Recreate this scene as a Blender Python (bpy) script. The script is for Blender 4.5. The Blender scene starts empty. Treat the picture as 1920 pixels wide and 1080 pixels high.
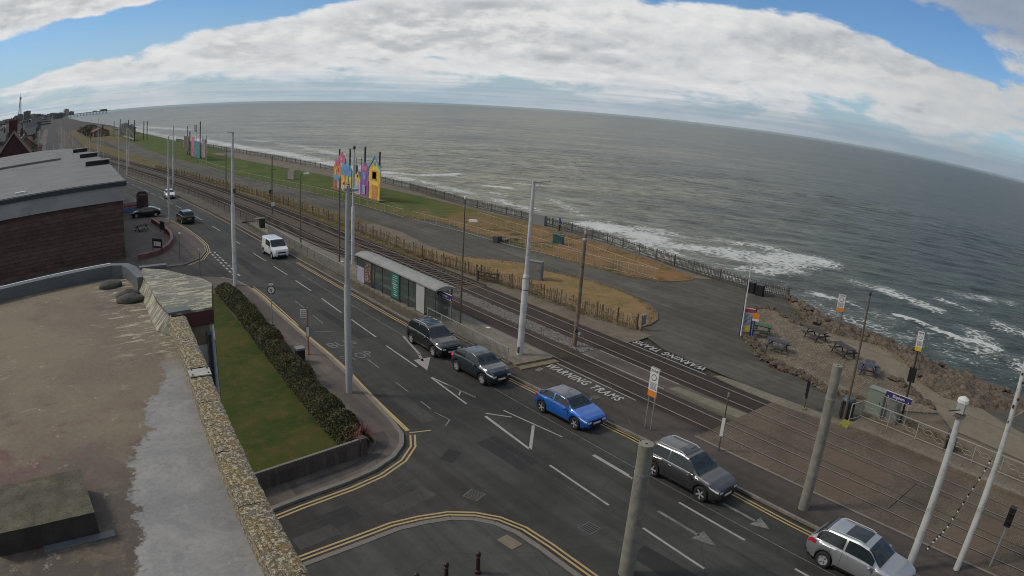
import bpy, bmesh, math, random
import numpy as np
from mathutils import Matrix, Vector
S = bpy.context.scene
C = S.collection
R = math.radians
rnd = random.Random(7)

# ------------------------------------------------------------------ camera
cam = bpy.data.cameras.new('camera')
co = bpy.data.objects.new('camera', cam)
C.objects.link(co)
S.camera = co
cam.type = 'PANO'
cc = cam.cycles if hasattr(cam, 'cycles') and hasattr(cam.cycles, 'panorama_type') else cam
cc.panorama_type = 'FISHEYE_LENS_POLYNOMIAL'          # the wide, barrel-bending lens of the webcam
cc.fisheye_fov = R(180)
cc.fisheye_polynomial_k0 = 0
cc.fisheye_polynomial_k1 = -0.040096647915150996
cc.fisheye_polynomial_k2 = -0.00012120454021443474
cc.fisheye_polynomial_k3 = 1.7530449480551815e-05
cc.fisheye_polynomial_k4 = -7.92361587182588e-07
cam.sensor_width = 36
cam.sensor_height = 20.25
cam.sensor_fit = 'HORIZONTAL'
cam.shift_x = -0.017578
cam.shift_y = 0.0595
cam.clip_start = 0.1
cam.clip_end = 60000
H0 = 16.036
r0 = (0.7725352856825902, -0.6316656506534838, 0.064712735684946)
u0 = (0.14321466423932044, 0.2726224460825009, 0.951402418453313)
b0 = (-0.6186103719807303, -0.7257241264258099, 0.30107424333768196)
co.matrix_world = Matrix(((r0[0], u0[0], b0[0], 0), (r0[1], u0[1], b0[1], 0), (r0[2], u0[2], b0[2], H0), (0, 0, 0, 1)))

# ------------------------------------------------------------------ node maths
class N:
    """a socket with arithmetic"""
    def __init__(s, nt, k): s.nt, s.k = nt, k
    def _m(s, op, *a):
        n = s.nt.nodes.new('ShaderNodeMath'); n.operation = op
        for i, v in enumerate((s,) + a):
            if isinstance(v, N): s.nt.links.new(v.k, n.inputs[i])
            else: n.inputs[i].default_value = v
        return N(s.nt, n.outputs[0])
    def __add__(s, o): return s._m('ADD', o)
    __radd__ = __add__
    def __mul__(s, o): return s._m('MULTIPLY', o)
    __rmul__ = __mul__
    def __sub__(s, o): return s._m('SUBTRACT', o)
    def __rsub__(s, o): return (s * -1.0) + o
    def __truediv__(s, o): return s._m('DIVIDE', o)
    def pw(s, o): return s._m('POWER', o)
    def ab(s): return s._m('ABSOLUTE')
    def mx(s, o): return s._m('MAXIMUM', o)
    def mn(s, o): return s._m('MINIMUM', o)
    def fr(s): return s._m('FRACT')
    def at2(s, o): return s._m('ARCTAN2', o)
    def asin(s): return s._m('ARCSINE')
    def exp(s): return s._m('EXPONENT')
    def sm(s, a, b, lo=0.0, hi=1.0):
        n = s.nt.nodes.new('ShaderNodeMapRange'); n.interpolation_type = 'SMOOTHSTEP'
        s.nt.links.new(s.k, n.inputs['Value'])
        for nm, v in (('From Min', a), ('From Max', b), ('To Min', lo), ('To Max', hi)):
            n.inputs[nm].default_value = v
        return N(s.nt, n.outputs[0])

def vmath(nt, op, a, b):
    n = nt.nodes.new('ShaderNodeVectorMath'); n.operation = op
    nt.links.new(a, n.inputs[0])
    if isinstance(b, tuple): n.inputs[1].default_value = b
    else: nt.links.new(b, n.inputs[1])
    return n.outputs[0]

def sep(nt, v):
    n = nt.nodes.new('ShaderNodeSeparateXYZ'); nt.links.new(v, n.inputs[0])
    return [N(nt, n.outputs[i]) for i in range(3)]

def comb(nt, x, y, z):
    n = nt.nodes.new('ShaderNodeCombineXYZ')
    for i, v in enumerate((x, y, z)):
        if isinstance(v, N): nt.links.new(v.k, n.inputs[i])
        else: n.inputs[i].default_value = v
    return n.outputs[0]

def noise(nt, vec, scale, detail=4.0, rough=0.55, dist=0.0):
    n = nt.nodes.new('ShaderNodeTexNoise')
    n.inputs['Scale'].default_value = scale; n.inputs['Detail'].default_value = detail
    n.inputs['Roughness'].default_value = rough; n.inputs['Distortion'].default_value = dist
    nt.links.new(vec, n.inputs['Vector'])
    return N(nt, n.outputs['Fac'])

def voro(nt, vec, scale, feat='F1'):
    n = nt.nodes.new('ShaderNodeTexVoronoi'); n.feature = feat
    n.inputs['Scale'].default_value = scale
    nt.links.new(vec, n.inputs['Vector'])
    return N(nt, n.outputs['Distance'])

def mixc(nt, f, a, b):
    n = nt.nodes.new('ShaderNodeMix'); n.data_type = 'RGBA'
    if isinstance(f, N): nt.links.new(f.k, n.inputs[0])
    else: n.inputs[0].default_value = f
    for i, v in ((6, a), (7, b)):
        if isinstance(v, tuple): n.inputs[i].default_value = (*v[:3], 1)
        else: nt.links.new(v, n.inputs[i])
    return n.outputs[2]

def bright(nt, col, f):
    n = nt.nodes.new('ShaderNodeVectorMath'); n.operation = 'SCALE'
    if isinstance(col, tuple): n.inputs[0].default_value = col[:3]
    else: nt.links.new(col, n.inputs[0])
    nt.links.new(f.k, n.inputs['Scale'])
    return n.outputs[0]

# ------------------------------------------------------------------ world: Nishita sky with broken cloud
W = bpy.data.worlds.new('World'); S.world = W; W.use_nodes = True
wt = W.node_tree; wt.nodes.clear()
SUN_EL, SUN_AZ = R(42), R(-52)           # azimuth from +Y towards +X
sky = wt.nodes.new('ShaderNodeTexSky'); sky.sky_type = 'NISHITA'; sky.sun_disc = False
sky.sun_elevation = SUN_EL; sky.sun_rotation = SUN_AZ
sky.air_density = 1.0; sky.dust_density = 0.6; sky.ozone_density = 1.5
bg = wt.nodes.new('ShaderNodeBackground'); bg.inputs[1].default_value = 0.1
wo = wt.nodes.new('ShaderNodeOutputWorld')
tcw = wt.nodes.new('ShaderNodeTexCoord')
dv = tcw.outputs['Generated']
dx, dy, dz = sep(wt, dv)
az = dx.at2(dy) * (180 / math.pi)
el = dz.mx(-0.2).asin() * (180 / math.pi)
zc = dz.mx(0.0) + 0.035
# puffy cloud in (azimuth, elevation), warped; flatter towards the horizon
els = (el.mx(0.0) + 1.2).pw(.62) * 3.0
cvec = comb(wt, az * 0.115, els * 0.33, 1.7)
n1 = noise(wt, cvec, 1.0, 9.0, 0.56, 0.15)
nb = noise(wt, comb(wt, az * 0.03, els * 0.16, 5.0), 1.0, 3.0, 0.5)
n3 = noise(wt, comb(wt, az * 0.115 + 0.05, els * 0.33 - 0.15, 1.7), 1.0, 9.0, 0.56, 0.15)
fluff = noise(wt, comb(wt, az * 0.36, els * 0.85, 7.0), 1.0, 7.0, 0.62, 0.2)
def lobe(a0, e0, wa, we, tilt=0.0):
    u = (az - a0) * (1.0 / wa)
    v = (el - e0 - (az - a0) * tilt) * (1.0 / we)
    return ((u * u + v * v) * -1.0).exp()
gap = lobe(4, 6.3, 11, 2.2, 0.07) * 1.35 + lobe(18, 7.8, 7, 1.3, 0.12) * 1.3 + lobe(-4, 4.2, 6.5, 1.4, 0.12) * 0.8 \
    + lobe(57, 11.2, 17, 1.9, 0.0) * 1.4 + lobe(72, 9.0, 7, 1.7, -0.26) * 1.3 + lobe(33, 9.2, 6, 0.7, 0.1) * 0.6 \
    + lobe(31, 3.6, 3, 0.35, 0.0) * 0.45 + lobe(12, 16.0, 26, 4.0, 0.0) * 0.4 + lobe(150, 30, 30, 14) * 0.6 + lobe(-90, 50, 40, 14) * 0.6
fill = lobe(40, 6.0, 34, 3.0, 0.04) * 0.22 + lobe(-3, 8.8, 9, 1.6, 0.0) * 0.35 + lobe(7, 9.0, 7, 1.2, 0.1) * 0.25 + lobe(80, 13.5, 8, 2.2, 0.0) * 0.32
wisp = noise(wt, comb(wt, az * 0.16 + els * 0.05, els * 0.62, 12.0), 1.0, 9.0, 0.66, 0.5)
cov = n1 * 0.70 + nb * 0.30 + 0.105 + fill - gap * 0.34 + (fluff - 0.5) * 0.16 + (wisp - 0.5) * 0.26 - el.sm(4.2, 0.6) * 0.085
mask = cov.sm(0.485, 0.60)
lit = (n1 - n3) * 2.6 + 0.50 + (fluff - 0.5) * 0.9              # sun-side minus shadow-side
thick = cov.sm(0.56, 0.86)
base_ = mixc(wt, thick * 0.9, (7.0, 7.15, 7.3), (4.7, 4.9, 5.15))
cloud = mixc(wt, lit.sm(0.30, 0.85) * 0.85, base_, (8.1, 8.05, 7.9))
cloud = mixc(wt, lit.sm(0.42, 0.05) * 0.75, cloud, (3.9, 4.15, 4.5))
cloud = mixc(wt, az.sm(50, 88) * 0.62, cloud, (3.6, 3.85, 4.1))
cloud = mixc(wt, (az.sm(60, 74) * el.sm(9.5, 11.5)) * 0.7, cloud, (2.0, 2.75, 4.0))
skyb = vmath(wt, 'MULTIPLY', sky.outputs[0], (0.56, 0.80, 1.08))
skyb = mixc(wt, el.sm(2.0, 9.0, 0.35, 0.0), skyb, (4.6, 5.8, 6.9))
c1 = mixc(wt, mask, skyb, cloud)
streak = noise(wt, comb(wt, az * 0.05, el * 2.6, 9.0), 1.0, 5.0, 0.6, 0.3)
hz = mixc(wt, streak.sm(0.40, 0.60), (3.7, 4.9, 5.9), (5.6, 6.2, 6.5))
hz = mixc(wt, az.sm(25, 80), hz, (2.55, 3.25, 3.95))
lowhaze = (el + (streak - 0.5) * 2.2).sm(0.3, 3.0, 1.0, 0.0)
c2 = mixc(wt, lowhaze * 0.82, c1, hz)
wt.links.new(c2, bg.inputs[0])
wt.links.new(bg.outputs[0], wo.inputs[0])

# ------------------------------------------------------------------ sun (veiled)
sl = bpy.data.lights.new('sun', 'SUN'); sl.energy = 1.9; sl.angle = R(11); sl.color = (1.0, 0.93, 0.80)
so = bpy.data.objects.new('sun', sl); C.objects.link(so)
sd = Vector((math.sin(SUN_AZ) * math.cos(SUN_EL), math.cos(SUN_AZ) * math.cos(SUN_EL), math.sin(SUN_EL)))
so.rotation_euler = sd.to_track_quat('Z', 'Y').to_euler()
S.view_settings.view_transform = 'Standard'; S.view_settings.look = 'None'
S.view_settings.exposure = 0.0; S.view_settings.gamma = 1.0; S.view_settings.use_curve_mapping = False
S.cycles.use_denoising = True
S.cycles.filter_width = 1.0

# ------------------------------------------------------------------ mesh kit
class MB:
    def __init__(s): s.v, s.f = [], []
    def add(s, vs, fs):
        o = len(s.v); s.v += [tuple(p) for p in vs]; s.f += [tuple(i + o for i in q) for q in fs]; return s
    def box(s, c, d, rz=0.0, m=None):
        x, y, z = d[0] / 2, d[1] / 2, d[2] / 2
        ca, sa = math.cos(rz), math.sin(rz)
        vs = []
        for i in (-1, 1):
            for j in (-1, 1):
                for k in (-1, 1):
                    p = Vector((i * x, j * y, k * z))
                    if m is not None: p = m @ p
                    vs.append((c[0] + p.x * ca - p.y * sa, c[1] + p.x * sa + p.y * ca, c[2] + p.z))
        return s.add(vs, [(0, 1, 3, 2), (4, 6, 7, 5), (0, 4, 5, 1), (2, 3, 7, 6), (0, 2, 6, 4), (1, 5, 7, 3)])
    def bar(s, a, b, w, h=None):
        """rectangular bar between two points"""
        h = h or w; a, b = Vector(a), Vector(b); d = (b - a)
        q = d.to_track_quat('X', 'Z').to_matrix()
        m = (a + b) / 2; L = d.length / 2
        vs = [m + q @ Vector((i * L, j * w / 2, k * h / 2)) for i in (-1, 1) for j in (-1, 1) for k in (-1, 1)]
        return s.add(vs, [(0, 1, 3, 2), (4, 6, 7, 5), (0, 4, 5, 1), (2, 3, 7, 6), (0, 2, 6, 4), (1, 5, 7, 3)])
    def tube(s, pts, r, n=8, cap=True):
        pts = [Vector(p) for p in pts]
        rr = r if isinstance(r, (list, tuple)) else [r] * len(pts)
        o = len(s.v); ref = None
        for i, p in enumerate(pts):
            t = (pts[min(i + 1, len(pts) - 1)] - pts[max(i - 1, 0)]).normalized()
            if ref is None: ref = Vector((1, 0, 0)) if abs(t.x) < .9 else Vector((0, 1, 0))
            a = t.cross(ref).normalized(); b = t.cross(a).normalized(); ref = -t.cross(a).cross(t) if False else ref
            for k in range(n):
                an = 2 * math.pi * k / n
                s.v.append(tuple(p + (a * math.cos(an) + b * math.sin(an)) * rr[i]))
        for i in range(len(pts) - 1):
            for k in range(n):
                a0, a1 = o + i * n + k, o + i * n + (k + 1) % n
                s.f.append((a0, a1, a1 + n, a0 + n))
        if cap:
            s.f.append(tuple(o + k for k in range(n))[::-1]); s.f.append(tuple(o + (len(pts) - 1) * n + k for k in range(n)))
        return s
    def lathe(s, prof, n=12, c=(0, 0, 0), cap=True):
        """profile of (r, z) about the z axis"""
        o = len(s.v)
        for r, z in prof:
            for k in range(n):
                a = 2 * math.pi * k / n
                s.v.append((c[0] + r * math.cos(a), c[1] + r * math.sin(a), c[2] + z))
        for i in range(len(prof) - 1):
            for k in range(n):
                a0, a1 = o + i * n + k, o + i * n + (k + 1) % n
                s.f.append((a0, a1, a1 + n, a0 + n))
        if cap: s.f.append(tuple(o + k for k in range(n))[::-1]); s.f.append(tuple(o + (len(prof) - 1) * n + k for k in range(n)))
        return s
    def prism(s, poly, z0, z1):
        a = sum(poly[i][0] * poly[(i + 1) % len(poly)][1] - poly[(i + 1) % len(poly)][0] * poly[i][1] for i in range(len(poly)))
        if a < 0: poly = poly[::-1]
        n = len(poly); o = len(s.v)
        s.v += [(x, y, z0) for x, y in poly] + [(x, y, z1) for x, y in poly]
        s.f.append(tuple(o + i for i in range(n))[::-1]); s.f.append(tuple(o + n + i for i in range(n)))
        for i in range(n):
            j = (i + 1) % n; s.f.append((o + i, o + j, o + n + j, o + n + i))
        return s
    def sheet(s, poly, z):
        a = sum(poly[i][0] * poly[(i + 1) % len(poly)][1] - poly[(i + 1) % len(poly)][0] * poly[i][1] for i in range(len(poly)))
        if a < 0: poly = poly[::-1]
        return s.add([(x, y, z) for x, y in poly], [tuple(range(len(poly)))])
    def strip(s, L, Rr, z0, z1=None):
        """band between two point lists; with z1 it gets sides"""
        n = len(L); o = len(s.v); zt = z0 if z1 is None else z1
        s.v += [(x, y, zt) for x, y in L] + [(x, y, zt) for x, y in Rr]
        for i in range(n - 1):
            q = (o + i, o + n + i, o + n + i + 1, o + i + 1)
            (x0, y0), (x1, y1), (x2, y2) = L[i], Rr[i], Rr[i + 1]
            if (x1 - x0) * (y2 - y0) - (x2 - x0) * (y1 - y0) < 0: q = q[::-1]
            s.f.append(q)
        if z1 is not None:
            o2 = len(s.v); s.v += [(x, y, z0) for x, y in L] + [(x, y, z0) for x, y in Rr]
            for i in range(n - 1):
                s.f.append((o + i, o + i + 1, o2 + i + 1, o2 + i)); s.f.append((o + n + i + 1, o + n + i, o2 + n + i, o2 + n + i + 1))
            s.f.append((o, o2, o2 + n, o + n)); s.f.append((o + n - 1, o + 2 * n - 1, o2 + 2 * n - 1, o2 + n - 1))
        return s

def mesh_of(name, mb, mat, smooth=False):
    me = bpy.data.meshes.new(name); me.from_pydata(mb.v, [], mb.f)
    if mat is not None: me.materials.append(mat)
    if smooth:
        me.polygons.foreach_set('use_smooth', [True] * len(me.polygons))
    me.update(); return me

def obj(name, mb, mat, parent=None, smooth=False, **kw):
    me = mb if isinstance(mb, bpy.types.Mesh) else mesh_of(name, mb, mat, smooth)
    o = bpy.data.objects.new(name, me); C.objects.link(o)
    if parent is not None: o.parent = parent
    for k, v in kw.items(): o[k] = v
    return o

def smart(o, ang=35):
    """smooth shading with sharp edges kept"""
    me = o.data
    me.polygons.foreach_set('use_smooth', [True] * len(me.polygons))
    try: me.set_sharp_from_angle(angle=R(ang))
    except Exception: pass
    return o

def thing(name, label, cat, loc=(0, 0, 0), rz=0.0, group=None):
    o = bpy.data.objects.new(name, None); C.objects.link(o); o.empty_display_size = .3
    o.location = loc; o.rotation_euler = (0, 0, rz)
    o['label'] = label; o['category'] = cat
    if group: o['group'] = group
    return o

def tag(o, label, cat, group=None):
    o['label'] = label; o['category'] = cat
    if group: o['group'] = group
    return o

def dup(o, loc=None, rz=None, label=None, parent=None):
    c = o.copy(); C.objects.link(c)
    if parent is not None: c.parent = parent
    if loc is not None: c.location = loc
    if rz is not None: c.rotation_euler = (0, 0, rz)
    if label: c['label'] = label
    for ch in list(o.children): dup(ch, parent=c)
    return c

def text_mesh(txt, size, mat, name='lettering', ext=0.0, bold=0.0, align='CENTER', sx=1.0, sp=1.0):
    cu = bpy.data.curves.new('t', 'FONT'); cu.body = txt; cu.space_character = sp; cu.size = size; cu.extrude = ext; cu.offset = bold
    cu.align_x = align; cu.align_y = 'CENTER'; cu.resolution_u = 3
    to = bpy.data.objects.new('t', cu); C.objects.link(to); bpy.context.view_layer.update()
    dg = bpy.context.evaluated_depsgraph_get()
    me = bpy.data.meshes.new_from_object(to.evaluated_get(dg)); me.name = name
    bpy.data.objects.remove(to); bpy.data.curves.remove(cu)
    me.materials.clear(); me.materials.append(mat)
    if sx != 1.0:
        for v in me.vertices: v.co.x *= sx
    return me

# ------------------------------------------------------------------ materials
def newmat(name):
    m = bpy.data.materials.new(name); m.use_nodes = True
    nt = m.node_tree; p = nt.nodes['Principled BSDF']
    tc = nt.nodes.new('ShaderNodeTexCoord')
    return m, nt, p, tc.outputs['Object']

def bump(nt, p, h, strength=.4, dist=.02):
    b = nt.nodes.new('ShaderNodeBump'); b.inputs['Strength'].default_value = strength; b.inputs['Distance'].default_value = dist
    nt.links.new(h.k, b.inputs['Height']); nt.links.new(b.outputs[0], p.inputs['Normal'])

def mat(name, col, rough=.8, var=.12, sc=1.2, metal=0.0, bmp=0.0, bsc=30.0, spec=.4, coat=0.0, dirt=None, dsc=.8, emis=0.0, rv=0.0):
    m, nt, p, v = newmat(name)
    if rv:
        oi_ = nt.nodes.new('ShaderNodeObjectInfo'); rnd_ = N(nt, oi_.outputs['Random'])
        v = vmath(nt, 'ADD', v, comb(nt, rnd_ * 37.0, rnd_ * 91.0, rnd_ * 13.0))
    p.inputs['Roughness'].default_value = rough; p.inputs['Metallic'].default_value = metal
    p.inputs['Specular IOR Level'].default_value = spec
    if coat: p.inputs['Coat Weight'].default_value = coat; p.inputs['Coat Roughness'].default_value = .04
    a = noise(nt, v, sc, 5.0); b = noise(nt, v, sc * 14, 4.0, .65)
    f = (a * 0.6 + b * 0.4).sm(.3, .7, 1 - var, 1 + var)
    if rv: f = f * ((rnd_ * (2 * rv)) + (1 - rv))
    c = bright(nt, tuple(col), f)
    if dirt is not None:
        d = noise(nt, v, dsc, 7.0, .7).sm(.5, .68)
        c = mixc(nt, d, c, tuple(dirt))
    nt.links.new(c, p.inputs['Base Color'])
    if bmp: bump(nt, p, noise(nt, v, bsc, 4.0, .6), bmp, .02)
    if emis:
        p.inputs['Emission Color'].default_value = (*col, 1); p.inputs['Emission Strength'].default_value = emis
    return m

def asphalt(name, col, patch=.25, warm=(1, 1, 1)):
    m, nt, p, v = newmat(name)
    p.inputs['Roughness'].default_value = .87; p.inputs['Specular IOR Level'].default_value = .3
    big = noise(nt, v, .12, 5.0, .6, .5).sm(.3, .7, 1 - patch, 1 + patch)
    mid = noise(nt, v, 1.1, 6.0, .65).sm(.3, .7, .88, 1.12)
    x, y, z = sep(nt, v)
    lane = noise(nt, comb(nt, x * 1.3, y * .03, 0.0), 1.0, 4.0).sm(.35, .65, .82, 1.18)
    fine = noise(nt, v, 38, 3.0, .8).sm(.3, .7, .72, 1.28)
    c = bright(nt, tuple(col), big * mid * lane * fine)
    spots = voro(nt, v, .9).sm(.03, .06, 1.0, 0.0)
    c = mixc(nt, spots * .35, c, tuple(k * .5 for k in col))
    crk = voro(nt, vmath(nt, 'ADD', v, (3., 1., 0.)), .22, 'DISTANCE_TO_EDGE').sm(0.0, .012, 1.0, 0.0)
    c = mixc(nt, crk * .35, c, tuple(k * .55 for k in col))
    nt.links.new(c, p.inputs['Base Color'])
    bump(nt, p, fine, .25, .01)
    return m

def grass(name, a, b, c3, sc=.5, fine=26.0):
    m, nt, p, v = newmat(name)
    p.inputs['Roughness'].default_value = .95; p.inputs['Specular IOR Level'].default_value = .15
    n_a = noise(nt, v, sc, 6.0, .6, .4).sm(.38, .62)
    n_b = noise(nt, v, sc * 4.5, 6.0, .7).sm(.45, .7)
    n_c = noise(nt, v, fine, 4.0, .7).sm(.25, .75, .6, 1.4)
    c = mixc(nt, n_a, tuple(a), tuple(b)); c = mixc(nt, n_b * .8, c, tuple(c3))
    nt.links.new(bright(nt, c, n_c), p.inputs['Base Color'])
    bump(nt, p, noise(nt, v, fine, 4.0, .7), .7, .06)
    return m

def pavers(name, col, bx=.2, by=.1, gap=.06, var=.25, mortar=.55, big=.2, tint=None):
    m, nt, p, v = newmat(name)
    p.inputs['Roughness'].default_value = .88
    br = nt.nodes.new('ShaderNodeTexBrick'); nt.links.new(v, br.inputs['Vector'])
    br.inputs['Scale'].default_value = 1.0; br.inputs['Brick Width'].default_value = bx; br.inputs['Row Height'].default_value = by
    br.inputs['Mortar Size'].default_value = min(bx, by) * gap
    br.inputs['Color1'].default_value = (*[k * (1 - var) for k in col], 1); br.inputs['Color2'].default_value = (*[k * (1 + var) for k in col], 1)
    br.inputs['Mortar'].default_value = (*[k * mortar for k in col], 1)
    f = noise(nt, v, .35, 6.0, .65).sm(.3, .7, 1 - big, 1 + big) * noise(nt, v, 9, 4.0, .7).sm(.3, .7, .85, 1.15)
    c = bright(nt, br.outputs['Color'], f)
    if tint: c = mixc(nt, noise(nt, v, .22, 4.0).sm(.45, .6) * .6, c, tuple(tint))
    nt.links.new(c, p.inputs['Base Color'])
    bump(nt, p, N(nt, br.outputs['Fac']) * -1.0, .4, .01)
    return m

def paint(name, col, worn=.45, rough=.7):
    """road paint worn through to the asphalt"""
    m, nt, p, v = newmat(name)
    p.inputs['Roughness'].default_value = rough
    w = (noise(nt, v, 16, 5.0, .75) * .65 + noise(nt, v, 1.3, 3.0) * .35).sm(worn - .08, worn + .08)
    nt.links.new(mixc(nt, w, (.07, .068, .062), tuple(col)), p.inputs['Base Color'])
    return m

M = {}
M['road'] = asphalt('road_asphalt', (.041, .0395, .035), .26)
M['road_old'] = asphalt('side_road_asphalt', (.038, .0355, .031), .32)
M['path'] = asphalt('path_asphalt', (.072, .065, .050), .25)
M['crossing'] = asphalt('crossing_asphalt', (.054, .044, .036), .2)
M['pave'] = asphalt('pavement_asphalt', (.098, .080, .066), .18)
M['pave_dark'] = asphalt('dark_pavement', (.052, .050, .046), .2)
M['prom_slab'] = pavers('promenade_paving', (.125, .098, .068), .9, .6, .03, .08, .7, .2)
M['platform'] = pavers('platform_paving', (.150, .128, .092), .45, .45, .04, .1, .7, .18)
M['tram_pave'] = pavers('tramway_setts', (.096, .073, .047), .22, .11, .1, .16, .6, .26, (.105, .066, .044))
M['brown_strip'] = pavers('weedy_sett_strip', (.082, .067, .046), .22, .11, .1, .2, .55, .35, (.06, .055, .032))
M['bed'] = asphalt('rubber_track_bed', (.037, .026, .018), .18)
M['kerb'] = mat('kerb_stone', (.16, .14, .118), .85, .2, 1.5, bmp=.2)
M['white'] = paint('white_road_paint', (.29, .28, .26), .425)
M['faded'] = paint('faded_road_paint', (.18, .175, .165), .50)
M['yellow'] = paint('yellow_road_paint', (.36, .25, .10), .38)
M['ballast'] = None
M['earth'] = mat('bare_earth', (.040, .034, .025), .95, .3, .6, bmp=.5, bsc=8)
M['lawn'] = grass('lawn_grass', (.030, .050, .007), (.058, .062, .012), (.098, .066, .020), .28)
M['drygrass'] = grass('dry_grass', (.225, .145, .064), (.155, .115, .048), (.27, .18, .085), .4)
M['vergegrass'] = grass('verge_grass', (.120, .092, .042), (.082, .076, .028), (.185, .128, .062), .25)
M['promgrass'] = grass('promenade_grass', (.042, .066, .014), (.050, .073, .017), (.075, .080, .024), .08, 18.)
M['galv'] = mat('galvanised_steel', (.27, .275, .265), .5, .15, 2, metal=.3)
M['polewhite'] = mat('pale_painted_pole', (.44, .44, .42), .6, .12, 1.5, dirt=(.25, .24, .21), dsc=1.2)
M['polegrey'] = mat('grey_painted_pole', (.30, .31, .30), .55, .12, 1.5)
M['concrete_pole'] = mat('concrete_pole', (.20, .19, .155), .9, .2, 2.5, bmp=.3, dirt=(.13, .125, .10), dsc=1.4)
M['rustpole'] = mat('rusty_pole', (.16, .11, .07), .85, .3, 3, dirt=(.28, .24, .19), dsc=2.0)
M['darkpole'] = mat('dark_metal', (.035, .035, .037), .5, .2, 3)
M['brownpole'] = mat('brown_pole', (.105, .08, .058), .7, .25, 3)
M['wood'] = mat('weathered_timber', (.175, .130, .082), .92, .35, 4, bmp=.4, dirt=(.09, .07, .05), rv=.45)
M['woodgrey'] = mat('grey_timber', (.075, .068, .058), .92, .3, 4, bmp=.3, dirt=(.15, .14, .12))
M['rail_steel'] = mat('rail_steel', (.22, .20, .175), .5, .1, 3, metal=.4)
M['rail_worn'] = mat('sunk_rail', (.200, .175, .140), .6, .2, 3, metal=.2)
M['groove'] = mat('dark_groove', (.012, .010, .009), .8)
M['sleeper'] = mat('sleeper', (.066, .049, .037), .95, .3, 2.5, bmp=.4)
M['black'] = mat('black_plastic', (.012, .012, .013), .5, .2, 3)
M['rubber'] = mat('tyre_rubber', (.018, .018, .018), .85)
M['rim'] = mat('alloy_rim', (.40, .40, .41), .35, .1, 5, metal=.25)
M['glass'] = mat('car_glass', (.014, .020, .022), .08, .3, 3, spec=.6)
M['lampwhite'] = mat('headlamp_lens', (.6, .62, .62), .12, .2, 20, spec=.9, coat=.8)
M['red_lens'] = mat('red_lens', (.35, .012, .02), .2, .2, 15, coat=.6)
M['red_lit'] = mat('lit_red_lens', (.55, .02, .04), .25, .1, 15, emis=.7)
M['plate'] = mat('number_plate', (.55, .55, .50), .5, .15, 30)
M['signwhite'] = mat('sign_white', (.55, .54, .51), .5, .06, 5)
M['signorange'] = mat('sign_orange', (.60, .19, .02), .5, .1, 5)
M['signyellow'] = mat('sign_yellow', (.52, .38, .03), .5, .1, 5)
M['signpurple'] = mat('name_board_purple', (.030, .022, .10), .5, .1, 5)
M['ink'] = mat('sign_ink', (.015, .015, .016), .6)
M['trim'] = mat('chrome_trim', (.55, .55, .56), .2, .05, 3, metal=.9)
def carpaint(name, col, metal=.35):
    return mat(name, col, .32, .04, 2, metal=metal, spec=.5, coat=.9)
# ================================================================== SETTING
def bend(y):
    t = min(1, max(0, (y - 80) / 260.0)); return -20.0 * t * t * (3 - 2 * t)
def lerp_pts(pts, y):
    if y <= pts[0][0]: return pts[0][1]
    for (a, b), (c, d) in zip(pts, pts[1:]):
        if y <= c: return b + (d - b) * (y - a) / (c - a)
    return pts[-1][1]
def yrange(y0, y1):
    ys = [y0]; st = 4 if y0 < 90 else 10
    y = y0
    while y < y1:
        y = min(y1, y + (4 if y < 120 else 12 if y < 400 else 80)); ys.append(y)
    return ys
def ribbon(mb, xl, xr, y0, y1, z0, z1=None, b=True):
    f = lambda s, y: (s(y) if callable(s) else s) + (bend(y) if b else 0)
    ys = yrange(y0, y1)
    return mb.strip([(f(xl, y), y) for y in ys], [(f(xr, y), y) for y in ys], z0, z1)

COAST = [(-200, 46), (-20, 50), (3, 54.5), (10, 55.0), (17, 55.9), (22, 57.2), (25, 57.6), (29, 59.4), (32.5, 60.6), (45, 60.3), (60, 62.0), (70, 62.8),
         (90, 62.4), (120, 64), (170, 63), (217, 60.5), (300, 58), (400, 59), (560, 62), (700, 64), (1200, 58), (2500, 66), (4600, 120)]
coast = lambda y: lerp_pts(COAST, y)
cys = [c[0] for c in COAST]
# land sheet
g = MB(); poly = [(coast(y), y) for y in cys] + [(-9000, 4600), (-9000, -200)]
L = [(-9000, y) for y in cys]; Rr = [(coast(y), y) for y in cys]
g.strip(L, Rr, -.05)
obj('ground', g, M['earth'], kind='structure')
# cliff face to the sea wall
g = MB(); ys = sorted(set(cys + list(range(-20, 320, 6))))
prev = None
for y in ys:
    o = len(g.v); cx = coast(y)
    for dx_, z in ((0, -.05), (1.2, -.9), (4, -3.5), (7, -6.5), (9.5, -9.5), (12, -12.0), (12.4, -16.0)):
        g.v.append((cx + dx_ + (rnd.uniform(-.5, .5) if 0 < dx_ < 12 else 0), y, z + (rnd.uniform(-.4, .4) if 0 < dx_ < 12 else 0)))
    if prev is not None:
        for k in range(6): g.f.append((prev + k, prev + k + 1, o + k + 1, o + k))
    prev = o
M['cliff'] = mat('cliff_rock', (.11, .082, .058), .95, .35, .5, bmp=.8, bsc=3, dirt=(.06, .055, .025), dsc=.4)
smart(obj('cliff', g, M['cliff'], kind='structure'), 30)

# main road and side roads, one level
g = MB(); g.sheet([(-160, -60), (25.1, -60), (25.1, 90), (-160, 90)], 0.0)
ribbon(g, 14.5, 25.0, 90, 2900, 0.0)
obj('road', g, M['road'], kind='structure')
g = MB(); g.sheet([(-60, 20.2), (8, 20.2), (13.5, 19.5), (15.0, 17.0), (15.6, 15), (16.2, 28.0), (14.5, 25.1), (9, 23.9), (-60, 20.5 + 2.0)], .004)
obj('side_road', g, M['road_old'], kind='structure')
g = MB(); g.sheet([(-60, 66), (13.8, 64.5), (17.3, 59.5), (18.0, 75), (15.2, 70.5), (11.8, 69.3), (-60, 72)], .004)
obj('side_road', g, M['road_old'], kind='structure')

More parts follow.
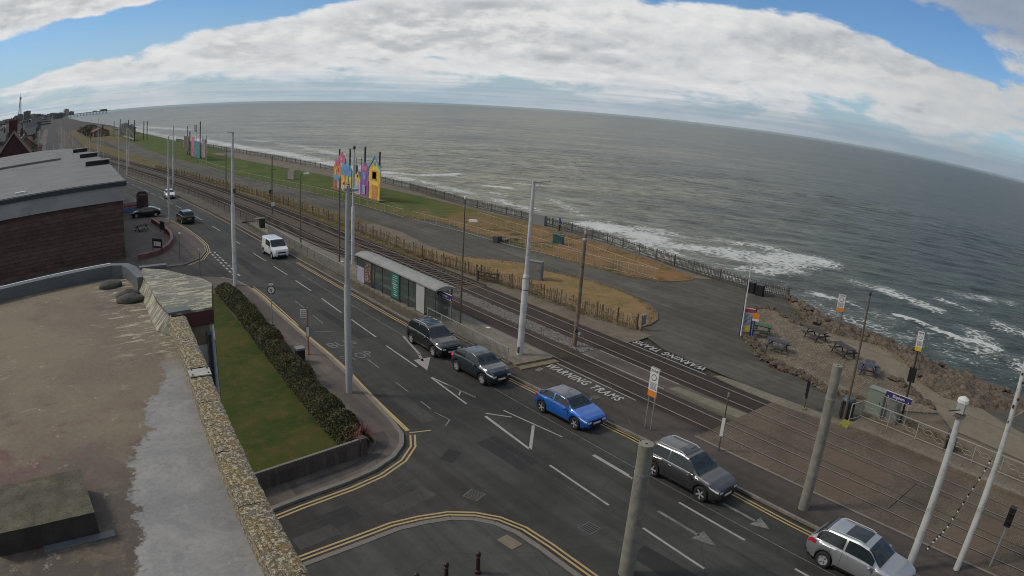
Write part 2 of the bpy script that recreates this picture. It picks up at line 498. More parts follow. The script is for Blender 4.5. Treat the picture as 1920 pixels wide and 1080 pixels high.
# pavements
kerbW = [(23.4, 5.0), (24.2, 8.6)]
arcN = [(-40, 22.6), (5.0, 23.45), (8.6, 24.1), (11.0, 24.4), (12.6, 24.75), (14.0, 25.4), (15.0, 26.3), (15.55, 27.3), (15.8, 28.6), (16.2, 32), (16.6, 36), (16.8, 39.3), (16.9, 44), (17.1, 50), (17.3, 55), (17.3, 58.2), (16.9, 60.6), (16.0, 62.2), (13.8, 64.0), (5, 65.4), (-40, 68)]
g = MB(); g.prism(arcN, -.02, .10); obj('pavement', g, M['pave'], kind='structure')
arcS = [(-40, 19.2), (4, 19.65), (8, 20.05), (11.2, 20.3), (12.3, 20.15), (13.4, 19.85), (14.2, 19.3), (14.75, 18.6), (15.1, 17.6), (15.2, 16.2), (15.2, 13), (15.1, 8), (14.9, -10), (14.9, -40), (-40, -40)]
g = MB(); g.prism(arcS, -.02, .10); obj('pavement', g, M['pave_dark'], kind='structure')
arcF = [(-40, 72.5), (5, 70.2), (11.8, 69.5), (13.8, 69.5), (15.9, 71.4), (17.3, 74.6), (17.9, 78), (18.1, 83), (18.0, 90), (16.9, 100), (15.8, 112), (9, 112), (-40, 100)]
g = MB(); g.prism(arcF, -.02, .10)
obj('pavement', g, M['pave'], kind='structure')
g = MB(); ribbon(g, 12.5, 17.8, 112, 900, -.02, .10); obj('pavement', g, M['pave'], kind='structure')
# kerb stones: real steps along the near arcs, each stone its own piece where it shows
def kerb_line(pts, w, z, mt, n_single=0, parent_name='kerb', seg=.95):
    root = bpy.data.objects.new(parent_name, None); C.objects.link(root); root['kind'] = 'structure'
    rest = MB(); cnt = 0
    P = [Vector(p) for p in pts]
    for a, b in zip(P, P[1:]):
        n = max(1, int(round((b - a).length / seg)))
        for i in range(n):
            p, q = a.lerp(b, i / n), a.lerp(b, (i + 1) / n); m = (p + q) / 2; d = q - p
            x = MB().box((0, 0, z / 2 + .006), (d.length - .015, w, z + .012))
            if cnt < n_single:
                o = obj('kerb_stone', x, mt, root); o.location = (m.x, m.y, rnd.uniform(0, .006)); o.rotation_euler = (0, 0, math.atan2(d.y, d.x))
            else:
                rest.box((m.x, m.y, z / 2 + .006), (d.length - .015, w, z + .012), math.atan2(d.y, d.x))
            cnt += 1
    if rest.v: obj('kerb_run', rest, mt, root, kind='stuff')
    return root
def offs(pts, d):
    out = []
    for i, p in enumerate(pts):
        a = Vector(pts[max(0, i - 1)]); b = Vector(pts[min(len(pts) - 1, i + 1)]); t = (b - a).normalized()
        out.append((p[0] - t.y * d, p[1] + t.x * d))
    return out
kerb_line(offs(arcN[1:18], .11), .24, .105, M['kerb'], 90)
kerb_line(offs(arcS[1:13], -.11), .24, .105, M['kerb'], 60)
kerb_line(offs(arcF[1:9], -.11), .16, .105, M['kerb'], 0)
M['patch'] = asphalt('patched_footway', (.058, .052, .047), .15)
g = MB(); g.strip([(8.6, 24.5), (12.2, 25.2), (13.6, 25.9), (14.5, 26.8), (14.85, 28.0)], [(8.6, 25.2), (11.9, 25.7), (13.2, 26.3), (13.9, 27.1), (14.3, 28.0)], .106)
obj('tarmac_patch', g, M['patch'], kind='structure')

# seaward side of the road: footway, platform, tramway
g = MB(); ribbon(g, lambda y: 24.95, lambda y: 26.1, 31.6, 90, -.02, .11); obj('footway_strip', g, M['brown_strip'], kind='structure')
g = MB(); ribbon(g, 25.0, 27.6, 90, 400, -.02, .10); obj('verge', g, M['brown_strip'], kind='structure')
g = MB(); g.strip([(25.55, -40), (25.5, 11), (25.7, 20), (25.3, 26), (25.15, 31.6)], [(29.0, -40), (29.0, 11), (29.0, 20), (28.9, 26), (28.9, 31.6)], -.02, .09)
obj('crossing', g, M['crossing'], kind='structure')
kerb_line([(25.05, 90), (25.05, 60), (24.95, 31.6), (25.2, 26), (25.55, 20), (25.4, 11), (25.4, -10)], .16, .115, M['kerb'], 0)
pl = [(26.1, 31.7), (29.05, 31.5), (29.05, 60), (28.7, 72), (28.3, 88), (26.6, 88), (26.1, 70)]
g = MB(); g.prism(pl, -.02, .28); obj('tram_platform', g, M['platform'], kind='structure')
g = MB(); g.prism([(26.1, 31.1), (29.05, 30.9), (29.05, 31.47), (26.1, 31.67)], -.02, .16)
M['yellowedge'] = mat('yellowed_edging', (.15, .12, .065), .85, .3, 2)
obj('platform_edging', g, M['yellowedge'], kind='structure')
g = MB(); g.strip([(28.72, 32), (28.72, 60)], [(29.04, 32), (29.04, 60)], .284); obj('platform_coping', g, M['kerb'], kind='structure')
# track beds
g = MB(); g.sheet([(28.95, 19.0), (31.5, 19.0), (31.5, 62), (28.95, 62)], .062)
g.sheet([(33.2, 19.1), (35.9, 19.1), (35.9, 48.5), (33.2, 48.5)], .062)
obj('track_bed', g, M['bed'], kind='structure')
def ballast_mat():
    m, nt, p, v = newmat('track_ballast'); p.inputs['Roughness'].default_value = .95
    vv = voro(nt, v, 9.0); n_ = noise(nt, v, 1.2, 5.0, .65)
    c = mixc(nt, n_.sm(.35, .65), (.100, .066, .042), (.125, .090, .060))
    gr = noise(nt, v, .35, 5.0, .7).sm(.55, .7)
    c = mixc(nt, gr * .6, c, (.07, .072, .03))
    c = bright(nt, c, vv.sm(.0, .6, 1.35, .45)); nt.links.new(c, p.inputs['Base Color']); bump(nt, p, vv * -1.0, .9, .06)
    return m
M['ballast'] = ballast_mat()
g = MB(); ribbon(g, 26.9, 36.3, 88, 900, .0, .03); g.sheet([(29.05, 62), (36.0, 62), (36.0, 88), (28.4, 88)], .03); g.sheet([(31.5, 48.5), (36, 48.5), (36, 62), (31.5, 62)], .03)
g.sheet([(31.5, 31.6), (33.2, 31.6), (33.2, 48.5), (31.5, 48.5)], .045)
obj('ballast_bed', g, M['ballast'], kind='structure')
g = MB(); g.sheet([(31.5, 18), (33.2, 18), (33.2, 31.6), (31.5, 31.6)], .058); obj('crossing', g, M['pave'], kind='structure')
M['moss'] = mat('mossy_paving', (.088, .083, .046), .9, .3, 1.2); M['palegreen'] = mat('pale_worn_strip', (.142, .132, .092), .9, .2, 1.5)
g = MB(); g.prism([(31.75, 18.9), (32.25, 18.9), (32.0, 24.0), (31.75, 23.6)], .05, .066); obj('mossy_strip', g, M['moss'], kind='structure')
g = MB(); g.prism([(32.3, 10.0), (33.1, 10), (33.1, 19.0), (32.75, 24.0), (32.0, 24.2)], .05, .070); obj('worn_strip', g, M['palegreen'], kind='structure')
g = MB(); g.sheet([(28.1, -40), (36.5, -40), (36.5, 14.2), (35.9, 19.05), (28.1, 18.95)], .094); obj('tramway', g, M['tram_pave'], kind='structure')
g = MB(); g.strip([(28.0, 19.02), (28.02, -40)], [(28.14, 19.02), (28.16, -40)], .098, .112); obj('edge_kerb', g, M['kerb'], kind='structure')
# grey stones between the tracks, laid one by one
g = MB(); oc = [(1, 0, 0), (-1, 0, 0), (0, 1, 0), (0, -1, 0), (0, 0, 1), (0, 0, -1)]; of = [(0, 2, 4), (2, 1, 4), (1, 3, 4), (3, 0, 4), (2, 0, 5), (1, 2, 5), (3, 1, 5), (0, 3, 5)]
M['stones'] = mat('grey_ballast_stone', (.20, .185, .165), .9, .45, 6)
for i in range(6500):
    y = rnd.uniform(31.6, 47.5) if rnd.random() < .85 else rnd.uniform(47, 58); x = rnd.uniform(31.66, 33.08); r = rnd.uniform(.03, .065); a = rnd.uniform(0, 3.1)
    if y < 33 and rnd.random() < .3: continue
    ca, sa = math.cos(a), math.sin(a); k = [rnd.uniform(.7, 1.3) for _ in range(3)]
    g.add([(x + (p[0] * ca * k[0] - p[1] * sa * k[1]) * r, y + (p[0] * sa * k[0] + p[1] * ca * k[1]) * r, .06 + r * .4 + p[2] * r * .8) for p in oc], of)
obj('ballast_stones', g, M['stones'], kind='stuff')
# rails
RX = [29.427, 30.862, 33.716, 35.151]
for rx in RX:
    root = None
    g = MB(); ribbon(g, rx - .032, rx + .032, 19, 700, .09, .125); g3 = MB(); ribbon(g3, rx - .030, rx + .030, -40, 19, .08, .104)
    g2 = MB(); ribbon(g2, rx - .032 - .06, rx + .055, -40, 19, .0, .0985); 
    o = obj('rail', g, M['rail_steel'], kind='structure')
    obj('groove', g2, M['groove'], o); obj('sunk_rail', g3, M['rail_worn'], o)
g = MB()
for base, y0 in ((29.427, 63), (33.716, 50)):
    y = y0
    while y < 260:
        g.box((base + .7175 + bend(y), y, .05), (2.4, .25, .09), math.atan2(-(bend(y + 1) - bend(y)), 1)); y += .7
obj('sleepers', g, M['sleeper'], kind='stuff')
# slight joint lines in the sett paving
g = MB()
for x in (31.45, 33.2): g.strip([(x, -40), (x, 19)], [(x + .05, -40), (x + .05, 19)], .099)
g.strip([(29.6, 8.1), (33.3, 8.0)], [(29.6, 8.16), (33.3, 8.06)], .1)
obj('paving_joint', g, M['groove'], kind='structure')

# promenade side
g = MB(); g.prism([(35.95, 31.5), (37.0, 31.4), (38.9, 31.6), (38.9, 35), (38.4, 40), (38.1, 46), (37.0, 55), (36.3, 60), (36.3, 49), (36.0, 48)], .0, .08)
obj('trackside_path', g, M['prom_slab'], kind='structure')
g = MB(); g.prism([(35.95, 14.3), (37.3, 14.3), (37.0, 19.5), (36.75, 23.6), (36.25, 23.9), (35.95, 21)], .0, .09); obj('trackside_path', g, M['platform'], kind='structure')
prom = [(36.6, -40)] + [(coast(y), y) for y in (-20, 3, 10, 17, 22, 25, 29, 32.5, 45, 60, 70, 90, 120, 170, 217, 300, 400)] + [(30, 400), (30, 240), (34.2, 164), (36.5, 133), (37.4, 108), (37.4, 78), (37.0, 62), (38.2, 46), (38.9, 33), (37.3, 29), (36.5, 14)]
g = MB(); g.sheet(prom, .05); obj('promenade', g, M['path'], kind='structure')
g = MB(); g.sheet([(37.3, 62), (37.4, 82), (41.4, 80.9), (41.8, 74), (40.4, 65.3), (40.6, 60), (40.5, 59)], .056); obj('promenade_paving', g, M['prom_slab'], kind='structure')
# grass strip along the tramway
g = MB(); g.sheet([(37.2, 80.9), (41.4, 80.9), (41.1, 90.6), (39.6, 108.5), (37.4, 133), (35.8, 144), (34.2, 164), (30.6, 240), (23.5, 371), (22, 600), (17, 600), (17.5, 340), (27, 215), (31.5, 170), (34.5, 135), (36.2, 110), (37.0, 92)], .06)
g.sheet([(35.9, 60), (37.0, 60), (37.3, 92), (36.2, 110), (34.5, 135), (31.5, 170), (27, 215), (17.5, 340), (16.3, 340), (25.5, 215), (30.0, 170), (33.0, 135), (35.0, 110), (35.9, 92)], .064)
obj('grass_verge', g, M['vergegrass'], kind='structure')
ov = [(38.95, 33.5), (40.8, 33.6), (42.4, 34.2), (43.7, 35.4), (44.8, 37.0), (45.5, 38.6), (46.2, 41.0), (46.5, 43.5), (46.2, 46.2), (45.4, 48.4), (44.7, 50.5), (45.0, 54.0), (43.2, 56.6), (40.7, 59.2), (39.4, 64.8), (37.1, 64.8), (36.9, 59.4), (37.6, 51.3), (38.3, 45), (38.3, 39)]
g = MB(); g.prism(ov, .0, .10); obj('oval_lawn', g, M['drygrass'], kind='structure')
g = MB(); oo = ov[:11]; g.strip(offs(oo, -.0), offs(oo, -.16), .0, .14); obj('lawn_kerb', g, M['wood'], kind='structure')
isl = [(57.6, 42.0), (56.6, 41.6), (54.5, 42.0), (52.8, 42.9), (51.5, 45.4), (50.4, 50.7), (49.9, 58.6), (50.3, 64), (50.0, 70), (49.8, 80.0), (48.0, 82), (47.2, 85.4), (46.7, 101.4), (45.2, 120), (41.6, 147), (41.8, 166), (41.0, 182), (38.5, 230), (39, 300), (44, 300), (52, 215), (55.5, 166), (58.2, 139), (59.3, 116), (60.4, 101), (60.6, 85), (61.0, 75), (60.8, 64), (60.0, 54.5), (58.9, 47)]
def islmat():
    m, nt, p, v = newmat('promenade_lawn'); p.inputs['Roughness'].default_value = .95; p.inputs['Specular IOR Level'].default_value = .15
    x, y, z = sep(nt, v)
    dry = (y + noise(nt, v, .09, 5.0, .65) * 60).sm(95, 132, 1.0, 0.0)
    edge = noise(nt, v, .35, 6.0, .7).sm(.42, .66)
    gr = mixc(nt, noise(nt, v, .12, 5.0, .6).sm(.4, .6), (.052, .082, .014), (.075, .088, .020))
    dr = mixc(nt, edge, (.205, .115, .050), (.115, .088, .030)); dr = mixc(nt, noise(nt, v, .18, 5.0, .7).sm(.56, .64), dr, (.045, .06, .016))
    c = mixc(nt, dry, gr, dr)
    sand = noise(nt, vmath(nt, 'ADD', v, (9., 4., 0.)), .25, 5.0, .6).sm(.60, .70); c = mixc(nt, sand * .6, c, (.24, .16, .09))
    nt.links.new(bright(nt, c, noise(nt, v, 9, 5.0, .75).sm(.25, .75, .65, 1.35)), p.inputs['Base Color'])
    bump(nt, p, noise(nt, v, 9, 4.0, .7), .6, .08); return m
M['isl'] = islmat()
g = MB(); g.prism(isl, .0, .09); obj('promenade_lawn', g, M['isl'], kind='structure')
g = MB(); g.strip([(57.7, 42.2), (59.1, 47), (60.2, 54.5), (61.0, 64), (61.2, 75), (60.8, 85), (60.6, 101), (59.5, 116), (58.4, 139), (55.7, 166), (52.2, 215)], [(59.2, 41), (59.6, 47), (61.3, 54.5), (62.0, 64), (62.4, 75), (62.0, 85), (62.0, 101), (63.4, 116), (63.6, 139), (62.6, 166), (60, 215)], .056)
obj('cliff_path', g, M['prom_slab'], kind='structure')
g = MB(); g.sheet([(40.8, 228), (52, 214), (59.5, 217), (57.5, 300), (58.3, 440), (44, 440), (40, 300)], .058); obj('far_lawn', g, M['isl'], kind='structure')
g = MB(); g.sheet([(24, 371), (40, 330), (44, 440), (58, 440), (58, 640), (20, 640), (19, 440)], .054); obj('far_verge', g, M['vergegrass'], kind='structure')
# stone-paved triangle, sand path
M['rubble'] = pavers('rubble_paving', (.150, .118, .074), .42, .16, .14, .3, .45, .25)
tri = [(51.5, 31.2), (53.6, 32.0), (55.2, 31.0), (53.3, 27.6), (52.6, 26.2), (51.2, 22.4), (50.2, 19.0), (48.6, 16.4), (46.2, 13.7), (44.3, 10.6), (41.4, 13.6), (41.0, 16.4), (41.2, 18.7), (41.9, 21.5), (41.8, 22.6), (42.8, 24.6), (44.4, 26.2), (46.6, 28.3), (49.4, 30.1)]
g = MB(); g.prism(tri, .0, .13); obj('rubble_terrace', g, M['rubble'], kind='structure')
M['sand'] = mat('sandy_path', (.165, .135, .095), .95, .14, .8, bmp=.3, dirt=(.13, .105, .07), dsc=.5)
g = MB(); g.sheet([(53.6, 25.2), (52.6, 26.0), (51.3, 22.4), (50.3, 19.0), (48.7, 16.4), (46.3, 13.6), (44.4, 10.5), (42.6, 9.0), (42, 2), (46, 2), (47.5, 6.5), (48.6, 8.4), (47.9, 11.4), (49.1, 13.8), (51.5, 15.6), (53.4, 16.9), (55.0, 19.6), (54.2, 21.9)], .062); obj('sand_path', g, M['sand'], kind='structure')
M['brownpatch'] = mat('worn_brown_ground', (.12, .092, .062), .95, .25, .8, bmp=.4)
g = MB(); g.sheet([(38.6, 14), (41, 13.5), (44, 10.4), (42.3, 9), (41.8, 2), (42, -10), (38.5, -10)], .066); obj('worn_ground', g, M['brownpatch'], kind='structure')
g = MB(); g.prism([(42.9, 18.6), (42.3, 16.3), (41.3, 16.2), (40.6, 17.9), (41.0, 18.8)], .0, .16); obj('stone_slab', g, M['sand'], kind='structure')
# far-side platform
g = MB(); g.prism([(36.55, 14.0), (38.6, 14.0), (38.6, -40), (36.5, -40)], .0, .30); obj('tram_platform', g, M['prom_slab'], kind='structure')
g = MB(); g.strip([(36.62, 13.3), (36.6, -40)], [(37.05, 13.3), (37.05, -40)], .304); obj('platform_coping', g, M['platform'], kind='structure')
for i in range(40):
    y = 13.0 - i * .42
    g = MB().box((0, 0, 0), (.34, .10, .006)); o = obj('tactile_bar', g, M['palegreen']); o.location = (37.25, y, .307); o['kind'] = 'structure'
g = MB(); g.prism([(36.45, 14.0), (37.5, 14.0), (37.35, 14.7), (36.5, 14.6)], .0, .2); M['mossy_yellow'] = mat('mossy_yellow_paint', (.20, .18, .035), .9, .4, 4); obj('ramp_end', g, M['mossy_yellow'], kind='structure')

# rocks at the cliff edge: a rough ridge plus separate blocks
def fbm(x, y, s=1.0):
    from mathutils import noise as mn
    return mn.fractal(Vector((x * s, y * s, 3.1)), 1.0, 2.0, 5)
inner = [(60.0, 32.3), (57.0, 29.4), (54.2, 26.6), (53.6, 25.2), (54.2, 22.0), (55.0, 19.7), (53.4, 17.0), (49.2, 14.0), (48.0, 11.6), (48.4, 8.4), (50.5, 6.0), (51, 0), (50, -20)]
outer = [(61.4, 32.9), (60.2, 29.2), (58.6, 26.6), (58.4, 24.8), (58.0, 22.2), (57.4, 19.8), (56.7, 17.4), (55.9, 14.2), (55.7, 11.8), (55.3, 8.4), (55.2, 6.0), (55, 0), (52, -20)]
g = MB(); NU, NV = 150, 22
def along(P, t):
    f = t * (len(P) - 1); i = min(int(f), len(P) - 2); f -= i
    return (P[i][0] * (1 - f) + P[i + 1][0] * f, P[i][1] * (1 - f) + P[i + 1][1] * f)
for i in range(NU + 1):
    a, b = along(inner, i / NU), along(outer, i / NU)
    for j in range(NV + 1):
        t = j / NV; x, y = a[0] + (b[0] - a[0]) * t, a[1] + (b[1] - a[1]) * t
        h = math.sin(math.pi * min(1, t * 1.15)) ** .6 if t < .87 else .3
        z = h * (.36 + .5 * fbm(x, y, .55)) + .22 * abs(fbm(x * 2, y * 2, .9)) * (1 if .05 < t < .97 else 0)
        z = max(.03, round(z / .16) * .16 * .7 + z * .3) if 0 < j < NV else .04
        if j == NV: z = -.4
        g.v.append((x + .12 * fbm(x * 3, y * 3), y + .12 * fbm(y * 3, x * 3), z))
for i in range(NU):
    for j in range(NV):
        o = i * (NV + 1) + j; g.f.append((o, o + NV + 1, o + NV + 2, o + 1))
def rockmat():
    m, nt, p, v = newmat('promenade_rock'); p.inputs['Roughness'].default_value = .95
    a = noise(nt, v, .45, 6.0, .65).sm(.4, .62); b = noise(nt, v, 2.2, 6.0, .7); c3 = noise(nt, vmath(nt, 'ADD', v, (5., 5., 0.)), .5, 5.0, .7).sm(.58, .68)
    c = mixc(nt, a, (.120, .088, .060), (.075, .058, .040)); c = mixc(nt, c3 * .7, c, (.062, .062, .022))
    vv = voro(nt, v, 1.6, 'DISTANCE_TO_EDGE').sm(0, .06, .45, 1.0)
    c = bright(nt, c, b.sm(.3, .7, .6, 1.45) * vv); nt.links.new(c, p.inputs['Base Color']); bump(nt, p, b + vv * .4, .8, .12); return m
M['rock'] = rockmat()
smart(obj('rock_ridge', g, M['rock'], kind='structure'), 25)
def boulder_mesh(seed, n=2):
    bm = bmesh.new(); bmesh.ops.create_icosphere(bm, subdivisions=n, radius=1)
    r_ = random.Random(seed); ax = Vector((r_.uniform(-9, 9), r_.uniform(-9, 9), r_.uniform(-9, 9)))
    from mathutils import noise as mn
    for v in bm.verts:
        q = mn.noise(v.co * 1.1 + ax) * .6 + mn.noise(v.co * 2.7 + ax) * .3
        v.co *= 1 + q
        for k in range(3): v.co[k] = round(v.co[k] / .28) * .28 * .45 + v.co[k] * .55
        v.co.z *= .62
    me = bpy.data.meshes.new('boulder'); bm.to_mesh(me); bm.free(); me.materials.append(M['rock']); return me
BM = [boulder_mesh(s) for s in range(6)]
def put_boulder(x, y, r, z=0.1, label=None, group=None):
    r *= .82
    o = bpy.data.objects.new('boulder', rnd.choice(BM)); C.objects.link(o)
    o.location = (x, y, z + r * .22); o.rotation_euler = (rnd.uniform(-.3, .3), rnd.uniform(-.3, .3), rnd.uniform(0, 6)); s = r * rnd.uniform(.85, 1.15)
    o.scale = (s, s * rnd.uniform(.75, 1.1), s * rnd.uniform(.8, 1.2)); return tag(o, label, 'boulder', group)
SR = [(46.4, 28.1), (44.2, 26.1), (42.6, 24.4), (41.6, 22.6), (41.8, 21.2), (41.3, 19.3)]
for i in range(46):
    x, y = along(SR, (i + rnd.random() * .6) / 46); s = rnd.random()
    put_boulder(x + rnd.uniform(-.1, .7), y + rnd.uniform(-.2, .2), rnd.uniform(.24, .5), .08, 'rough brown boulder in the bank along the paved terrace edge facing the tramway', 'boulders along the terrace edge')
for i in range(34):
    x, y = along([(41.3, 19.3), (40.9, 17.6), (41.3, 15.4), (41.6, 13.8)], i / 34)
    put_boulder(x + rnd.uniform(-.1, .6), y, rnd.uniform(.22, .42), .08, 'rubble stone in the row beside the flat slab at the terrace corner', 'rubble stones at the terrace corner')
for i in range(24):
    t = rnd.random() ** 1.3; a, b = along(inner, t * .8), along(outer, t * .8); f = rnd.uniform(.0, .85)
    put_boulder(a[0] + (b[0] - a[0]) * f, a[1] + (b[1] - a[1]) * f, rnd.uniform(.22, .55), .30, 'reddish brown rock piled on the cliff edge above the sea', 'rocks on the cliff edge')
for i in range(22):
    x, y = along([(51.0, 31.0), (53.4, 32.1), (55.2, 31.2), (53.6, 28.4), (52.8, 26.6)], i / 22)
    put_boulder(x + rnd.uniform(-.3, .3), y + rnd.uniform(-.2, .2), rnd.uniform(.22, .45), .08, 'low stone edging the seaward tip of the paved terrace', 'stones edging the terrace tip')
for i in range(16):
    x, y = along([(47.8, 15.5), (46.2, 13.2), (44.6, 11.0)], i / 16)
    put_boulder(x + rnd.uniform(-.5, .5), y + rnd.uniform(-.3, .3), rnd.uniform(.25, .5), .05, 'pale brown stone scattered where the terrace meets the sand path', 'stones by the sand path')

# ------------------------------------------------------------------ sea
ZS = -13.0
xs = [66.0]; d = 1.5
while xs[-1] < 13500: xs.append(xs[-1] + d); d = 1.5 if xs[-1] < 330 else d * 1.035
xs = np.array(xs)
yp = [0.0]; d = 1.6
while yp[-1] < 13500: yp.append(yp[-1] + d); d = 1.6 if yp[-1] < 360 else d * 1.035
ym = [0.0]; d = 2.0
while ym[-1] < 6000: ym.append(ym[-1] + d); d = 2.0 if ym[-1] < 60 else d * 1.12
ysn = np.array(sorted([-v for v in ym[1:]]) + yp)
X, Y = np.meshgrid(xs, ysn, indexing='ij')
sx_ = np.gradient(xs)[:, None]; sy_ = np.gradient(ysn)[None, :]
sp = np.maximum(sx_, sy_) + 0 * X
rs = np.random.RandomState(3)
Z = np.zeros_like(X)
for i in range(46):
    lam = 3.2 * (12 / 3.2) ** rs.rand(); an = R(212) + rs.randn() * .40; k = 2 * math.pi / lam; ph = rs.rand() * 6.28
    amp = .0060 * lam ** .85
    fade = np.clip((lam / sp - 3.0) / 3.0, 0, 1)
    ph_ = k * (X * math.cos(an) + Y * math.sin(an)) + ph + .6 * np.sin(X * .02 + i) + .6 * np.sin(Y * .017 + 2 * i)
    Z += amp * fade * (np.sin(ph_) + .25 * np.cos(2 * ph_))
foam = np.zeros_like(X)
def seg_foam(pts, w, s):
    for (ax_, ay_), (bx_, by_) in zip(pts, pts[1:]):
        dxx, dyy = bx_ - ax_, by_ - ay_; L2 = dxx * dxx + dyy * dyy + 1e-6
        t = np.clip(((X - ax_) * dxx + (Y - ay_) * dyy) / L2, 0, 1); dd = np.hypot(X - ax_ - t * dxx, Y - ay_ - t * dyy)
        np.maximum(foam, s * np.exp(-(dd / w) ** 2), out=foam)
seg_foam([(127, 124), (127, 112), (127, 104), (128, 97), (131, 90), (136, 84), (143, 78), (150, 76)], 9.5, .98)
seg_foam([(135, 118), (140, 104), (150, 92), (150, 84)], 8, .62)
seg_foam([(120, 120), (119, 92), (121, 82), (127, 74), (134, 72)], 6, .7)
seg_foam([(122, 41.5), (121, 35), (120, 30), (121, 26), (121.5, 21)], 1.1, 1.3)
seg_foam([(119.5, 58), (118.5, 55), (120, 51)], 2.0, .85)
seg_foam([(140, 58), (141, 54), (138, 47), (136, 39)], 4.5, .72)
seg_foam([(149, 40), (149, 33), (141, 28), (140, 21)], 6, .66)
seg_foam([(128, 28), (117, 19), (115, 12), (128, 12)], 5, .62); seg_foam([(160, 40), (170, 28)], 6, .55)
seg_foam([(126, 330), (127, 290), (130, 262), (128, 225)], 6, .9); seg_foam([(133, 250), (139, 240), (146, 236), (158, 237)], 5, 1.0); seg_foam([(131, 226), (130, 210), (128, 180), (127, 150)], 4, .72)
seg_foam([(145, 204), (151, 193)], 2.2, 1.15); seg_foam([(137, 184), (136, 176)], 2.5, .9); seg_foam([(163, 205), (168, 196)], 2.0, 1.15); seg_foam([(147, 166), (140, 150), (134, 138)], 4, .6)
seg_foam([(135, 1031), (146, 877), (158, 763)], 16, .75); seg_foam([(121, 560), (124, 485), (124, 440), (130, 350), (126, 300), (128, 260)], 10, .9); seg_foam([(150, 520), (158, 420), (150, 310)], 9, .6)
seg_foam([(110, 1300), (116, 900), (112, 600), (112, 400)], 12, .7)
yy = np.where(Y > 10, 1, 0); foam = np.maximum(foam, .52 * np.exp(-((X - 112) / 12.0) ** 2) * yy)
Z += foam.clip(0, 1.4) * .12
crest = np.clip(foam - 1.0, 0, 1); Z += crest * 1.2
rr = np.hypot(X, Y)
nx, ny = X.shape
co_ = np.stack([X, Y, Z + ZS], -1).reshape(-1, 3)
idx = np.arange(nx * ny).reshape(nx, ny)
q = np.stack([idx[:-1, :-1], idx[1:, :-1], idx[1:, 1:], idx[:-1, 1:]], -1).reshape(-1, 4)
q = q[rr.reshape(-1)[q].max(1) < 13400]
me = bpy.data.meshes.new('sea'); me.vertices.add(len(co_)); me.vertices.foreach_set('co', co_.ravel())
me.loops.add(q.size); me.loops.foreach_set('vertex_index', q.ravel().astype(np.int32))
me.polygons.add(len(q)); me.polygons.foreach_set('loop_start', np.arange(0, q.size, 4, dtype=np.int32))
me.update(calc_edges=True); me.polygons.foreach_set('use_smooth', np.ones(len(q), bool))
at = me.attributes.new('foam', 'FLOAT', 'POINT'); at.data.foreach_set('value', foam.ravel().astype(np.float32))
def seamat():
    m, nt, p, v = newmat('sea_water')
    p.inputs['Roughness'].default_value = .32; p.inputs['IOR'].default_value = 1.33; p.inputs['Specular IOR Level'].default_value = .22
    x, y, z = sep(nt, v)
    rot = lambda a, sx, sy: comb(nt, (x * math.cos(a) + y * math.sin(a)) * sx, (y * math.cos(a) - x * math.sin(a)) * sy, 0.0)
    w1 = noise(nt, rot(R(212), 1.0, .42), .62, 6.0, .68, .6); w2 = noise(nt, rot(R(205), 1.0, .38), .20, 5.0, .64, .6); w3 = noise(nt, rot(R(218), 1.0, .45), .06, 4.0, .6)
    h = w1 * .55 + w2 * 1.1 + w3 * 1.6
    b = nt.nodes.new('ShaderNodeBump'); b.inputs['Strength'].default_value = 1.0; b.inputs['Distance'].default_value = 1.0
    nt.links.new(h.k, b.inputs['Height'])
    dist = (x * x + y * y).pw(.5)
    # silt-brown inshore to the south, grey-green further out and north
    ang = y.at2(x) * (180 / math.pi)
    silt = (ang + noise(nt, v, .004, 4.0) * 26 - 13).sm(6, 66)
    c = mixc(nt, silt, (.030, .048, .040), (.215, .198, .128))
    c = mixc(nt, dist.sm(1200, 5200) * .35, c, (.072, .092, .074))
    c = mixc(nt, (dist.sm(5200, 6800) * dist.sm(11500, 9500)) * .85, c, (.20, .30, .215))  # far strip of sunlit water, its light painted into the colour as pale green
    c = bright(nt, c, noise(nt, rot(R(222), .05, .014), 1.0, 5.0, .65, .4).sm(.35, .65, .80, 1.22) * noise(nt, rot(R(222), .16, .05), 1.0, 4.0, .65, .4).sm(.35, .65, .85, 1.17))
    c = mixc(nt, noise(nt, rot(R(225), .02, .006), 1.0, 5.0, .6).sm(.4, .65) * .45, c, (.038, .045, .040))
    crestc = (w1 * .6 + w2 * .4).sm(.36, .64, .42, 1.58); c = bright(nt, c, crestc)
    fa = nt.nodes.new('ShaderNodeAttribute'); fa.attribute_name = 'foam'; F = N(nt, fa.outputs['Fac'])
    F = F * noise(nt, v, .075, 4.0, .65, .5).sm(.32, .62, .62, 1.28)
    cell = voro(nt, vmath(nt, 'ADD', rot(R(212), .75, .45), (0., 0., 0.)), 1.0, 'DISTANCE_TO_EDGE')
    tx = noise(nt, rot(R(212), 1.1, .55), .8, 8.0, .78, 1.4)
    lace = (tx * 1.15 + cell.sm(0, .25, .18, -.06))
    fm = (lace + F * .60).sm(1.0, 1.16)
    caps = (noise(nt, rot(R(212), .40, .12), .55, 5.0, .6) + noise(nt, v, .02, 3.0) * .25).sm(.865, .90) * dist.sm(250, 3000, 1.0, .3)
    fm = fm.mx(caps * .75)
    milky = F.sm(.25, 1.0) * .35
    c = mixc(nt, milky, c, (.20, .20, .175))
    c = mixc(nt, fm, c, (.50, .51, .48))
    nt.links.new(c, p.inputs['Base Color'])
    nt.links.new(fm.sm(0, 1, .32, .9).k, p.inputs['Roughness'])
    nt.links.new(b.outputs[0], p.inputs['Normal'])
    return m
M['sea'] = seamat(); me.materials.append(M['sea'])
sea = bpy.data.objects.new('sea', me); C.objects.link(sea); sea['kind'] = 'structure'

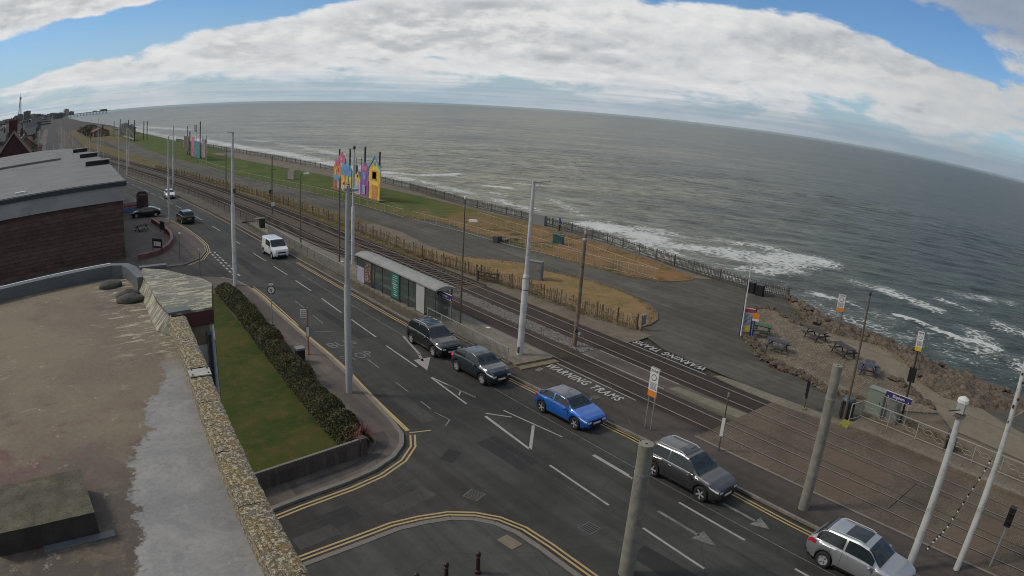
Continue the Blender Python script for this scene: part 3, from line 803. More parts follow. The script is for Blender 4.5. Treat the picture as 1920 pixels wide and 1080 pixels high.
# ------------------------------------------------------------------ road markings
def marking(name, polys, mt, z=.008):
    g = MB()
    for p_ in polys: g.sheet(p_, z)
    return obj(name, g, mt, kind='structure')
def line(a, b, w=.12):
    a, b = Vector(a), Vector(b); t = (b - a).normalized(); n_ = Vector((-t.y, t.x)) * w / 2
    return [tuple(a + n_), tuple(b + n_), tuple(b - n_), tuple(a - n_)]
cd = [((21.9, 89.4), (22.0, 85.7)), ((22.0, 80.5), (21.95, 76.5)), ((21.85, 71.0), (21.9, 66.9)), ((21.85, 64.3), (21.85, 60.4)), ((21.8, 58.2), (21.75, 54.3)), ((21.65, 51.7), (21.45, 47.4)), ((21.4, 45.5), (21.2, 41.1)), ((21.0, 39.2), (20.85, 34.9)),
      ((20.72, 33.0), (20.4, 28.8)), ((19.8, 21.1), (19.6, 17.0)), ((19.5, 14.9), (19.3, 11.5)), ((19.2, 9.5), (19.0, 6.0)), ((20.4, 27.0), (20.02, 22.8)), ((22.2, 20.7), (22.15, 18.0)), ((22.3, 15.3), (22.2, 11.6)), ((22.1, 9.0), (22.0, 6.0))]
for a, b in cd: marking('lane_dash', [line(a, b)], M['white'])
y = 95
while y < 420:
    x0, x1 = 22.0 + bend(y) - .0, 22.0 + bend(y + 4); marking('lane_dash', [line((x0, y), (x1, y + 4))], M['white']); y += 6.3
marking('hatched_taper', [line((20.75, 33.0), (21.35, 29.3), .1), line((20.95, 31.6), (21.3, 29.4), .09), line((20.7, 30.0), (21.15, 30.5), .09)], M['white'], .01)
marking('hatched_taper', [line((20.35, 27.0), (20.0, 22.8), .0 + .13), line((20.0, 22.8), (21.85, 24.8), .16), line((21.65, 27.1), (22.25, 23.0), .09), line((20.6, 27.3), (21.5, 26.2), .1), line((22.3, 20.7), (22.25, 18.3), .08)], M['white'], .012)
def arrow(name, x, y, L, w=.16, hw=.42, side=0):
    ps = [line((x, y), (x - .05, y - L * .72), w)]
    hy = y - L * .70
    ps.append([(x - .05 - hw, hy), (x - .05 + hw, hy), (x - .1, hy - L * .32)])
    return marking(name, ps, M['faded'], .0095)
marking('lane_arrow', [line((22.95, 40.3), (22.1, 36.6), .17), line((22.1, 36.8), (21.7, 35.6), .17), [(21.25, 36.0), (22.5, 35.95), (21.1, 34.1)]], mat('pinkish_road_paint', (.27, .235, .225), .7, .2, 12), .0095)
arrow('lane_arrow', 21.0, 15.4, 3.2); arrow('lane_arrow', 23.85, 14.0, 2.6)
marking('edge_line', [line((23.1, 60.0), (23.0, 14.0), .05), line((23.0, 14.0), (22.9, 2.0), .05)], M['faded'], .006)
for a, b in (((17.9, 44.2), (19.2, 43.4)), ((19.4, 52.0), (19.35, 49.8)), ((19.25, 47.8), (19.15, 45.6)), ((18.95, 41.5), (18.9, 39.8)), ((18.75, 37.6), (18.7, 35.8)), ((18.5, 33.4), (18.45, 31.8)), ((18.4, 30.4), (18.35, 29.2)), ((18.5, 27.6), (17.9, 27.1)), ((18.3, 28.8), (18.5, 27.6))):
    marking('bus_bay_dash', [line(a, b, .08)], M['faded'], .009)
# yellow lines
def lines_along(name, pts, w, mt, z=.008):
    g = MB(); P = offs(pts, w / 2); Q = offs(pts, -w / 2); g.strip(P, Q, z); return obj(name, g, mt, kind='structure')
kw = arcN[8:16]
lines_along('yellow_line', offs([(15.95, 27.6), (16.3, 32), (16.75, 36), (16.95, 39.3), (17.05, 44), (17.25, 50), (17.45, 54.5), (17.45, 57.6)], -.02), .24, M['yellow'])
lines_along('yellow_line', offs([(17.35, 46.0), (17.55, 50), (17.75, 54.5), (17.75, 58.0)], -.0), .09, M['yellow'])
a1 = offs(arcN[1:8], -.34); a2 = offs(arcN[1:8], -.56)
lines_along('yellow_line', a1, .1, M['yellow']); lines_along('yellow_line', a2, .1, M['yellow'])
marking('yellow_bar', [line((15.9, 27.35), (17.0, 27.05), .1)], M['yellow'], .0125)
b1 = offs(arcS[1:13], .32); b2 = offs(arcS[1:13], .54)
lines_along('yellow_line', b1, .1, M['yellow']); lines_along('yellow_line', b2, .1, M['yellow'])
e1 = [(24.6, 64.8), (24.55, 53.5), (24.5, 44.2), (24.6, 38), (24.75, 31), (24.9, 27.6), (25.15, 24), (25.3, 21), (25.1, 15), (24.95, 11), (24.95, 2)]
lines_along('yellow_line', e1, .09, M['yellow']); lines_along('yellow_line', offs(e1, -.22), .09, M['yellow'])
ys_ = [70, 80, 90, 105, 120, 140, 170, 200, 240]
lines_along('yellow_line', [(24.55 + bend(y), y) for y in ys_], .09, M['yellow'])
c1_ = [(14.1, 69.2), (16.1, 71.0), (17.6, 74.4), (18.25, 78), (18.4, 83), (18.3, 90), (17.4, 100)]
lines_along('yellow_line', c1_, .1, M['yellow']); lines_along('yellow_line', offs(c1_, -.24), .1, M['yellow'])
for i in range(9):
    t = i / 9; x0 = 17.75 - .5 * t; y0 = 74.2 - 12.2 * t
    marking('give_way_dash', [line((x0, y0), (x0 - .02, y0 - .75), .2)], M['white'], .009); marking('give_way_dash', [line((x0 + .45, y0 - .3), (x0 + .43, y0 - 1.05), .2)], M['white'], .009)
# tramway lines and words
marking('white_line', [line((28.82, 31.2), (28.85, 24.0), .09)], M['white'], .096); marking('white_line', [line((31.62, 31.4), (31.68, 24.3), .09)], M['white'], .075)
marking('white_line', [line((33.12, 31.3), (33.12, 24.2), .09)], M['white'], .075); marking('white_line', [line((36.0, 31.6), (35.95, 24.3), .1)], M['white'], .10)
M['letterpaint'] = paint('lettering_paint', (.34, .33, .30), .34)
def ground_text(txt, size, loc, ang, sx, mt, bold=.02, name='painted_lettering', sp=1.0):
    o = bpy.data.objects.new(name, text_mesh(txt, size, mt, name, bold=bold, sx=sx, sp=sp)); C.objects.link(o); o.location = loc; o.rotation_euler = (0, 0, ang); o['kind'] = 'structure'; return o
ground_text('WARNING TRAMS', .98, (28.12, 27.75, .097), R(-90), .70, M['letterpaint'], .022, sp=1.18)
ground_text('WARNING TRAMS', .98, (36.72, 28.1, .105), R(90), .70, M['letterpaint'], .022, sp=1.18)
M['ghost'] = paint('worn_lettering_paint', (.125, .118, .112), .44)
ground_text('BUS', 1.5, (18.5, 40.9, .0095), R(3), .8, M['ghost'], .0)
ground_text('STOP', 1.5, (18.4, 38.3, .0095), R(3), .62, M['ghost'], .0)
# drain covers
def cover(x, y, w, h, rz, mt, bars=0):
    t = bpy.data.objects.new('drain_cover', None); C.objects.link(t); t.location = (x, y, .1 if x > 26 else 0); t.rotation_euler = (0, 0, rz); t['kind'] = 'structure'
    obj('frame', MB().box((0, 0, .006), (w, h, .012)), mt, t)
    for k in range(bars): obj('slot', MB().box((-w / 2 + w * (k + .8) / (bars + .6), 0, .0135), (w / bars * .4, h * .8, .004)), M['groove'], t)
M['iron'] = mat('cast_iron', (.045, .042, .04), .7, .3, 6)
cover(15.3, 20.85, .75, .75, .4, mat('light_cover', (.085, .08, .074), .8, .2, 5), 9); cover(13.0, 23.1, .55, .45, .2, M['iron'], 6); cover(17.7, 16.2, .7, .7, .1, mat('worn_cover', (.075, .072, .07), .8, .2, 5), 5)
o = obj('inspection_cover', MB().box((0, 0, .112), (.55, .85, .02)), M['sand'], kind='structure'); o.location = (14.35, 17.15, 0); o.rotation_euler = (0, 0, .12)
for x, y, z in ((28.85, 38.4, .287), (28.75, 43.9, .287), (29.15, 34.0, .066), (28.4, 56, .287), (28.2, 62, .287)):
    o = obj('cover_disc', MB().lathe([(.16, 0), (.16, .012)], 14), M['signwhite'], kind='structure'); o.location = (x, y, z)
cover(27.1, 30.6, .6, .35, .3, mat('concrete_cover', (.13, .12, .105), .9, .2, 5)); cover(27.1, 25.6, .5, .5, .2, M['pave'])

# repairs in the tarmac
M['repair_a'] = asphalt('repair_tarmac_dark', (.027, .026, .0255), .1); M['repair_b'] = asphalt('repair_tarmac_pale', (.052, .049, .044), .15)
for i, (x, y, w_, h_, a_, k_) in enumerate([(18.9, 23.2, 1.3, 3.4, .05, 0), (17.6, 30.5, .9, 5.2, -.03, 1), (20.3, 45.0, .7, 7.5, .02, 0), (12.6, 21.9, 2.6, 1.0, .15, 1), (9.6, 22.2, 1.6, 1.2, .1, 0), (8.2, 21.4, 1.9, .9, .1, 1), (16.4, 24.3, 1.2, .8, .5, 0), (23.6, 50.0, .8, 6.0, .0, 1), (18.2, 12.0, 1.1, 4.0, .03, 0), (21.6, 8.8, .9, 3.0, .02, 1), (19.6, 66.0, 1.0, 8.0, .0, 0), (22.9, 33.5, .5, 2.2, 0, 1)]):
    o = obj('tarmac_repair', MB().sheet([(-w_ / 2, -h_ / 2), (w_ / 2, -h_ / 2 + .1), (w_ / 2 - .05, h_ / 2), (-w_ / 2 + .04, h_ / 2 - .08)], .0055 + .0002 * i), M['repair_b' if k_ else 'repair_a'], kind='structure'); o.location = (x, y, 0); o.rotation_euler = (0, 0, a_)
M['seam'] = paint('tar_seam', (.012, .012, .012), .44)
for pts in ([(19.0, 5), (19.1, 18), (18.9, 30), (19.2, 44), (19.5, 60)], [(21.0, 4), (21.3, 14), (21.5, 24)], [(16.8, 18), (17.1, 23), (17.4, 28.4)], [(15.8, 23.9), (11, 22.7), (5, 21.9)], [(23.9, 28), (24.0, 45), (23.8, 60)]):
    lines_along('tar_seam', pts, .035, M['seam'], .0075)
# ================================================================== THE APARTMENT ROOF (foreground)
RZ = 12.75
def roofmat():
    m, nt, p, v = newmat('roof_felt'); p.inputs['Roughness'].default_value = .9
    x, y, z = sep(nt, v)
    n1 = noise(nt, v, .55, 6.0, .6, .3); n2 = noise(nt, v, 3.5, 7.0, .72, .4); n3 = noise(nt, v, 22, 5.0, .7)
    c = mixc(nt, n1.sm(.38, .62), (.165, .135, .086), (.138, .105, .074))
    c = mixc(nt, (y.sm(7.6, 5.2) * 1.0) * n2.sm(.35, .55, .35, .95), c, (.068, .055, .044))
    pur = noise(nt, vmath(nt, 'ADD', v, (2.2, 7., 0.)), 1.1, 6.0, .7).sm(.46, .60) * y.sm(8.0, 7.2) * y.sm(5.4, 6.2)
    c = mixc(nt, pur * .85, c, (.12, .055, .050))
    # pale scuffed paint near the north end
    sc = noise(nt, comb(nt, x * 2.2, y * 7.0, 0.0), 1.0, 7.0, .75, .5)
    c = mixc(nt, sc.sm(.53, .57) * y.sm(8.2, 9.8) * x.sm(.5, 1.3) * .85, c, (.36, .34, .24)); c = mixc(nt, sc.sm(.60, .62) * noise(nt, v, .7, 3.0).sm(.52, .60) * .5, c, (.28, .25, .19))
    c = mixc(nt, noise(nt, v, 2.6, 8.0, .8).sm(.60, .64) * .6, c, (.30, .27, .21)); c = mixc(nt, noise(nt, vmath(nt, 'ADD', v, (8., 3., 0.)), .9, 7.0, .7).sm(.53, .66) * .55, c, (.075, .062, .050))
    c = mixc(nt, noise(nt, comb(nt, x * 1.2, y * 5., 3.0), 1.0, 6.0, .7).sm(.63, .67) * .4, c, (.045, .042, .035))
    # the new cement wash along the parapet, ragged edge
    e = x - ((y - 4.5) * .215 + .12) - (y - 6.3).mx(0.0) * .10
    e = e + (noise(nt, v, 1.3, 8.0, .72) - .5) * 1.05 + (noise(nt, v, 9, 4.0, .7) - .5) * .16
    cem = e.sm(-.015, .05) * y.sm(9.3, 8.3) * (noise(nt, v, 5, 6.0, .75).sm(.30, .42, .55, 1.0))
    cc_ = mixc(nt, noise(nt, v, 1.6, 7.0, .6, 1.2).sm(.35, .65), (.245, .235, .222), (.185, .180, .175))
    cc_ = mixc(nt, noise(nt, v, 6, 6.0, .7).sm(.58, .64) * .5, cc_, (.26, .25, .22))
    c = mixc(nt, cem, c, cc_)
    nt.links.new(bright(nt, c, n3.sm(.25, .75, .86, 1.14)), p.inputs['Base Color'])
    bump(nt, p, n2 * .6 + n3 * .4 + cem * .5, .5, .012); return m
def lichenmat():
    m, nt, p, v = newmat('lichened_coping'); p.inputs['Roughness'].default_value = .95
    a = noise(nt, v, 26, 7.0, .85, .2); b = noise(nt, v, 2.2, 6.0, .8); d = noise(nt, vmath(nt, 'ADD', v, (4., 2., 1.)), 44, 5.0, .8)
    x, y, z = sep(nt, v)
    c = mixc(nt, b.sm(.42, .58), (.165, .108, .030), (.120, .094, .068))
    c = mixc(nt, a.sm(.50, .54), c, (.42, .38, .27)); c = mixc(nt, d.sm(.52, .57) * .9, c, (.030, .026, .018))
    c = mixc(nt, noise(nt, vmath(nt, 'ADD', v, (7., 7., 0.)), 6.1, 8.0, .85).sm(.60, .66), c, (.29, .145, .03))
    c = mixc(nt, noise(nt, vmath(nt, 'ADD', v, (1., 8., 0.)), 9.1, 7.0, .8).sm(.62, .68), c, (.11, .125, .04))
    nt.links.new(c, p.inputs['Base Color']); bump(nt, p, a + d * .5, .9, .012); return m
M['roof'] = roofmat(); M['lichen'] = lichenmat()
M['render'] = mat('white_render', (.34, .335, .32), .9, .1, .8, dirt=(.26, .25, .23), dsc=.5)
M['redfascia'] = mat('maroon_fascia', (.070, .020, .017), .7, .15, 1.5)
M['lead'] = mat('grey_flashing', (.095, .105, .105), .6, .2, 1.5, bmp=.1)
M['dkglass'] = mat('window_pane', (.025, .028, .032), .12, .1, 2, spec=.8)
ab = thing('apartment_building', 'flat-roofed apartment block with lichened parapet in the left foreground', 'building', (0, 0, 0))
inset = [(-12, -5.9), (.55, -5.9), (1.0, 1.0), (1.27, 3.7), (1.36, 4.8), (1.44, 5.7), (1.56, 6.8), (1.68, 7.9), (1.88, 9.9), (1.9, 10.1), (2.40, 10.12), (2.72, 11.5), (2.66, 11.85), (2.38, 12.45), (2.2, 12.9), (1.75, 13.5), (1.45, 13.75), (1.15, 13.95), (-12, 11.5)]
w = MB().prism(inset, 0, 12.45); obj('wall', w, M['render'], ab)
w = MB().prism([(p_[0] - .03 if 0 < i < 10 else p_[0] - .01, p_[1]) for i, p_ in enumerate(inset)], 12.455, RZ); obj('roof', w, M['roof'], ab)
# parapet: coping stones, each piece its own
par = [(.45, -5.9), (.92, 1.0), (1.20, 3.7), (1.285, 4.7), (1.38, 5.65), (1.50, 6.8), (1.62, 7.8), (1.73, 8.9), (1.82, 9.95)]
g = MB(); g.strip(offs(par, .115), offs(par, -.115), 12.4, 12.93); obj('parapet', g, M['lichen'], ab)
P = [Vector(p_) for p_ in par]; cuts = []
for a, b in zip(P, P[1:]):
    n_ = max(1, round((b - a).length / .75))
    for i in range(n_): cuts.append((a.lerp(b, i / n_), a.lerp(b, (i + 1) / n_)))
for a, b in cuts:
    d = b - a; m_ = (a + b) / 2
    g = MB(); nx_, ny_ = 14, 7; L_ = d.length - .006; wd = .255
    for i in range(nx_ + 1):
        for j in range(ny_ + 1):
            u, v_ = i / nx_ - .5, j / ny_ - .5
            e_ = .012 if (j in (0, ny_)) else 0
            g.v.append((u * L_, v_ * wd + rnd.uniform(-.004, .004) * (j in (0, ny_)), .045 - e_ + rnd.uniform(-.004, .004)))
    for i in range(nx_):
        for j in range(ny_):
            o_ = i * (ny_ + 1) + j; g.f.append((o_, o_ + ny_ + 1, o_ + ny_ + 2, o_ + 1))
    bx = MB().box((0, 0, .0), (L_, wd, .06)); g.add(bx.v, [bx.f[0], bx.f[1], bx.f[2], bx.f[3], bx.f[4]])
    o = obj('coping_stone', g, M['lichen'], ab); o.location = (m_.x, m_.y, 12.955 + rnd.uniform(-.003, .003)); o.rotation_euler = (0, 0, math.atan2(d.y, d.x))
# metal joint cover on the parapet
o = obj('joint_plate', MB().box((0, 0, 0), (.262, .22, .012)), mat('pale_plate', (.33, .31, .27), .7, .2, 6), ab); o.location = (1.60, 7.62, 13.012); o.rotation_euler = (0, 0, -.12)
for dx_, dy_ in ((-.10, -.07), (.09, -.08), (-.08, .09), (.11, .07)): obj('bolt', MB().lathe([(.010, 0), (.010, .012)], 8, (1.60 + dx_, 7.62 + dy_, 13.018)), M['black'], ab)
# raised bay with maroon fascia
bay = [(1.72, 10.08), (2.41, 10.12), (2.76, 11.5), (2.70, 11.9), (2.40, 12.5), (2.2, 12.95), (1.8, 13.3), (1.72, 12.9), (1.70, 11.0)]
obj('bay_fascia', MB().prism([(p_[0] + (.02 if p_[0] > 1.9 else 0), p_[1] - (.02 if p_[1] < 10.2 else 0)) for p_ in bay], 12.76, 12.975), M['redfascia'], ab)
M['scuffed'] = lichenmat()
def scuff():
    m, nt, p, v = newmat('scuffed_bay_roof'); p.inputs['Roughness'].default_value = .9
    x, y, z = sep(nt, v)
    s = noise(nt, comb(nt, x * 3, y * 9, 0.), 1.0, 7.0, .8, .6)
    c = mixc(nt, noise(nt, v, 2, 5.0).sm(.4, .6), (.13, .12, .095), (.165, .155, .12)); c = mixc(nt, s.sm(.50, .56), c, (.36, .335, .245)); c = mixc(nt, noise(nt, v, 11, 5.0, .7).sm(.60, .66), c, (.09, .095, .035))
    nt.links.new(c, p.inputs['Base Color']); bump(nt, p, s, .7, .012); return m
M['scuff'] = scuff()
obj('bay_roof', MB().prism(bay, 12.976, 13.01), M['scuff'], ab)
obj('flashing', MB().box((1.88, 10.20, 13.02), (.36, .24, .03), .05), M['lead'], ab)
# low kerb along the north edge, curving round at the corner
nk = [(-12, 11.62), (-1.35, 13.55), (.6, 14.0), (1.25, 14.1), (1.52, 13.95), (1.62, 13.6), (1.66, 13.1), (1.70, 12.7)]
g = MB(); g.strip(offs(nk, .10), offs(nk, -.10), 12.6, 12.99); obj('roof_upstand', g, M['lead'], ab)
g = MB(); g.strip(offs(nk[:4], .115), offs(nk[:4], .07), 12.99, 13.0); obj('edge_trim', g, M['signwhite'], ab)
obj('upstand_box', MB().box((2.02, 13.35, 12.98), (.55, .16, .10), -.1), M['lead'], ab)
# tall narrow window in the end of the bay, with more below
for zz in (12.1, 9.3, 6.5, 3.7):
    f = obj('window', MB().box((0, 0, 0), (.075, .05, 1.1)), M['lead'], ab); f.location = (2.33, 10.10, zz); obj('pane', MB().box((0, -.028, 0), (.045, .01, 1.0)), M['dkglass'], f)
    f = obj('window', MB().box((0, 0, 0), (.05, .7, 1.2)), M['signwhite'], ab); f.location = (2.56, 10.8, zz - .3); f.rotation_euler = (0, 0, -.23); obj('pane', MB().box((.028, 0, 0), (.01, .6, 1.1)), M['dkglass'], f)
obj('bay_fillet', MB().add([(1.74, 10.02, 13.008), (1.72, 12.0, 13.008), (1.76, 13.2, 13.008), (1.66, 13.2, 12.757), (1.60, 12.4, 12.757), (1.52, 10.2, 12.757), (1.7, 9.8, 12.757)], [(0, 1, 4, 5), (1, 2, 3, 4), (0, 5, 6)]), M['scuff'], ab)
# roof clutter
hb = thing('roof_hatch', 'moss-covered low concrete block on the roof at the lower left', 'roof hatch', (-.56, 5.53, RZ), .05)
M['mossy'] = mat('mossy_concrete', (.090, .080, .055), .95, .5, 5.0, bmp=.8, bsc=60, dirt=(.072, .068, .028), dsc=9)
g = MB(); nx_ = 22
for i in range(nx_ + 1):
    for j in range(17): g.v.append((-.52 + 1.04 * i / nx_, -.40 + .80 * j / 16, .22 + rnd.uniform(-.0015, .0015)))
for i in range(nx_):
    for j in range(16): o_ = i * 17 + j; g.f.append((o_, o_ + 17, o_ + 18, o_ + 1))
obj('lid', g, M['mossy'], hb)
obj('body', MB().box((0, 0, .11), (1.03, .79, .215)), mat('tarred_block', (.032, .028, .024), .9, .4, 4, bmp=.4), hb)
obj('cement_fillet', MB().box((.3, -.44, .006), (.7, .09, .014)), M['lead'], hb)
def sandbag(x, y, r, rz, lab):
    bm = bmesh.new(); bmesh.ops.create_icosphere(bm, subdivisions=3, radius=1)
    from mathutils import noise as mn
    for v_ in bm.verts:
        k = 1 + .16 * mn.noise(v_.co * 1.7 + Vector((x * 9, y, 0))); v_.co.x *= k; v_.co.y *= .62 * k; v_.co.z = max(-.12, v_.co.z * .42 * k + .03 * mn.noise(v_.co * 5))
    me_ = bpy.data.meshes.new('sandbag'); bm.to_mesh(me_); bm.free(); me_.materials.append(M['bag']); me_.polygons.foreach_set('use_smooth', [True] * len(me_.polygons))
    o = bpy.data.objects.new('sandbag', me_); C.objects.link(o); o.location = (x, y, RZ + r * .12); o.scale = (r, r, r); o.rotation_euler = (0, 0, rz); tag(o, lab, 'sandbag'); return o
M['bag'] = mat('weathered_sandbag', (.075, .070, .060), .95, .3, 3, bmp=.5, bsc=12)
sandbag(1.12, 13.25, .25, .1, 'grey weathered sandbag nearest the far edge of the roof'); sandbag(1.36, 12.4, .24, .25, 'upper one of the two stacked sandbags beside the bay roof'); sandbag(1.36, 12.05, .26, -.1, 'lower one of the two stacked sandbags beside the bay roof')

# front garden: lawn, hedge, boundary wall
g = MB(); g.prism([(3.2, 25.6), (12.4, 26.9), (12.5, 30), (12.9, 36), (13.2, 43), (13.6, 50), (13.9, 57), (3, 57)], .02, .16); obj('front_lawn', g, M['lawn'], kind='structure')
bw = thing('boundary_wall', 'dark brick garden wall with pale coping between the lawn and the side road', 'wall', (0, 0, 0))
M['dkbrick'] = pavers('dark_brick', (.062, .048, .040), .22, .075, .12, .25, .7, .3)
A_, B_ = Vector((2.0, 24.85)), Vector((12.7, 26.3)); d = B_ - A_; an = math.atan2(d.y, d.x); m_ = (A_ + B_) / 2
ww = obj('wall_body', MB().box((0, 0, .5), (d.length, .22, .84)), M['dkbrick'], bw); ww.location = (m_.x, m_.y, 0); ww.rotation_euler = (0, 0, an)
o = obj('coping', MB().box((0, 0, .95), (d.length + .04, .13, .05)), M['kerb'], bw); o.location = (m_.x, m_.y, 0); o.rotation_euler = (0, 0, an)
o = obj('end_pier', MB().box((0, 0, .52), (.36, .36, 1.02)), M['dkbrick'], bw); o.location = (B_.x + .05, B_.y, 0); o.rotation_euler = (0, 0, an)
nb_ = 0
for c_ in range(5):                                                            # brick-on-end band below the coping
    pass
for i in range(120):
    o = obj('brick', bpy.data.meshes.get('wall_brick') or mesh_of('wall_brick', MB().box((0, 0, 0), (.066, .24, .21)), M['dkbrick']), None, bw)
    t = (i + .5) / 120; q_ = A_.lerp(B_, t); o.location = (q_.x, q_.y, .815); o.rotation_euler = (0, 0, an)
lw = thing('boundary_wall', 'low brick wall hidden in the hedge beside the main road pavement', 'wall', (0, 0, 0))
hp = [(12.9, 26.6), (13.3, 30.2), (13.85, 35), (14.2, 40), (14.55, 45), (14.9, 50), (15.3, 57)]
g = MB(); g.strip(offs(hp, .1), offs(hp, -.1), .05, .62); obj('wall_body', g, M['dkbrick'], lw)
# hedge of leaves
hd = thing('hedge', 'mixed green and reddish shrub hedge beside the front lawn and pavement', 'hedge', (0, 0, 0))
def leafmat(name, cols):
    m, nt, p, v = newmat(name); p.inputs['Roughness'].default_value = .7; p.inputs['Specular IOR Level'].default_value = .25
    gi = nt.nodes.new('ShaderNodeNewGeometry'); r_ = N(nt, gi.outputs['Random Per Island'])
    c = mixc(nt, r_, cols[0], cols[1]); c = mixc(nt, (r_ * 7.3).fr().sm(.75, .9), c, cols[2]); c = mixc(nt, noise(nt, v, .7, 4.0).sm(.52, .62) * .7, c, cols[3])
    nt.links.new(c, p.inputs['Base Color']); return m
M['leaf'] = leafmat('hedge_leaves', [(.032, .046, .016), (.085, .088, .034), (.14, .082, .050), (.095, .072, .048)])
def leaf_cloud(name, fn, n, size, mt, parent, kind='stuff'):
    rs_ = np.random.RandomState(len(C.objects)); pts = fn(rs_, n); n = len(pts)
    a = rs_.normal(size=(n, 3)); a /= np.linalg.norm(a, axis=1, keepdims=True); b = np.cross(a, rs_.normal(size=(n, 3))); b /= np.linalg.norm(b, axis=1, keepdims=True)
    s = size * rs_.uniform(.6, 1.4, (n, 1))
    q_ = np.stack([pts - a * s, pts + b * s * .5, pts + a * s, pts - b * s * .5], 1).reshape(-1, 3)
    me_ = bpy.data.meshes.new(name); me_.vertices.add(4 * n); me_.vertices.foreach_set('co', q_.ravel())
    me_.loops.add(4 * n); me_.loops.foreach_set('vertex_index', np.arange(4 * n, dtype=np.int32)); me_.polygons.add(n); me_.polygons.foreach_set('loop_start', np.arange(0, 4 * n, 4, dtype=np.int32)); me_.update(calc_edges=True)
    me_.materials.append(mt); o = bpy.data.objects.new(name, me_); C.objects.link(o); o.parent = parent
    if kind: o['kind'] = kind
    return o
hax = [(12.9, 26.9), (12.95, 30), (13.35, 35), (13.75, 40), (14.1, 45), (14.5, 50), (14.75, 57.5)]
def hedge_pts(rs_, n):
    t = rs_.rand(n) * (len(hax) - 1); i = np.minimum(t.astype(int), len(hax) - 2); f = (t - i)[:, None]; H_ = np.array(hax)
    c = H_[i] * (1 - f) + H_[i + 1] * f; yy_ = c[:, 1]
    wob = .74 + .30 * np.sin(yy_ * 1.9) * np.sin(yy_ * .83 + 1) + .20 * np.sin(yy_ * 4.3) * np.sin(yy_ * .4)
    th = rs_.rand(n) * math.pi; rad = .72 + .28 * rs_.rand(n) ** .5
    xx = c[:, 0] + np.cos(th) * .86 * rad * (.85 + .15 * wob); zz = .12 + np.sin(th) * 1.2 * rad * wob + .1
    return np.stack([xx, yy_ + rs_.normal(size=n) * .1, zz], 1)
leaf_cloud('foliage', hedge_pts, 62000, .055, M['leaf'], hd)
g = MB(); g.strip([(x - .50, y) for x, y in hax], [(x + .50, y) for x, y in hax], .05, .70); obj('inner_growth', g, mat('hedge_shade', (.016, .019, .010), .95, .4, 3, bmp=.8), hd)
M['redleaf'] = leafmat('red_leaves', [(.16, .035, .04), (.10, .02, .03), (.18, .07, .05), (.12, .04, .05)])
def spiky(x, y, s, mt, label, n=46):
    t = thing('spiky_plant', label, 'plant', (x, y, .2)); g = MB()
    for i in range(n):
        a_ = rnd.uniform(0, 6.28); e_ = rnd.uniform(.3, 1.3); l_ = s * rnd.uniform(.6, 1.1); dx_, dy_ = math.cos(a_), math.sin(a_); w_ = .02 * s
        p1 = Vector((dx_ * math.cos(e_) * l_ * .6, dy_ * math.cos(e_) * l_ * .6, math.sin(e_) * l_ * .7 + .3)); p2 = Vector((dx_ * l_ * .95, dy_ * l_ * .95, math.sin(e_) * l_ * .55 + .25)); n_ = Vector((-dy_, dx_, 0)) * w_
        g.add([(-n_.x, -n_.y, .2), (n_.x, n_.y, .2), tuple(p1 + n_), tuple(p2), tuple(p1 - n_)], [(0, 1, 2, 4), (4, 2, 3)])
    obj('leaves', g, mt, t, kind='stuff'); obj('stem', MB().lathe([(.06, 0), (.05, .3)], 7), M['wood'], t); return t
spiky(13.2, 27.2, 1.05, M['redleaf'], 'dark red spiky plant at the street corner end of the hedge', 70); spiky(12.9, 28.2, .8, M['leaf'], 'green arching plant beside the red one at the hedge end', 50); spiky(14.3, 41.9, .9, M['redleaf'], 'pinkish bushy plant halfway along the hedge')
bb = thing('litter_bin', 'squat dark litter bin on the pavement against the hedge', 'bin', (14.7, 38.9, .1))
obj('bin_body', MB().box((0, 0, .42), (.5, .5, .84)), M['black'], bb); obj('bin_lid', MB().box((0, 0, .9), (.56, .56, .12)), mat('bin_lid_grey', (.16, .16, .16), .5, .2, 3), bb); obj('opening', MB().box((.27, 0, .68), (.03, .34, .16)), M['groove'], bb)

# ================================================================== NEIGHBOURING BUILDING
nb = thing('flat_roofed_building', 'long brick building with grey felt roof and pale fascia on the left', 'building', (0, 0, 0))
M['nbrick'] = mat('brown_hung_tile', (.085, .050, .038), .85, .35, 1.1, bmp=.2, dirt=(.060, .040, .033), dsc=.4, rv=.16)
M['felt'] = mat('grey_felt_roof', (.155, .152, .146), .8, .14, .35, dirt=(.125, .122, .118), dsc=.18)
fp = [(-28, 70.3), (8.7, 75.6), (9.2, 100), (8.9, 119), (8.1, 137), (4.8, 157), (-2, 164), (-30, 160)]
ins = [(-28, 70.6), (8.4, 75.9), (8.9, 100), (8.6, 119), (7.8, 137), (4.6, 156.6), (-2, 163.6), (-30, 159.6)]
obj('wall', MB().prism(ins, 0, 6.3), M['groove'], nb)
A_, B_ = Vector((-28, 70.6)), Vector((8.4, 75.9)); d = B_ - A_; an = math.atan2(d.y, d.x)
cm = None
for k in range(15):                                                             # courses of hung tile, lapped
    z0 = .05 + k * .415
    q_ = obj('tile_course', cm or MB().box((0, 0, 0), (d.length, .10, .395), m=Matrix.Rotation(R(-6), 3, 'X')), M['nbrick'], nb); cm = q_.data
    m_ = (A_ + B_) / 2; q_.location = (m_.x + math.sin(an) * .03, m_.y - math.cos(an) * .03, z0 + .2); q_.rotation_euler = (0, 0, an)
obj('fascia', MB().prism([(-28, 70.3), (8.7, 75.6), (9.2, 100), (8.9, 100), (8.4, 76.2), (-28, 70.9)], 6.3, 7.85), mat('pale_fascia', (.29, .29, .27), .7, .12, .4, dirt=(.23, .23, .215), dsc=.3), nb)
obj('roof_edge', MB().prism([(-28.1, 70.15), (8.85, 75.45), (9.35, 100), (9.0, 100), (8.6, 75.9), (-28.1, 70.6)], 7.85, 8.3), mat('dark_roof_edge', (.035, .04, .045), .6, .2, 1), nb)
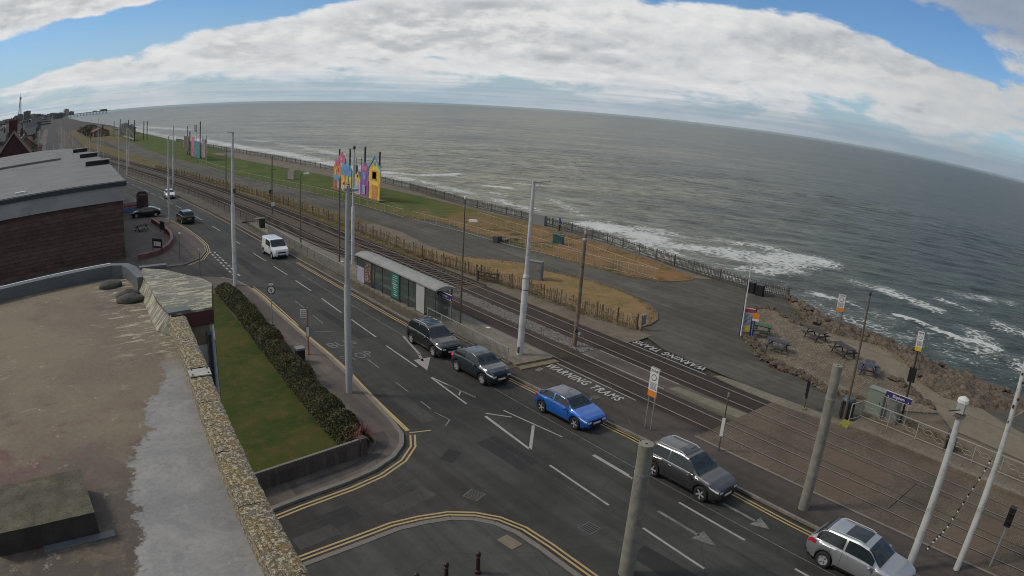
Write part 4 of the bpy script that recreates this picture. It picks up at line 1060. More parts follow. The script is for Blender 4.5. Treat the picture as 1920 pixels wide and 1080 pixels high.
obj('roof', MB().prism([(p_[0], p_[1] + (.3 if i < 2 else 0)) for i, p_ in enumerate(fp)], 6.31, 8.36), M['felt'], nb)
for y_, x1, L_ in ((101, 9.2, 3.6), (120, 8.8, 3.2), (138, 8.0, 3.0)):
    obj('roof_upstand', MB().box((x1 - L_ / 2, y_, 8.6), (L_, .5, .75), .05), M['black'], nb); obj('upstand_cap', MB().box((x1 - L_ / 2, y_ + .7, 9.0), (L_ + .3, 2.4, .07), .05), M['felt'], nb)
for (a_, b_) in (((-12, 86), (7.5, 90)), ((-10, 97), (5, 104)), ((-14, 112), (6, 112)), ((-9, 128), (5, 126))):
    g = MB(); g.add([(a_[0], a_[1], 8.365), (b_[0], b_[1], 8.365), (b_[0], b_[1] + .12, 8.365), (a_[0], a_[1] + .12, 8.365)], [(0, 1, 2, 3)]); obj('felt_joint', g, mat('felt_joint_grey', (.14, .14, .14), .8), nb)
obj('roof_light', MB().box((-3.6, 76.6, 8.45), (1.3, .6, .16), .1), M['signwhite'], nb)
# ramped ridge further back
obj('rear_roof', MB().prism([(-26, 118), (2, 122), (1, 150), (-26, 150)], 8.37, 8.7), M['felt'], nb)

def gable_house(name, label, x, y, w, dpt, h, rh, rz, wall, roofm, cat='house', win=2, chim=True, board=None, group=None):
    t = thing(name, label, cat, (x, y, 0), rz, group)
    obj('wall', MB().add([(-w / 2, -dpt / 2, 0), (w / 2, -dpt / 2, 0), (w / 2, dpt / 2, 0), (-w / 2, dpt / 2, 0), (-w / 2, -dpt / 2, h), (w / 2, -dpt / 2, h), (w / 2, dpt / 2, h), (-w / 2, dpt / 2, h), (0, -dpt / 2, h + rh), (0, dpt / 2, h + rh)],
        [(0, 1, 5, 8, 4), (2, 3, 7, 9, 6), (1, 2, 6, 5), (3, 0, 4, 7), (0, 3, 2, 1)]), wall, t)
    e = .35; k = rh / (w / 2); g = MB()
    for s in (-1, 1):
        g.add([(0, -dpt / 2 - e, h + rh + .02), (s * (w / 2 + e), -dpt / 2 - e, h - k * e + .02), (s * (w / 2 + e), dpt / 2 + e, h - k * e + .02), (0, dpt / 2 + e, h + rh + .02),
               (0, -dpt / 2 - e, h + rh + .2), (s * (w / 2 + e), -dpt / 2 - e, h - k * e + .2), (s * (w / 2 + e), dpt / 2 + e, h - k * e + .2), (0, dpt / 2 + e, h + rh + .2)], [(0, 1, 2, 3), (7, 6, 5, 4), (0, 4, 5, 1), (1, 5, 6, 2), (2, 6, 7, 3)])
    rf = obj('roof', g, roofm, t)
    if chim: obj('chimney', MB().box((w * .22, dpt * .1, h + rh * .8 + .6), (.9, 1.3, 2.2)), M['nbrick'], rf)
    if board:
        for s in (-1, 1): obj('bargeboard', MB().bar((0, -dpt / 2 - e - .05, h + rh + .05), (s * (w / 2 + e), -dpt / 2 - e - .05, h - k * e + .05), .12, .45), board, t)
    wm_ = bpy.data.meshes.get('house_window') or mesh_of('house_window', MB().box((0, 0, 0), (1.3, .12, 1.2)), M['signwhite']); pm_ = bpy.data.meshes.get('house_pane') or mesh_of('house_pane', MB().box((0, -.065, 0), (1.1, .03, 1.0)), M['dkglass'])
    for fl in range(max(1, int(h // 2.7))):
        for i in range(win):
            xx = (i + .5) / win * w - w / 2
            f = obj('window', wm_, None, t); f.location = (xx, -dpt / 2 - .02, 1.5 + fl * 2.7); obj('pane', pm_, None, f)
            f = obj('window', wm_, None, t); f.location = (w / 2 + .02, (i + .5) / win * dpt - dpt / 2, 1.5 + fl * 2.7); f.rotation_euler = (0, 0, R(90)); obj('pane', pm_, None, f)
    return t
M['maroon'] = mat('maroon_brick', (.060, .022, .022), .9, .2, .8); M['redtile'] = mat('red_roof_tile', (.10, .045, .038), .9, .25, .8); M['greytile'] = mat('grey_slate', (.085, .085, .085), .8, .2, .8); M['cream'] = mat('cream_render', (.30, .28, .24), .9, .15, .5); M['stonegrey'] = mat('grey_render', (.19, .185, .175), .9, .2, .5)
M['beige'] = mat('beige_bargeboard', (.25, .205, .175), .8, .1, 2); M['tanbrick'] = mat('tan_brick', (.15, .10, .072), .9, .2, .6)
gable_house('gabled_house', 'maroon brick gable with pale bargeboards rising behind the grey flat roof', -10.9, 191, 10.2, 12, 7.4, 5.8, 0.03, M['maroon'], M['redtile'], board=M['beige'], win=0)
hs = thing('chimney_stack', 'tall dark brick chimney stack behind the maroon gable', 'chimney', (-11.7, 198, 0)); obj('stack', MB().box((0, 0, 8), (2.7, 2.2, 16)), M['maroon'], hs); obj('chimney_cap', MB().box((0, 0, 16.1), (3, 2.5, .3)), M['redtile'], hs)
for k in (-.8, 0, .8): obj('chimney_pot', MB().lathe([(.2, 16.2), (.16, 17.0)], 8, (k, 0, 0)), M['redtile'], hs)
# houses between the near roofs and the town
hl = [(-22, 232, 'cream semi-detached house with grey slate roof left of the chimney stack', M['cream'], M['greytile']), (-9, 262, 'brown brick house with dark roof beside the road at far left', M['tanbrick'], M['redtile']), (-26, 285, 'small cream house with red tiled roof among dark trees', M['cream'], M['redtile']),
      (-14, 318, 'grey rendered house with slate roof in the second row of houses', M['stonegrey'], M['greytile']), (-34, 340, 'red-roofed brick house furthest left in the second row', M['tanbrick'], M['redtile']), (-18, 372, 'cream house with grey roof below the dark hotel block', M['cream'], M['greytile']),
      (-40, 400, 'low white house with dark roof in the middle distance', M['signwhite'], M['greytile']), (-22, 430, 'brick house with red roof next to the main road', M['tanbrick'], M['redtile']), (-46, 470, 'pale gable house on the skyline behind the trees', M['cream'], M['redtile']), (-26, 500, 'grey house with slate roof near the road junction', M['stonegrey'], M['greytile']),
      (-52, 540, 'long brick house with dark roof behind the gable houses', M['tanbrick'], M['greytile']), (-28, 580, 'cream corner house with slate roof beside the far road', M['cream'], M['greytile']), (-34, 660, 'distant white hotel house facing the far road', M['signwhite'], M['greytile']), (-60, 700, 'distant brown terrace house on rising ground', M['tanbrick'], M['redtile'])]
for i, (x, y, lab, wm_, rm_) in enumerate(hl): gable_house('house', lab, x, y, 9 + (i % 3) * 1.5, 11, 5.6, 3.2 + (i % 2) * .6, (i % 4 - 1.5) * .2, wm_, rm_, group='houses along the inland side of the far road')
gable_house('house', 'grey pavilion with dark roof beyond the white lattice frame by the promenade', 49, 425, 9, 12, 3.4, 1.6, .3, M['stonegrey'], M['greytile'], 'pavilion')
gable_house('house', 'brown shelter house with pitched roof seaward of the far tramway', 33, 432, 10, 14, 3.0, 2.0, .1, M['tanbrick'], M['redtile'], 'pavilion')
# rising brown cliff-top ground beyond
g = MB(); nn = 18
for i in range(nn + 1):
    for j in range(11):
        u, v_ = i / nn, j / 10; hgt = math.sin(math.pi * u) ** .8 * math.sin(math.pi * min(1, v_ * 1.02)) ** .7
        g.v.append((25 + 17 * v_ + 1.2 * fbm(u * 9, v_ * 5), 450 + 150 * u, -.06 + hgt * (4.6 + 1.2 * fbm(u * 6, v_ * 6))))
for i in range(nn):
    for j in range(10): o_ = i * 11 + j; g.f.append((o_, o_ + 1, o_ + 12, o_ + 11))
obj('headland', g, mat('brown_headland', (.075, .055, .038), .95, .4, .08, bmp=.6, bsc=1, dirt=(.045, .045, .024), dsc=.05), kind='structure')

def scrub_pts(rs_, n_):
    u = rs_.rand(n_); v_ = rs_.rand(n_); hgt = np.sin(np.pi * u) ** .8 * np.sin(np.pi * np.minimum(1, v_ * 1.02)) ** .7
    return np.stack([25 + 17 * v_, 450 + 150 * u, hgt * 4.6 + rs_.rand(n_) * 1.0], 1)
leaf_cloud('headland_scrub', scrub_pts, 3000, .6, leafmat('brown_scrub', [(.10, .075, .048), (.06, .058, .03), (.12, .08, .05), (.06, .05, .035)]), None)
def tuft_line(pts, n_pts, w, z=.06, hmax=.28):
    def fn(rs_, n_):
        t = rs_.rand(n_) * (len(pts) - 1); i = np.minimum(t.astype(int), len(pts) - 2); f = (t - i)[:, None]; H_ = np.array(pts, float); c = H_[i] * (1 - f) + H_[i + 1] * f
        clump = (np.sin(c[:, 1] * 2.3) + np.sin(c[:, 1] * 5.1 + 1) > -.6); c = c[clump]; m_ = len(c)
        return np.stack([c[:, 0] + rs_.normal(size=m_) * w, c[:, 1] + rs_.normal(size=m_) * w, z + rs_.rand(m_) ** 2 * hmax], 1)
    return fn
M['tuft'] = leafmat('dry_tufts', [(.16, .12, .05), (.09, .095, .03), (.22, .15, .07), (.10, .085, .04)])
for pts, n_, w_ in (([(38.7, 33.5), (38.0, 39), (37.8, 45), (37.2, 51), (36.6, 59), (36.6, 65), (36.9, 78), (36.8, 90), (36, 108)], 9000, .22), ([(40.8, 33.7), (43.6, 35.5), (45.4, 38.7), (46.3, 43), (45.3, 48.5), (44.8, 53), (40.8, 59)], 2500, .18), ([(25.6, 33), (25.6, 60), (25.7, 85)], 1500, .25),
                     ([(57.2, 42.2), (53, 43.2), (51.2, 47), (50.2, 55), (50.2, 68), (49.6, 79), (47.4, 85), (46.4, 103)], 3500, .25), ([(54.0, 26), (54.6, 22.5), (55.2, 19.8), (53.5, 16.8), (49.4, 13.8), (48.4, 9)], 4000, .55), ([(57.5, 29.8), (56, 28), (54.6, 26.4)], 1500, .6), ([(45.5, 26.8), (43.2, 24.6), (42, 22), (41.7, 19), (41.6, 15)], 2500, .35), ([(40.6, 11.6), (40.3, 9.5), (39.6, 7)], 1500, .3)):
    leaf_cloud('grass_tufts', tuft_line(pts, n_, w_), n_, .05, M['tuft'], None)
# far town skyline
far = [(-260, 4300, 60, 60, 22), (-215, 3800, 42, 50, 30), (-160, 3300, 60, 60, 38), (-118, 3150, 34, 50, 48), (-100, 3600, 50, 40, 33), (-60, 3300, 40, 40, 26), (-30, 3000, 44, 40, 20), (10, 3600, 60, 40, 24), (60, 3900, 60, 50, 20), (105, 4300, 30, 30, 40), (140, 4400, 40, 30, 22), (-330, 3600, 90, 60, 26), (-70, 2300, 44, 40, 17), (-130, 2100, 50, 40, 18), (-40, 1700, 30, 40, 14), (-95, 1500, 40, 40, 14), (-60, 1150, 26, 30, 12), (-100, 900, 30, 30, 12), (30, 2600, 40, 40, 17), (-12, 1300, 20, 40, 12), (-180, 1300, 60, 30, 13), (-190, 2700, 70, 60, 24), (-250, 2200, 70, 60, 20)]
wd_ = ['broad brown', 'square grey', 'long dark', 'tall slab-like', 'low pale', 'narrow grey', 'stepped beige']
pl_ = ['left of the tower', 'beneath the tower', 'just right of the tower', 'at the town edge', 'behind the far road', 'above house roofs', 'near the far pier', 'beside the distant tramway']
wmats = [M['tanbrick'], M['stonegrey'], M['greytile'], M['nbrick'], M['cream']]
for i, (x, y, w_, d_, h_) in enumerate(far):
    t = thing('hotel_block', '%s hotel block %s on the skyline%s' % (wd_[i % 7], pl_[(i * 3) % 8], ['', ' with roof box', ', half hidden'][i // 8 % 3]), 'building', (x, y, 0), (i % 5 - 2) * .1, 'distant town buildings')
    obj('wall', MB().box((0, 0, h_ / 2), (w_, d_, h_)), wmats[i % 5], t); obj('roof', MB().box((0, 0, h_ + .6), (w_ * .4, d_ * .5, 3 + (i % 3) * 2)), M['greytile'], t)
    g = MB()
    for fl in range(int(h_ / 4)): g.box((0, -d_ / 2 - .1, 2.2 + fl * 4), (w_ * .9, .3, 1.4))
    obj('window_band', g, M['dkglass'], t)
# lattice tower
tw = thing('lattice_tower', 'tall iron lattice observation tower on the far left skyline', 'tower', (-216, 4400, 0))
g = MB(); prof = [(0, 15), (20, 12.5), (55, 9), (90, 6.2), (120, 4.6), (140, 3.8)]
for sx in (-1, 1):
    for sy in (-1, 1):
        for (z0, w0), (z1, w1) in zip(prof, prof[1:]): g.bar((sx * w0, sy * w0, z0), (sx * w1, sy * w1, z1), 2.2)
for (z0, w0), (z1, w1) in zip(prof, prof[1:]):
    for n_ in range(3):
        za, zb = z0 + (z1 - z0) * n_ / 3, z0 + (z1 - z0) * (n_ + 1) / 3; wa, wb = w0 + (w1 - w0) * n_ / 3, w0 + (w1 - w0) * (n_ + 1) / 3
        for s in (-1, 1):
            g.bar((-wa, s * wa, za), (wb, s * wb, zb), .9); g.bar((wa, s * wa, za), (-wb, s * wb, zb), .9); g.bar((-wb, s * wb, zb), (wb, s * wb, zb), .9); g.bar((s * wb, -wb, zb), (s * wb, wb, zb), .9)
M['towersteel'] = mat('tower_steel', (.06, .055, .06), .8)
obj('lattice', g, M['towersteel'], tw); obj('platform_cabin', MB().lathe([(6, 138), (7, 141), (7, 146), (4.5, 150), (3, 154)], 12), M['towersteel'], tw); obj('flag_mast', MB().lathe([(1.6, 153), (.6, 176)], 6), M['towersteel'], tw); obj('base_building', MB().box((0, 0, 14), (60, 50, 28)), M['tanbrick'], tw)
pr = thing('pier', 'long dark pier reaching into the sea beneath the horizon at far left', 'pier', (0, 0, 0))
obj('deck', MB().box((240, 4400, 5), (300, 14, 3), .12), M['towersteel'], pr)
g = MB()
for i in range(30): g.box((98 + i * 9.8, 4400 - 17 + i * 1.2, -4), (2, 10, 18))
obj('piles', g, M['towersteel'], pr, kind='stuff'); obj('pier_head', MB().box((360, 4415, 11), (44, 30, 9), .12), M['towersteel'], pr); obj('pier_pavilion', MB().box((300, 4407, 9), (26, 14, 6), .12), M['cream'], pr)
# trees
M['treeleaf'] = leafmat('tree_leaves', [(.030, .040, .018), (.060, .066, .028), (.05, .045, .02), (.035, .04, .02)])
def tree(x, y, h, label, n=1500):
    t = thing('tree', label, 'tree', (x, y, 0), 0, 'trees among the far houses')
    obj('trunk', MB().tube([(0, 0, 0), (.1, 0, h * .3), (0, .1, h * .6)], [h * .04, h * .03, h * .015], 6), M['wood'], t)
    def fn(rs_, n_):
        k = rs_.normal(size=(7, 3)) * np.array([.22, .22, .16]) * h + np.array([0, 0, h * .62]); i_ = rs_.randint(0, 7, n_)
        return k[i_] + rs_.normal(size=(n_, 3)) * h * .10
    leaf_cloud('crown', fn, n, h * .035, M['treeleaf'], t, None)
for i, (x, y, h) in enumerate([(-16, 214, 7), (-20, 250, 7.5), (-8, 240, 6.5), (-30, 268, 8), (-6, 290, 6), (-20, 300, 7.5), (-10, 345, 7), (-28, 318, 8), (-30, 372, 8), (-12, 402, 7), (-30, 418, 8), (-14, 455, 7), (-34, 500, 8), (-18, 530, 7), (-20, 620, 8), (24, 380, 5), (27, 450, 6), (-44, 600, 9), (29, 520, 6)]):
    tree(x, y, h, ['dark bushy tree', 'broad olive-green tree', 'small round tree', 'loose ragged tree'][i % 4] + ' ' + ['beside the maroon gable', 'between the cream houses', 'at the edge of the far road', 'behind the second row of houses', 'below the hotel skyline', 'next to the far tramway'][i % 6] + [', nearest of its row', ', in shadow', ', leaning inland', ', half hidden by a roof'][i // 6 % 4], 1100)
def wood_pts(rs_, n_):
    y = 700 + rs_.rand(n_) ** 1.6 * 2300; x = -22 - rs_.rand(n_) * y * .28; z = np.abs(rs_.normal(size=n_)) * 3.5 + 1 + 3 * np.sin(x * .05) ** 2
    return np.stack([x, y, z], 1)
leaf_cloud('distant_woodland', wood_pts, 14000, 2.4, M['treeleaf'], None)
g = MB(); g.sheet([(-22, 700), (-9, 2900), (-900, 2900), (-220, 700)], .0); obj('woodland_floor', g, M['vergegrass'], kind='structure')
small = mesh_of('rooftop_house', MB().box((0, 0, 3), (9, 9, 6)).add([(-5, -5, 6), (5, -5, 6), (5, 5, 6), (-5, 5, 6), (-5, 0, 9.5), (5, 0, 9.5)], [(0, 1, 5, 4), (2, 3, 4, 5), (1, 2, 5), (3, 0, 4)]), M['stonegrey'])
sm2 = small.copy(); sm2.materials[0] = M['greytile']; sm3 = small.copy(); sm3.materials[0] = M['nbrick']
for i in range(70):
    y = 330 + 2300 * rnd.random() ** 1.5; x = -14 - rnd.random() * (24 + y * .09); o = bpy.data.objects.new('distant_house', rnd.choice((small, sm2, sm3))); C.objects.link(o); o.location = (x, y, 0); o.rotation_euler = (0, 0, rnd.uniform(-.5, .5)); k = rnd.uniform(.8, 1.4); o.scale = (k, k, k * rnd.uniform(.9, 1.3)); tag(o, 'tiny far house roof in the packed inland town below the skyline', 'house', 'tiny houses of the far town')
g = MB(); g.prism([(-70, 205), (-7.5, 205), (-8, 230), (-12, 300), (-80, 300)], -.02, .06); obj('garden_ground', g, M['vergegrass'], kind='structure')
# ================================================================== VEHICLES
def lerp1(P, x):
    if x <= P[0][0]: return P[0][1]
    for (a, b), (c, d) in zip(P, P[1:]):
        if x <= c:
            t = (x - a) / (c - a); t = t * t * (3 - 2 * t) * .5 + t * .5; return b + (d - b) * t
    return P[-1][1]
def wheel_meshes(r, w, dark=False):
    ty = MB().lathe([(r * .66, -w / 2), (r * .93, -w / 2), (r, -w * .36), (r, w * .36), (r * .93, w / 2), (r * .66, w / 2), (r * .60, w * .30)], 28, cap=False)
    rim = MB().lathe([(r * .68, .02), (r * .70, w / 2 - .012), (r * .60, w / 2 - .018), (r * .58, w * .18), (r * .14, w * .16), (.001, w * .16)], 24, cap=False)
    sp = MB()
    for k in range(5):
        a = k * 2 * math.pi / 5
        for da in (-.13, .13):
            p0 = (math.cos(a + da) * r * .12, math.sin(a + da) * r * .12, w / 2 - .03); p1 = (math.cos(a + da * .9) * r * .63, math.sin(a + da * .9) * r * .63, w / 2 - .02); sp.bar(p0, p1, r * .085, .03)
    sp.lathe([(r * .15, w / 2 - .05), (r * .13, w / 2 - .012)], 10)
    return ty, rim, sp
def make_car(name, label, cat, L, Wd, Hh, loc, rz, body, prof, belt, xs_, wh, group='cars on the road', roofmat=None, zb=.24, rw=.33, rimd=False, doors=(.0, .0), gw=(.90, .70), rails=False, sunroof=None, cladding=None, van=False, lit=None, chrome=False, plate=True, taper=(.80, .80)):
    """prof: (x, top height) from nose to tail; belt: shoulder height; xs_: cowl, roof start, roof end, tail; wh: front and rear wheel x"""
    t = thing(name, label, cat, loc, rz, group)
    xc, xr0, xr1, xt = xs_
    W2 = Wd / 2
    def hw(x):
        f = min(x, L - x); side = taper[0] if x < L / 2 else taper[1]; k = 1 - (1 - side) * max(0, 1 - f / .75) ** 2.2
        return W2 * k
    arch = rw + .075
    def bot(x):
        z = zb + (.06 if x < .3 or x > L - .3 else 0)
        for c in wh:
            if abs(x - c) < arch: z = max(z, rw + math.sqrt(max(0, arch * arch - (x - c) ** 2)) * .98)
        return z
    st = set(i * L / 40 for i in range(41))
    for c in wh:
        for k in range(13): st.add(c + arch * math.cos(math.pi * k / 12) * .9999)
        st.add(c - arch - .004); st.add(c + arch + .004)
    for q in (xc, xr0, xr1, xt): st.add(q)
    st = sorted(x for x in st if 0 <= x <= L)
    st2 = [st[0]]
    for x in st[1:]:
        if x - st2[-1] > .003: st2.append(x)
    st = st2
    def section(x):
        zt, zs, z0, h = lerp1(prof, x), lerp1(belt, x), bot(x), hw(x)
        zs = min(zs, zt - .01); z0 = min(z0, zs - .04)
        g_ = max(0.0, min(1.0, (zt - zs) / max(.01, (Hh - lerp1(belt, L / 2))))); a = h * (gw[0] + (.04 if g_ < .3 else 0)); b = h * (gw[0] + (gw[1] - gw[0]) * g_)
        e = .92 if x < .12 or x > L - .12 else 1.0
        return [(h * .93 * e, z0), (h * .985, z0 + .28 * (zs - z0)), (h, z0 + .60 * (zs - z0)), (h * .99, z0 + .88 * (zs - z0)), (h * .955, zs),
                (a, zs + (zt - zs) * .06), (a + (b - a) * .5, zs + (zt - zs) * .50), (b, zs + (zt - zs) * .86), (b * .88, zs + (zt - zs) * .965), (b * .5, zt - .006 * g_ - .01), (0, zt)]
    def P_(x, tt, side=1, off=0.0):
        s = section(x); i = min(int(tt), 9); f = tt - i; y = s[i][0] + (s[i + 1][0] - s[i][0]) * f; z = s[i][1] + (s[i + 1][1] - s[i][1]) * f
        if off:
            dy, dz = s[i + 1][0] - s[i][0], s[i + 1][1] - s[i][1]; n_ = math.hypot(dy, dz) + 1e-9; y += dz / n_ * off; z += -dy / n_ * off
        return (L / 2 - x, side * y, z)                                          # nose towards +x
    g = MB(); n = 11; ring = 2 * n - 1
    for x in st:
        sec = section(x)
        g.v += [(L / 2 - x, y, z) for y, z in sec] + [(L / 2 - x, -y, z) for y, z in sec[-2::-1]]
    for i in range(len(st) - 1):
        for k in range(ring - 1):
            a = i * ring + k; g.f.append((a, a + ring, a + ring + 1, a + 1))
    g.f.append(tuple(range(ring))[::-1] if False else tuple(range(ring))); g.f.append(tuple((len(st) - 1) * ring + k for k in range(ring))[::-1])
    bd = smart(obj('body', g, body, t), 32)
    # underside and inner arches
    obj('underbody', MB().box((0, 0, (zb + .55) / 2 + .02), (L - .35, Wd - .34, .5)), M['black'], t)
    def patch(nm, x0, x1, t0, t1, mt, sides=(1, -1), off=.006, nx=10, ny=6, parent=None, shape=None):
        for s in sides:
            g = MB()
            for i in range(nx + 1):
                for j in range(ny + 1):
                    u, v = i / nx, j / ny
                    x = x0 + (x1 - x0) * u; tt = t0 + (t1 - t0) * v
                    if shape: x, tt = shape(u, v)
                    g.v.append(P_(x, tt, s, off))
            for i in range(nx):
                for j in range(ny):
                    a = i * (ny + 1) + j; q = (a, a + 1, a + ny + 2, a + ny + 1); g.f.append(q if s > 0 else q[::-1])
            obj(nm, g, mt, parent or t, smooth=True)
    def full(nm, x0, x1, tlo, mt, off=.006, nx=10, inset=None):
        g = MB(); m_ = 8; cols = 2 * m_ + 1
        for i in range(nx + 1):
            x = x0 + (x1 - x0) * i / nx
            for j in range(cols):
                tt = tlo + (10 - tlo) * (j if j <= m_ else 2 * m_ - j) / m_; tt = min(tt, 9.999); g.v.append(P_(x, tt, 1 if j <= m_ else -1, off))
        for i in range(nx):
            for j in range(cols - 1): a = i * cols + j; g.f.append((a, a + cols, a + cols + 1, a + 1))
        return obj(nm, g, mt, t, smooth=True)
    gl = M['glass']
    full('windscreen', xc + .06, xr0 - .04, 7.35, gl, .007, 12)
    if not van: full('rear_window', xr1 + .05, xt - .08, 7.5, gl, .007, 8)
    # side windows
    mid = (xr0 + xr1) / 2 + doors[0]
    wend = xt - .25 if not van else xr0 + 1.0
    def win(x0, x1):
        def sh(u, v):
            return (x0 + (x1 - x0) * u, 5.15 + (6.95 - 5.15) * v)
        patch('side_window', x0, x1, 5.15, 6.95, gl, shape=sh, nx=10, ny=5)
    if van: win(xc + .45, xr0 + 1.05)
    else:
        win(xc + .38, mid - .05); win(mid + .05, min(xr1 + .35, wend)); 
        if min(xr1 + .4, wend) < wend - .25: win(min(xr1 + .35, wend) + .06, wend)
    if roofmat: full('roof_panel', xr0 + .0, xr1 + .05, 7.02, roofmat, .004, 12); patch('roof_pillar', xc + .1, xr0, 7.0, 7.34, roofmat, off=.005)
    if sunroof: full('sunroof', sunroof[0], sunroof[1], 8.35, gl, .012, 6)
    # door shut lines, sills, handles
    for xd in (xc + .30, mid, min(xr1 + .1, wh[1] - arch + .25)):
        if van and xd > xr0 + 1.2: continue
        patch('shut_line', xd - .008, xd + .008, .6, 4.6, M['groove'], off=.003, nx=1, ny=8)
    patch('door_handle', mid - .30, mid - .12, 3.25, 3.55, chrome and M['trim'] or M['black'], off=.02, nx=2, ny=2)
    patch('sill_trim', wh[0] + arch + .04, wh[1] - arch - .04, .05, .45, cladding or M['black'], off=.008, nx=4, ny=2)
    if chrome: patch('sill_strip', wh[0] + arch + .06, wh[1] - arch - .06, .50, .62, M['trim'], off=.014, nx=4, ny=1)
    if chrome: patch('window_trim', xc + .35, wend, 4.85, 5.05, M['trim'], off=.010, nx=14, ny=1)
    # lamps
    patch('headlight', .05, .48, 2.9, 3.85, M['lampwhite'], off=.008, nx=6, ny=3, shape=lambda u, v: (.03 + .48 * u, 2.7 + .35 * u + (1.15 - .65 * u) * v))
    patch('tail_light', L - .45, L - .03, 2.6, 3.9, lit or M['red_lens'], off=.010, nx=6, ny=3)
    zf = lerp1(belt, .02)
    hh = section(0)
    obj('grille', MB().box((L / 2 + .006, 0, zf - .10), (.02, Wd * .46, .13)), M['black'], t)
    obj('bumper_intake', MB().box((L / 2 + .004, 0, .40), (.03, Wd * .55, .15)), M['black'], t)
    if chrome: obj('grille_bar', MB().box((L / 2 + .018, 0, zf - .06), (.012, Wd * .5, .022)), M['trim'], t)
    for s in (1, -1): obj('headlamp_front', MB().box((L / 2 + .004, s * Wd * .30, zf - .09), (.02, Wd * .14, .10)), M['lampwhite'], t)
    if plate:
        obj('number_plate', MB().box((L / 2 + .022, 0, .50), (.012, .52, .11)), M['plate'], t); obj('number_plate', MB().box((-L / 2 - .012, 0, .72), (.012, .52, .11)), M['signyellow'], t)
    obj('rear_bumper', MB().box((-L / 2 - .002, 0, .44), (.03, Wd * .76, .2)), M['black'], t)
    for s in (1, -1):
        mr = obj('door_mirror', MB().lathe([(.02, -.10), (.10, -.07), (.115, 0), (.09, .06), (.02, .08)], 10), body, t); mr.scale = (.75, 1.15, .8); mr.location = (L / 2 - xc - .45, s * (hw(xc) + .09), lerp1(belt, xc + .4) + .06)
    if rails:
        for s in (1, -1):
            pts = [P_(x, 8.0, s, .05 if 0 < i < 8 else .0) for i, x in enumerate([xr0 + .25 + (xr1 - xr0 - .3) * k / 8 for k in range(9)])]
            obj('roof_rail', MB().tube(pts, .026, 6), M['rim'], t)
        if rails == 2:
            for f in (.3, .72):
                x = xr0 + (xr1 - xr0) * f; a = P_(x, 8.0, 1, .09); b = P_(x, 8.0, -1, .09); obj('roof_bar', MB().tube([a, (a[0], 0, a[2] + .01), b], .022, 6), M['darkpole'], t)
    ty, rim, sp = wheel_meshes(rw, .22)
    tm, rm_, sm_ = mesh_of('tyre', ty, M['rubber'], True), mesh_of('rim', rim, M['darkpole'] if rimd else M['rim'], False), mesh_of('spokes', sp, M['rim'])
    for c in wh:
        for s in (1, -1):
            wv = bpy.data.objects.new('wheel', None); C.objects.link(wv); wv.parent = t; wv.location = (L / 2 - c, s * (W2 - .125), rw); wv.rotation_euler = (R(-90) * s, R(20 * c), 0)
            obj('tyre', tm, None, wv); obj('rim', rm_, None, wv); obj('spokes', sm_, None, wv)
    return t
south = R(-90)      # nose pointing towards -y (towards the camera)
def hatch(L, H):   return dict(prof=[(0, .70), (.10, .78), (.55, .90), (1.0, .99), (1.75, H - .06), (2.2, H), (3.1, H - .04), (3.55, H - .18), (L - .22, .98), (L, .86)], belt=[(0, .66), (.5, .82), (1.1, .92), (3.3, .99), (L - .2, .98), (L, .80)], xs_=(1.0, 1.78, 3.3, L - .18), wh=(.80, L - .72))
def suvp(L, H): return dict(prof=[(0, .82), (.08, .92), (.6, 1.04), (1.15, 1.10), (1.95, H - .06), (2.4, H), (3.8, H - .04), (L - .62, H - .10), (L - .14, 1.10), (L, .95)], belt=[(0, .78), (.55, .94), (1.2, 1.03), (3.4, 1.08), (L - .2, 1.08), (L, .9)], xs_=(1.15, 1.98, L - .75, L - .12), wh=(.90, L - .98), zb=.28)
make_car('parked_car', 'bright blue hatchback with black roof waiting beside the tram crossing', 'car', 4.05, 1.76, 1.44, (24.15, 24.6, 0), south + R(2), carpaint('blue_paint', (.010, .105, .42), .25), group=None, roofmat=carpaint('black_roof', (.05, .053, .056), .1), rw=.33, rimd=True, **hatch(4.05, 1.44))['group'] = 'cars on the road'
make_car('estate_car', 'grey metallic off-road estate with silver roof rails behind the concrete pole', 'car', 4.70, 1.80, 1.70, (23.95, 16.3, 0), south + R(1), carpaint('grey_paint', (.070, .068, .070), .6), rw=.36, rimd=True, rails=1, chrome=True, sunroof=(2.15, 2.75), **suvp(4.70, 1.70))
make_car('estate_car', 'silver off-road car with large glass sunroof at the bottom right corner', 'car', 4.65, 1.86, 1.69, (23.9, 6.95, 0), south + R(0), carpaint('silver_paint', (.36, .37, .38), .6), rw=.36, rails=1, chrome=True, sunroof=(2.25, 3.2), **suvp(4.65, 1.69))
make_car('estate_car', 'black off-road estate with roof bars queuing in front of the tram shelter', 'car', 4.72, 1.85, 1.70, (23.55, 37.4, 0), south + R(-1), carpaint('black_paint', (.012, .012, .013), .3), rw=.36, rails=2, chrome=True, sunroof=(2.2, 3.0), **suvp(4.72, 1.70))
make_car('crossover_car', 'dark blue rounded crossover with a lit red tail light behind the blue car', 'car', 4.13, 1.77, 1.57, (23.5, 31.9, 0), south + R(2), carpaint('dark_blue_paint', (.030, .040, .050), .5), rw=.35, lit=M['red_lit'], plate=True, taper=(.74, .78), prof=[(0, .80), (.08, .94), (.5, 1.04), (1.0, 1.08), (1.75, 1.50), (2.15, 1.57), (2.9, 1.55), (3.45, 1.42), (3.92, 1.08), (4.13, .92)], belt=[(0, .76), (.5, .92), (1.1, 1.0), (2.8, 1.08), (3.9, 1.06), (4.13, .88)], xs_=(1.0, 1.80, 3.15, 3.98), wh=(.82, 3.34), zb=.27)
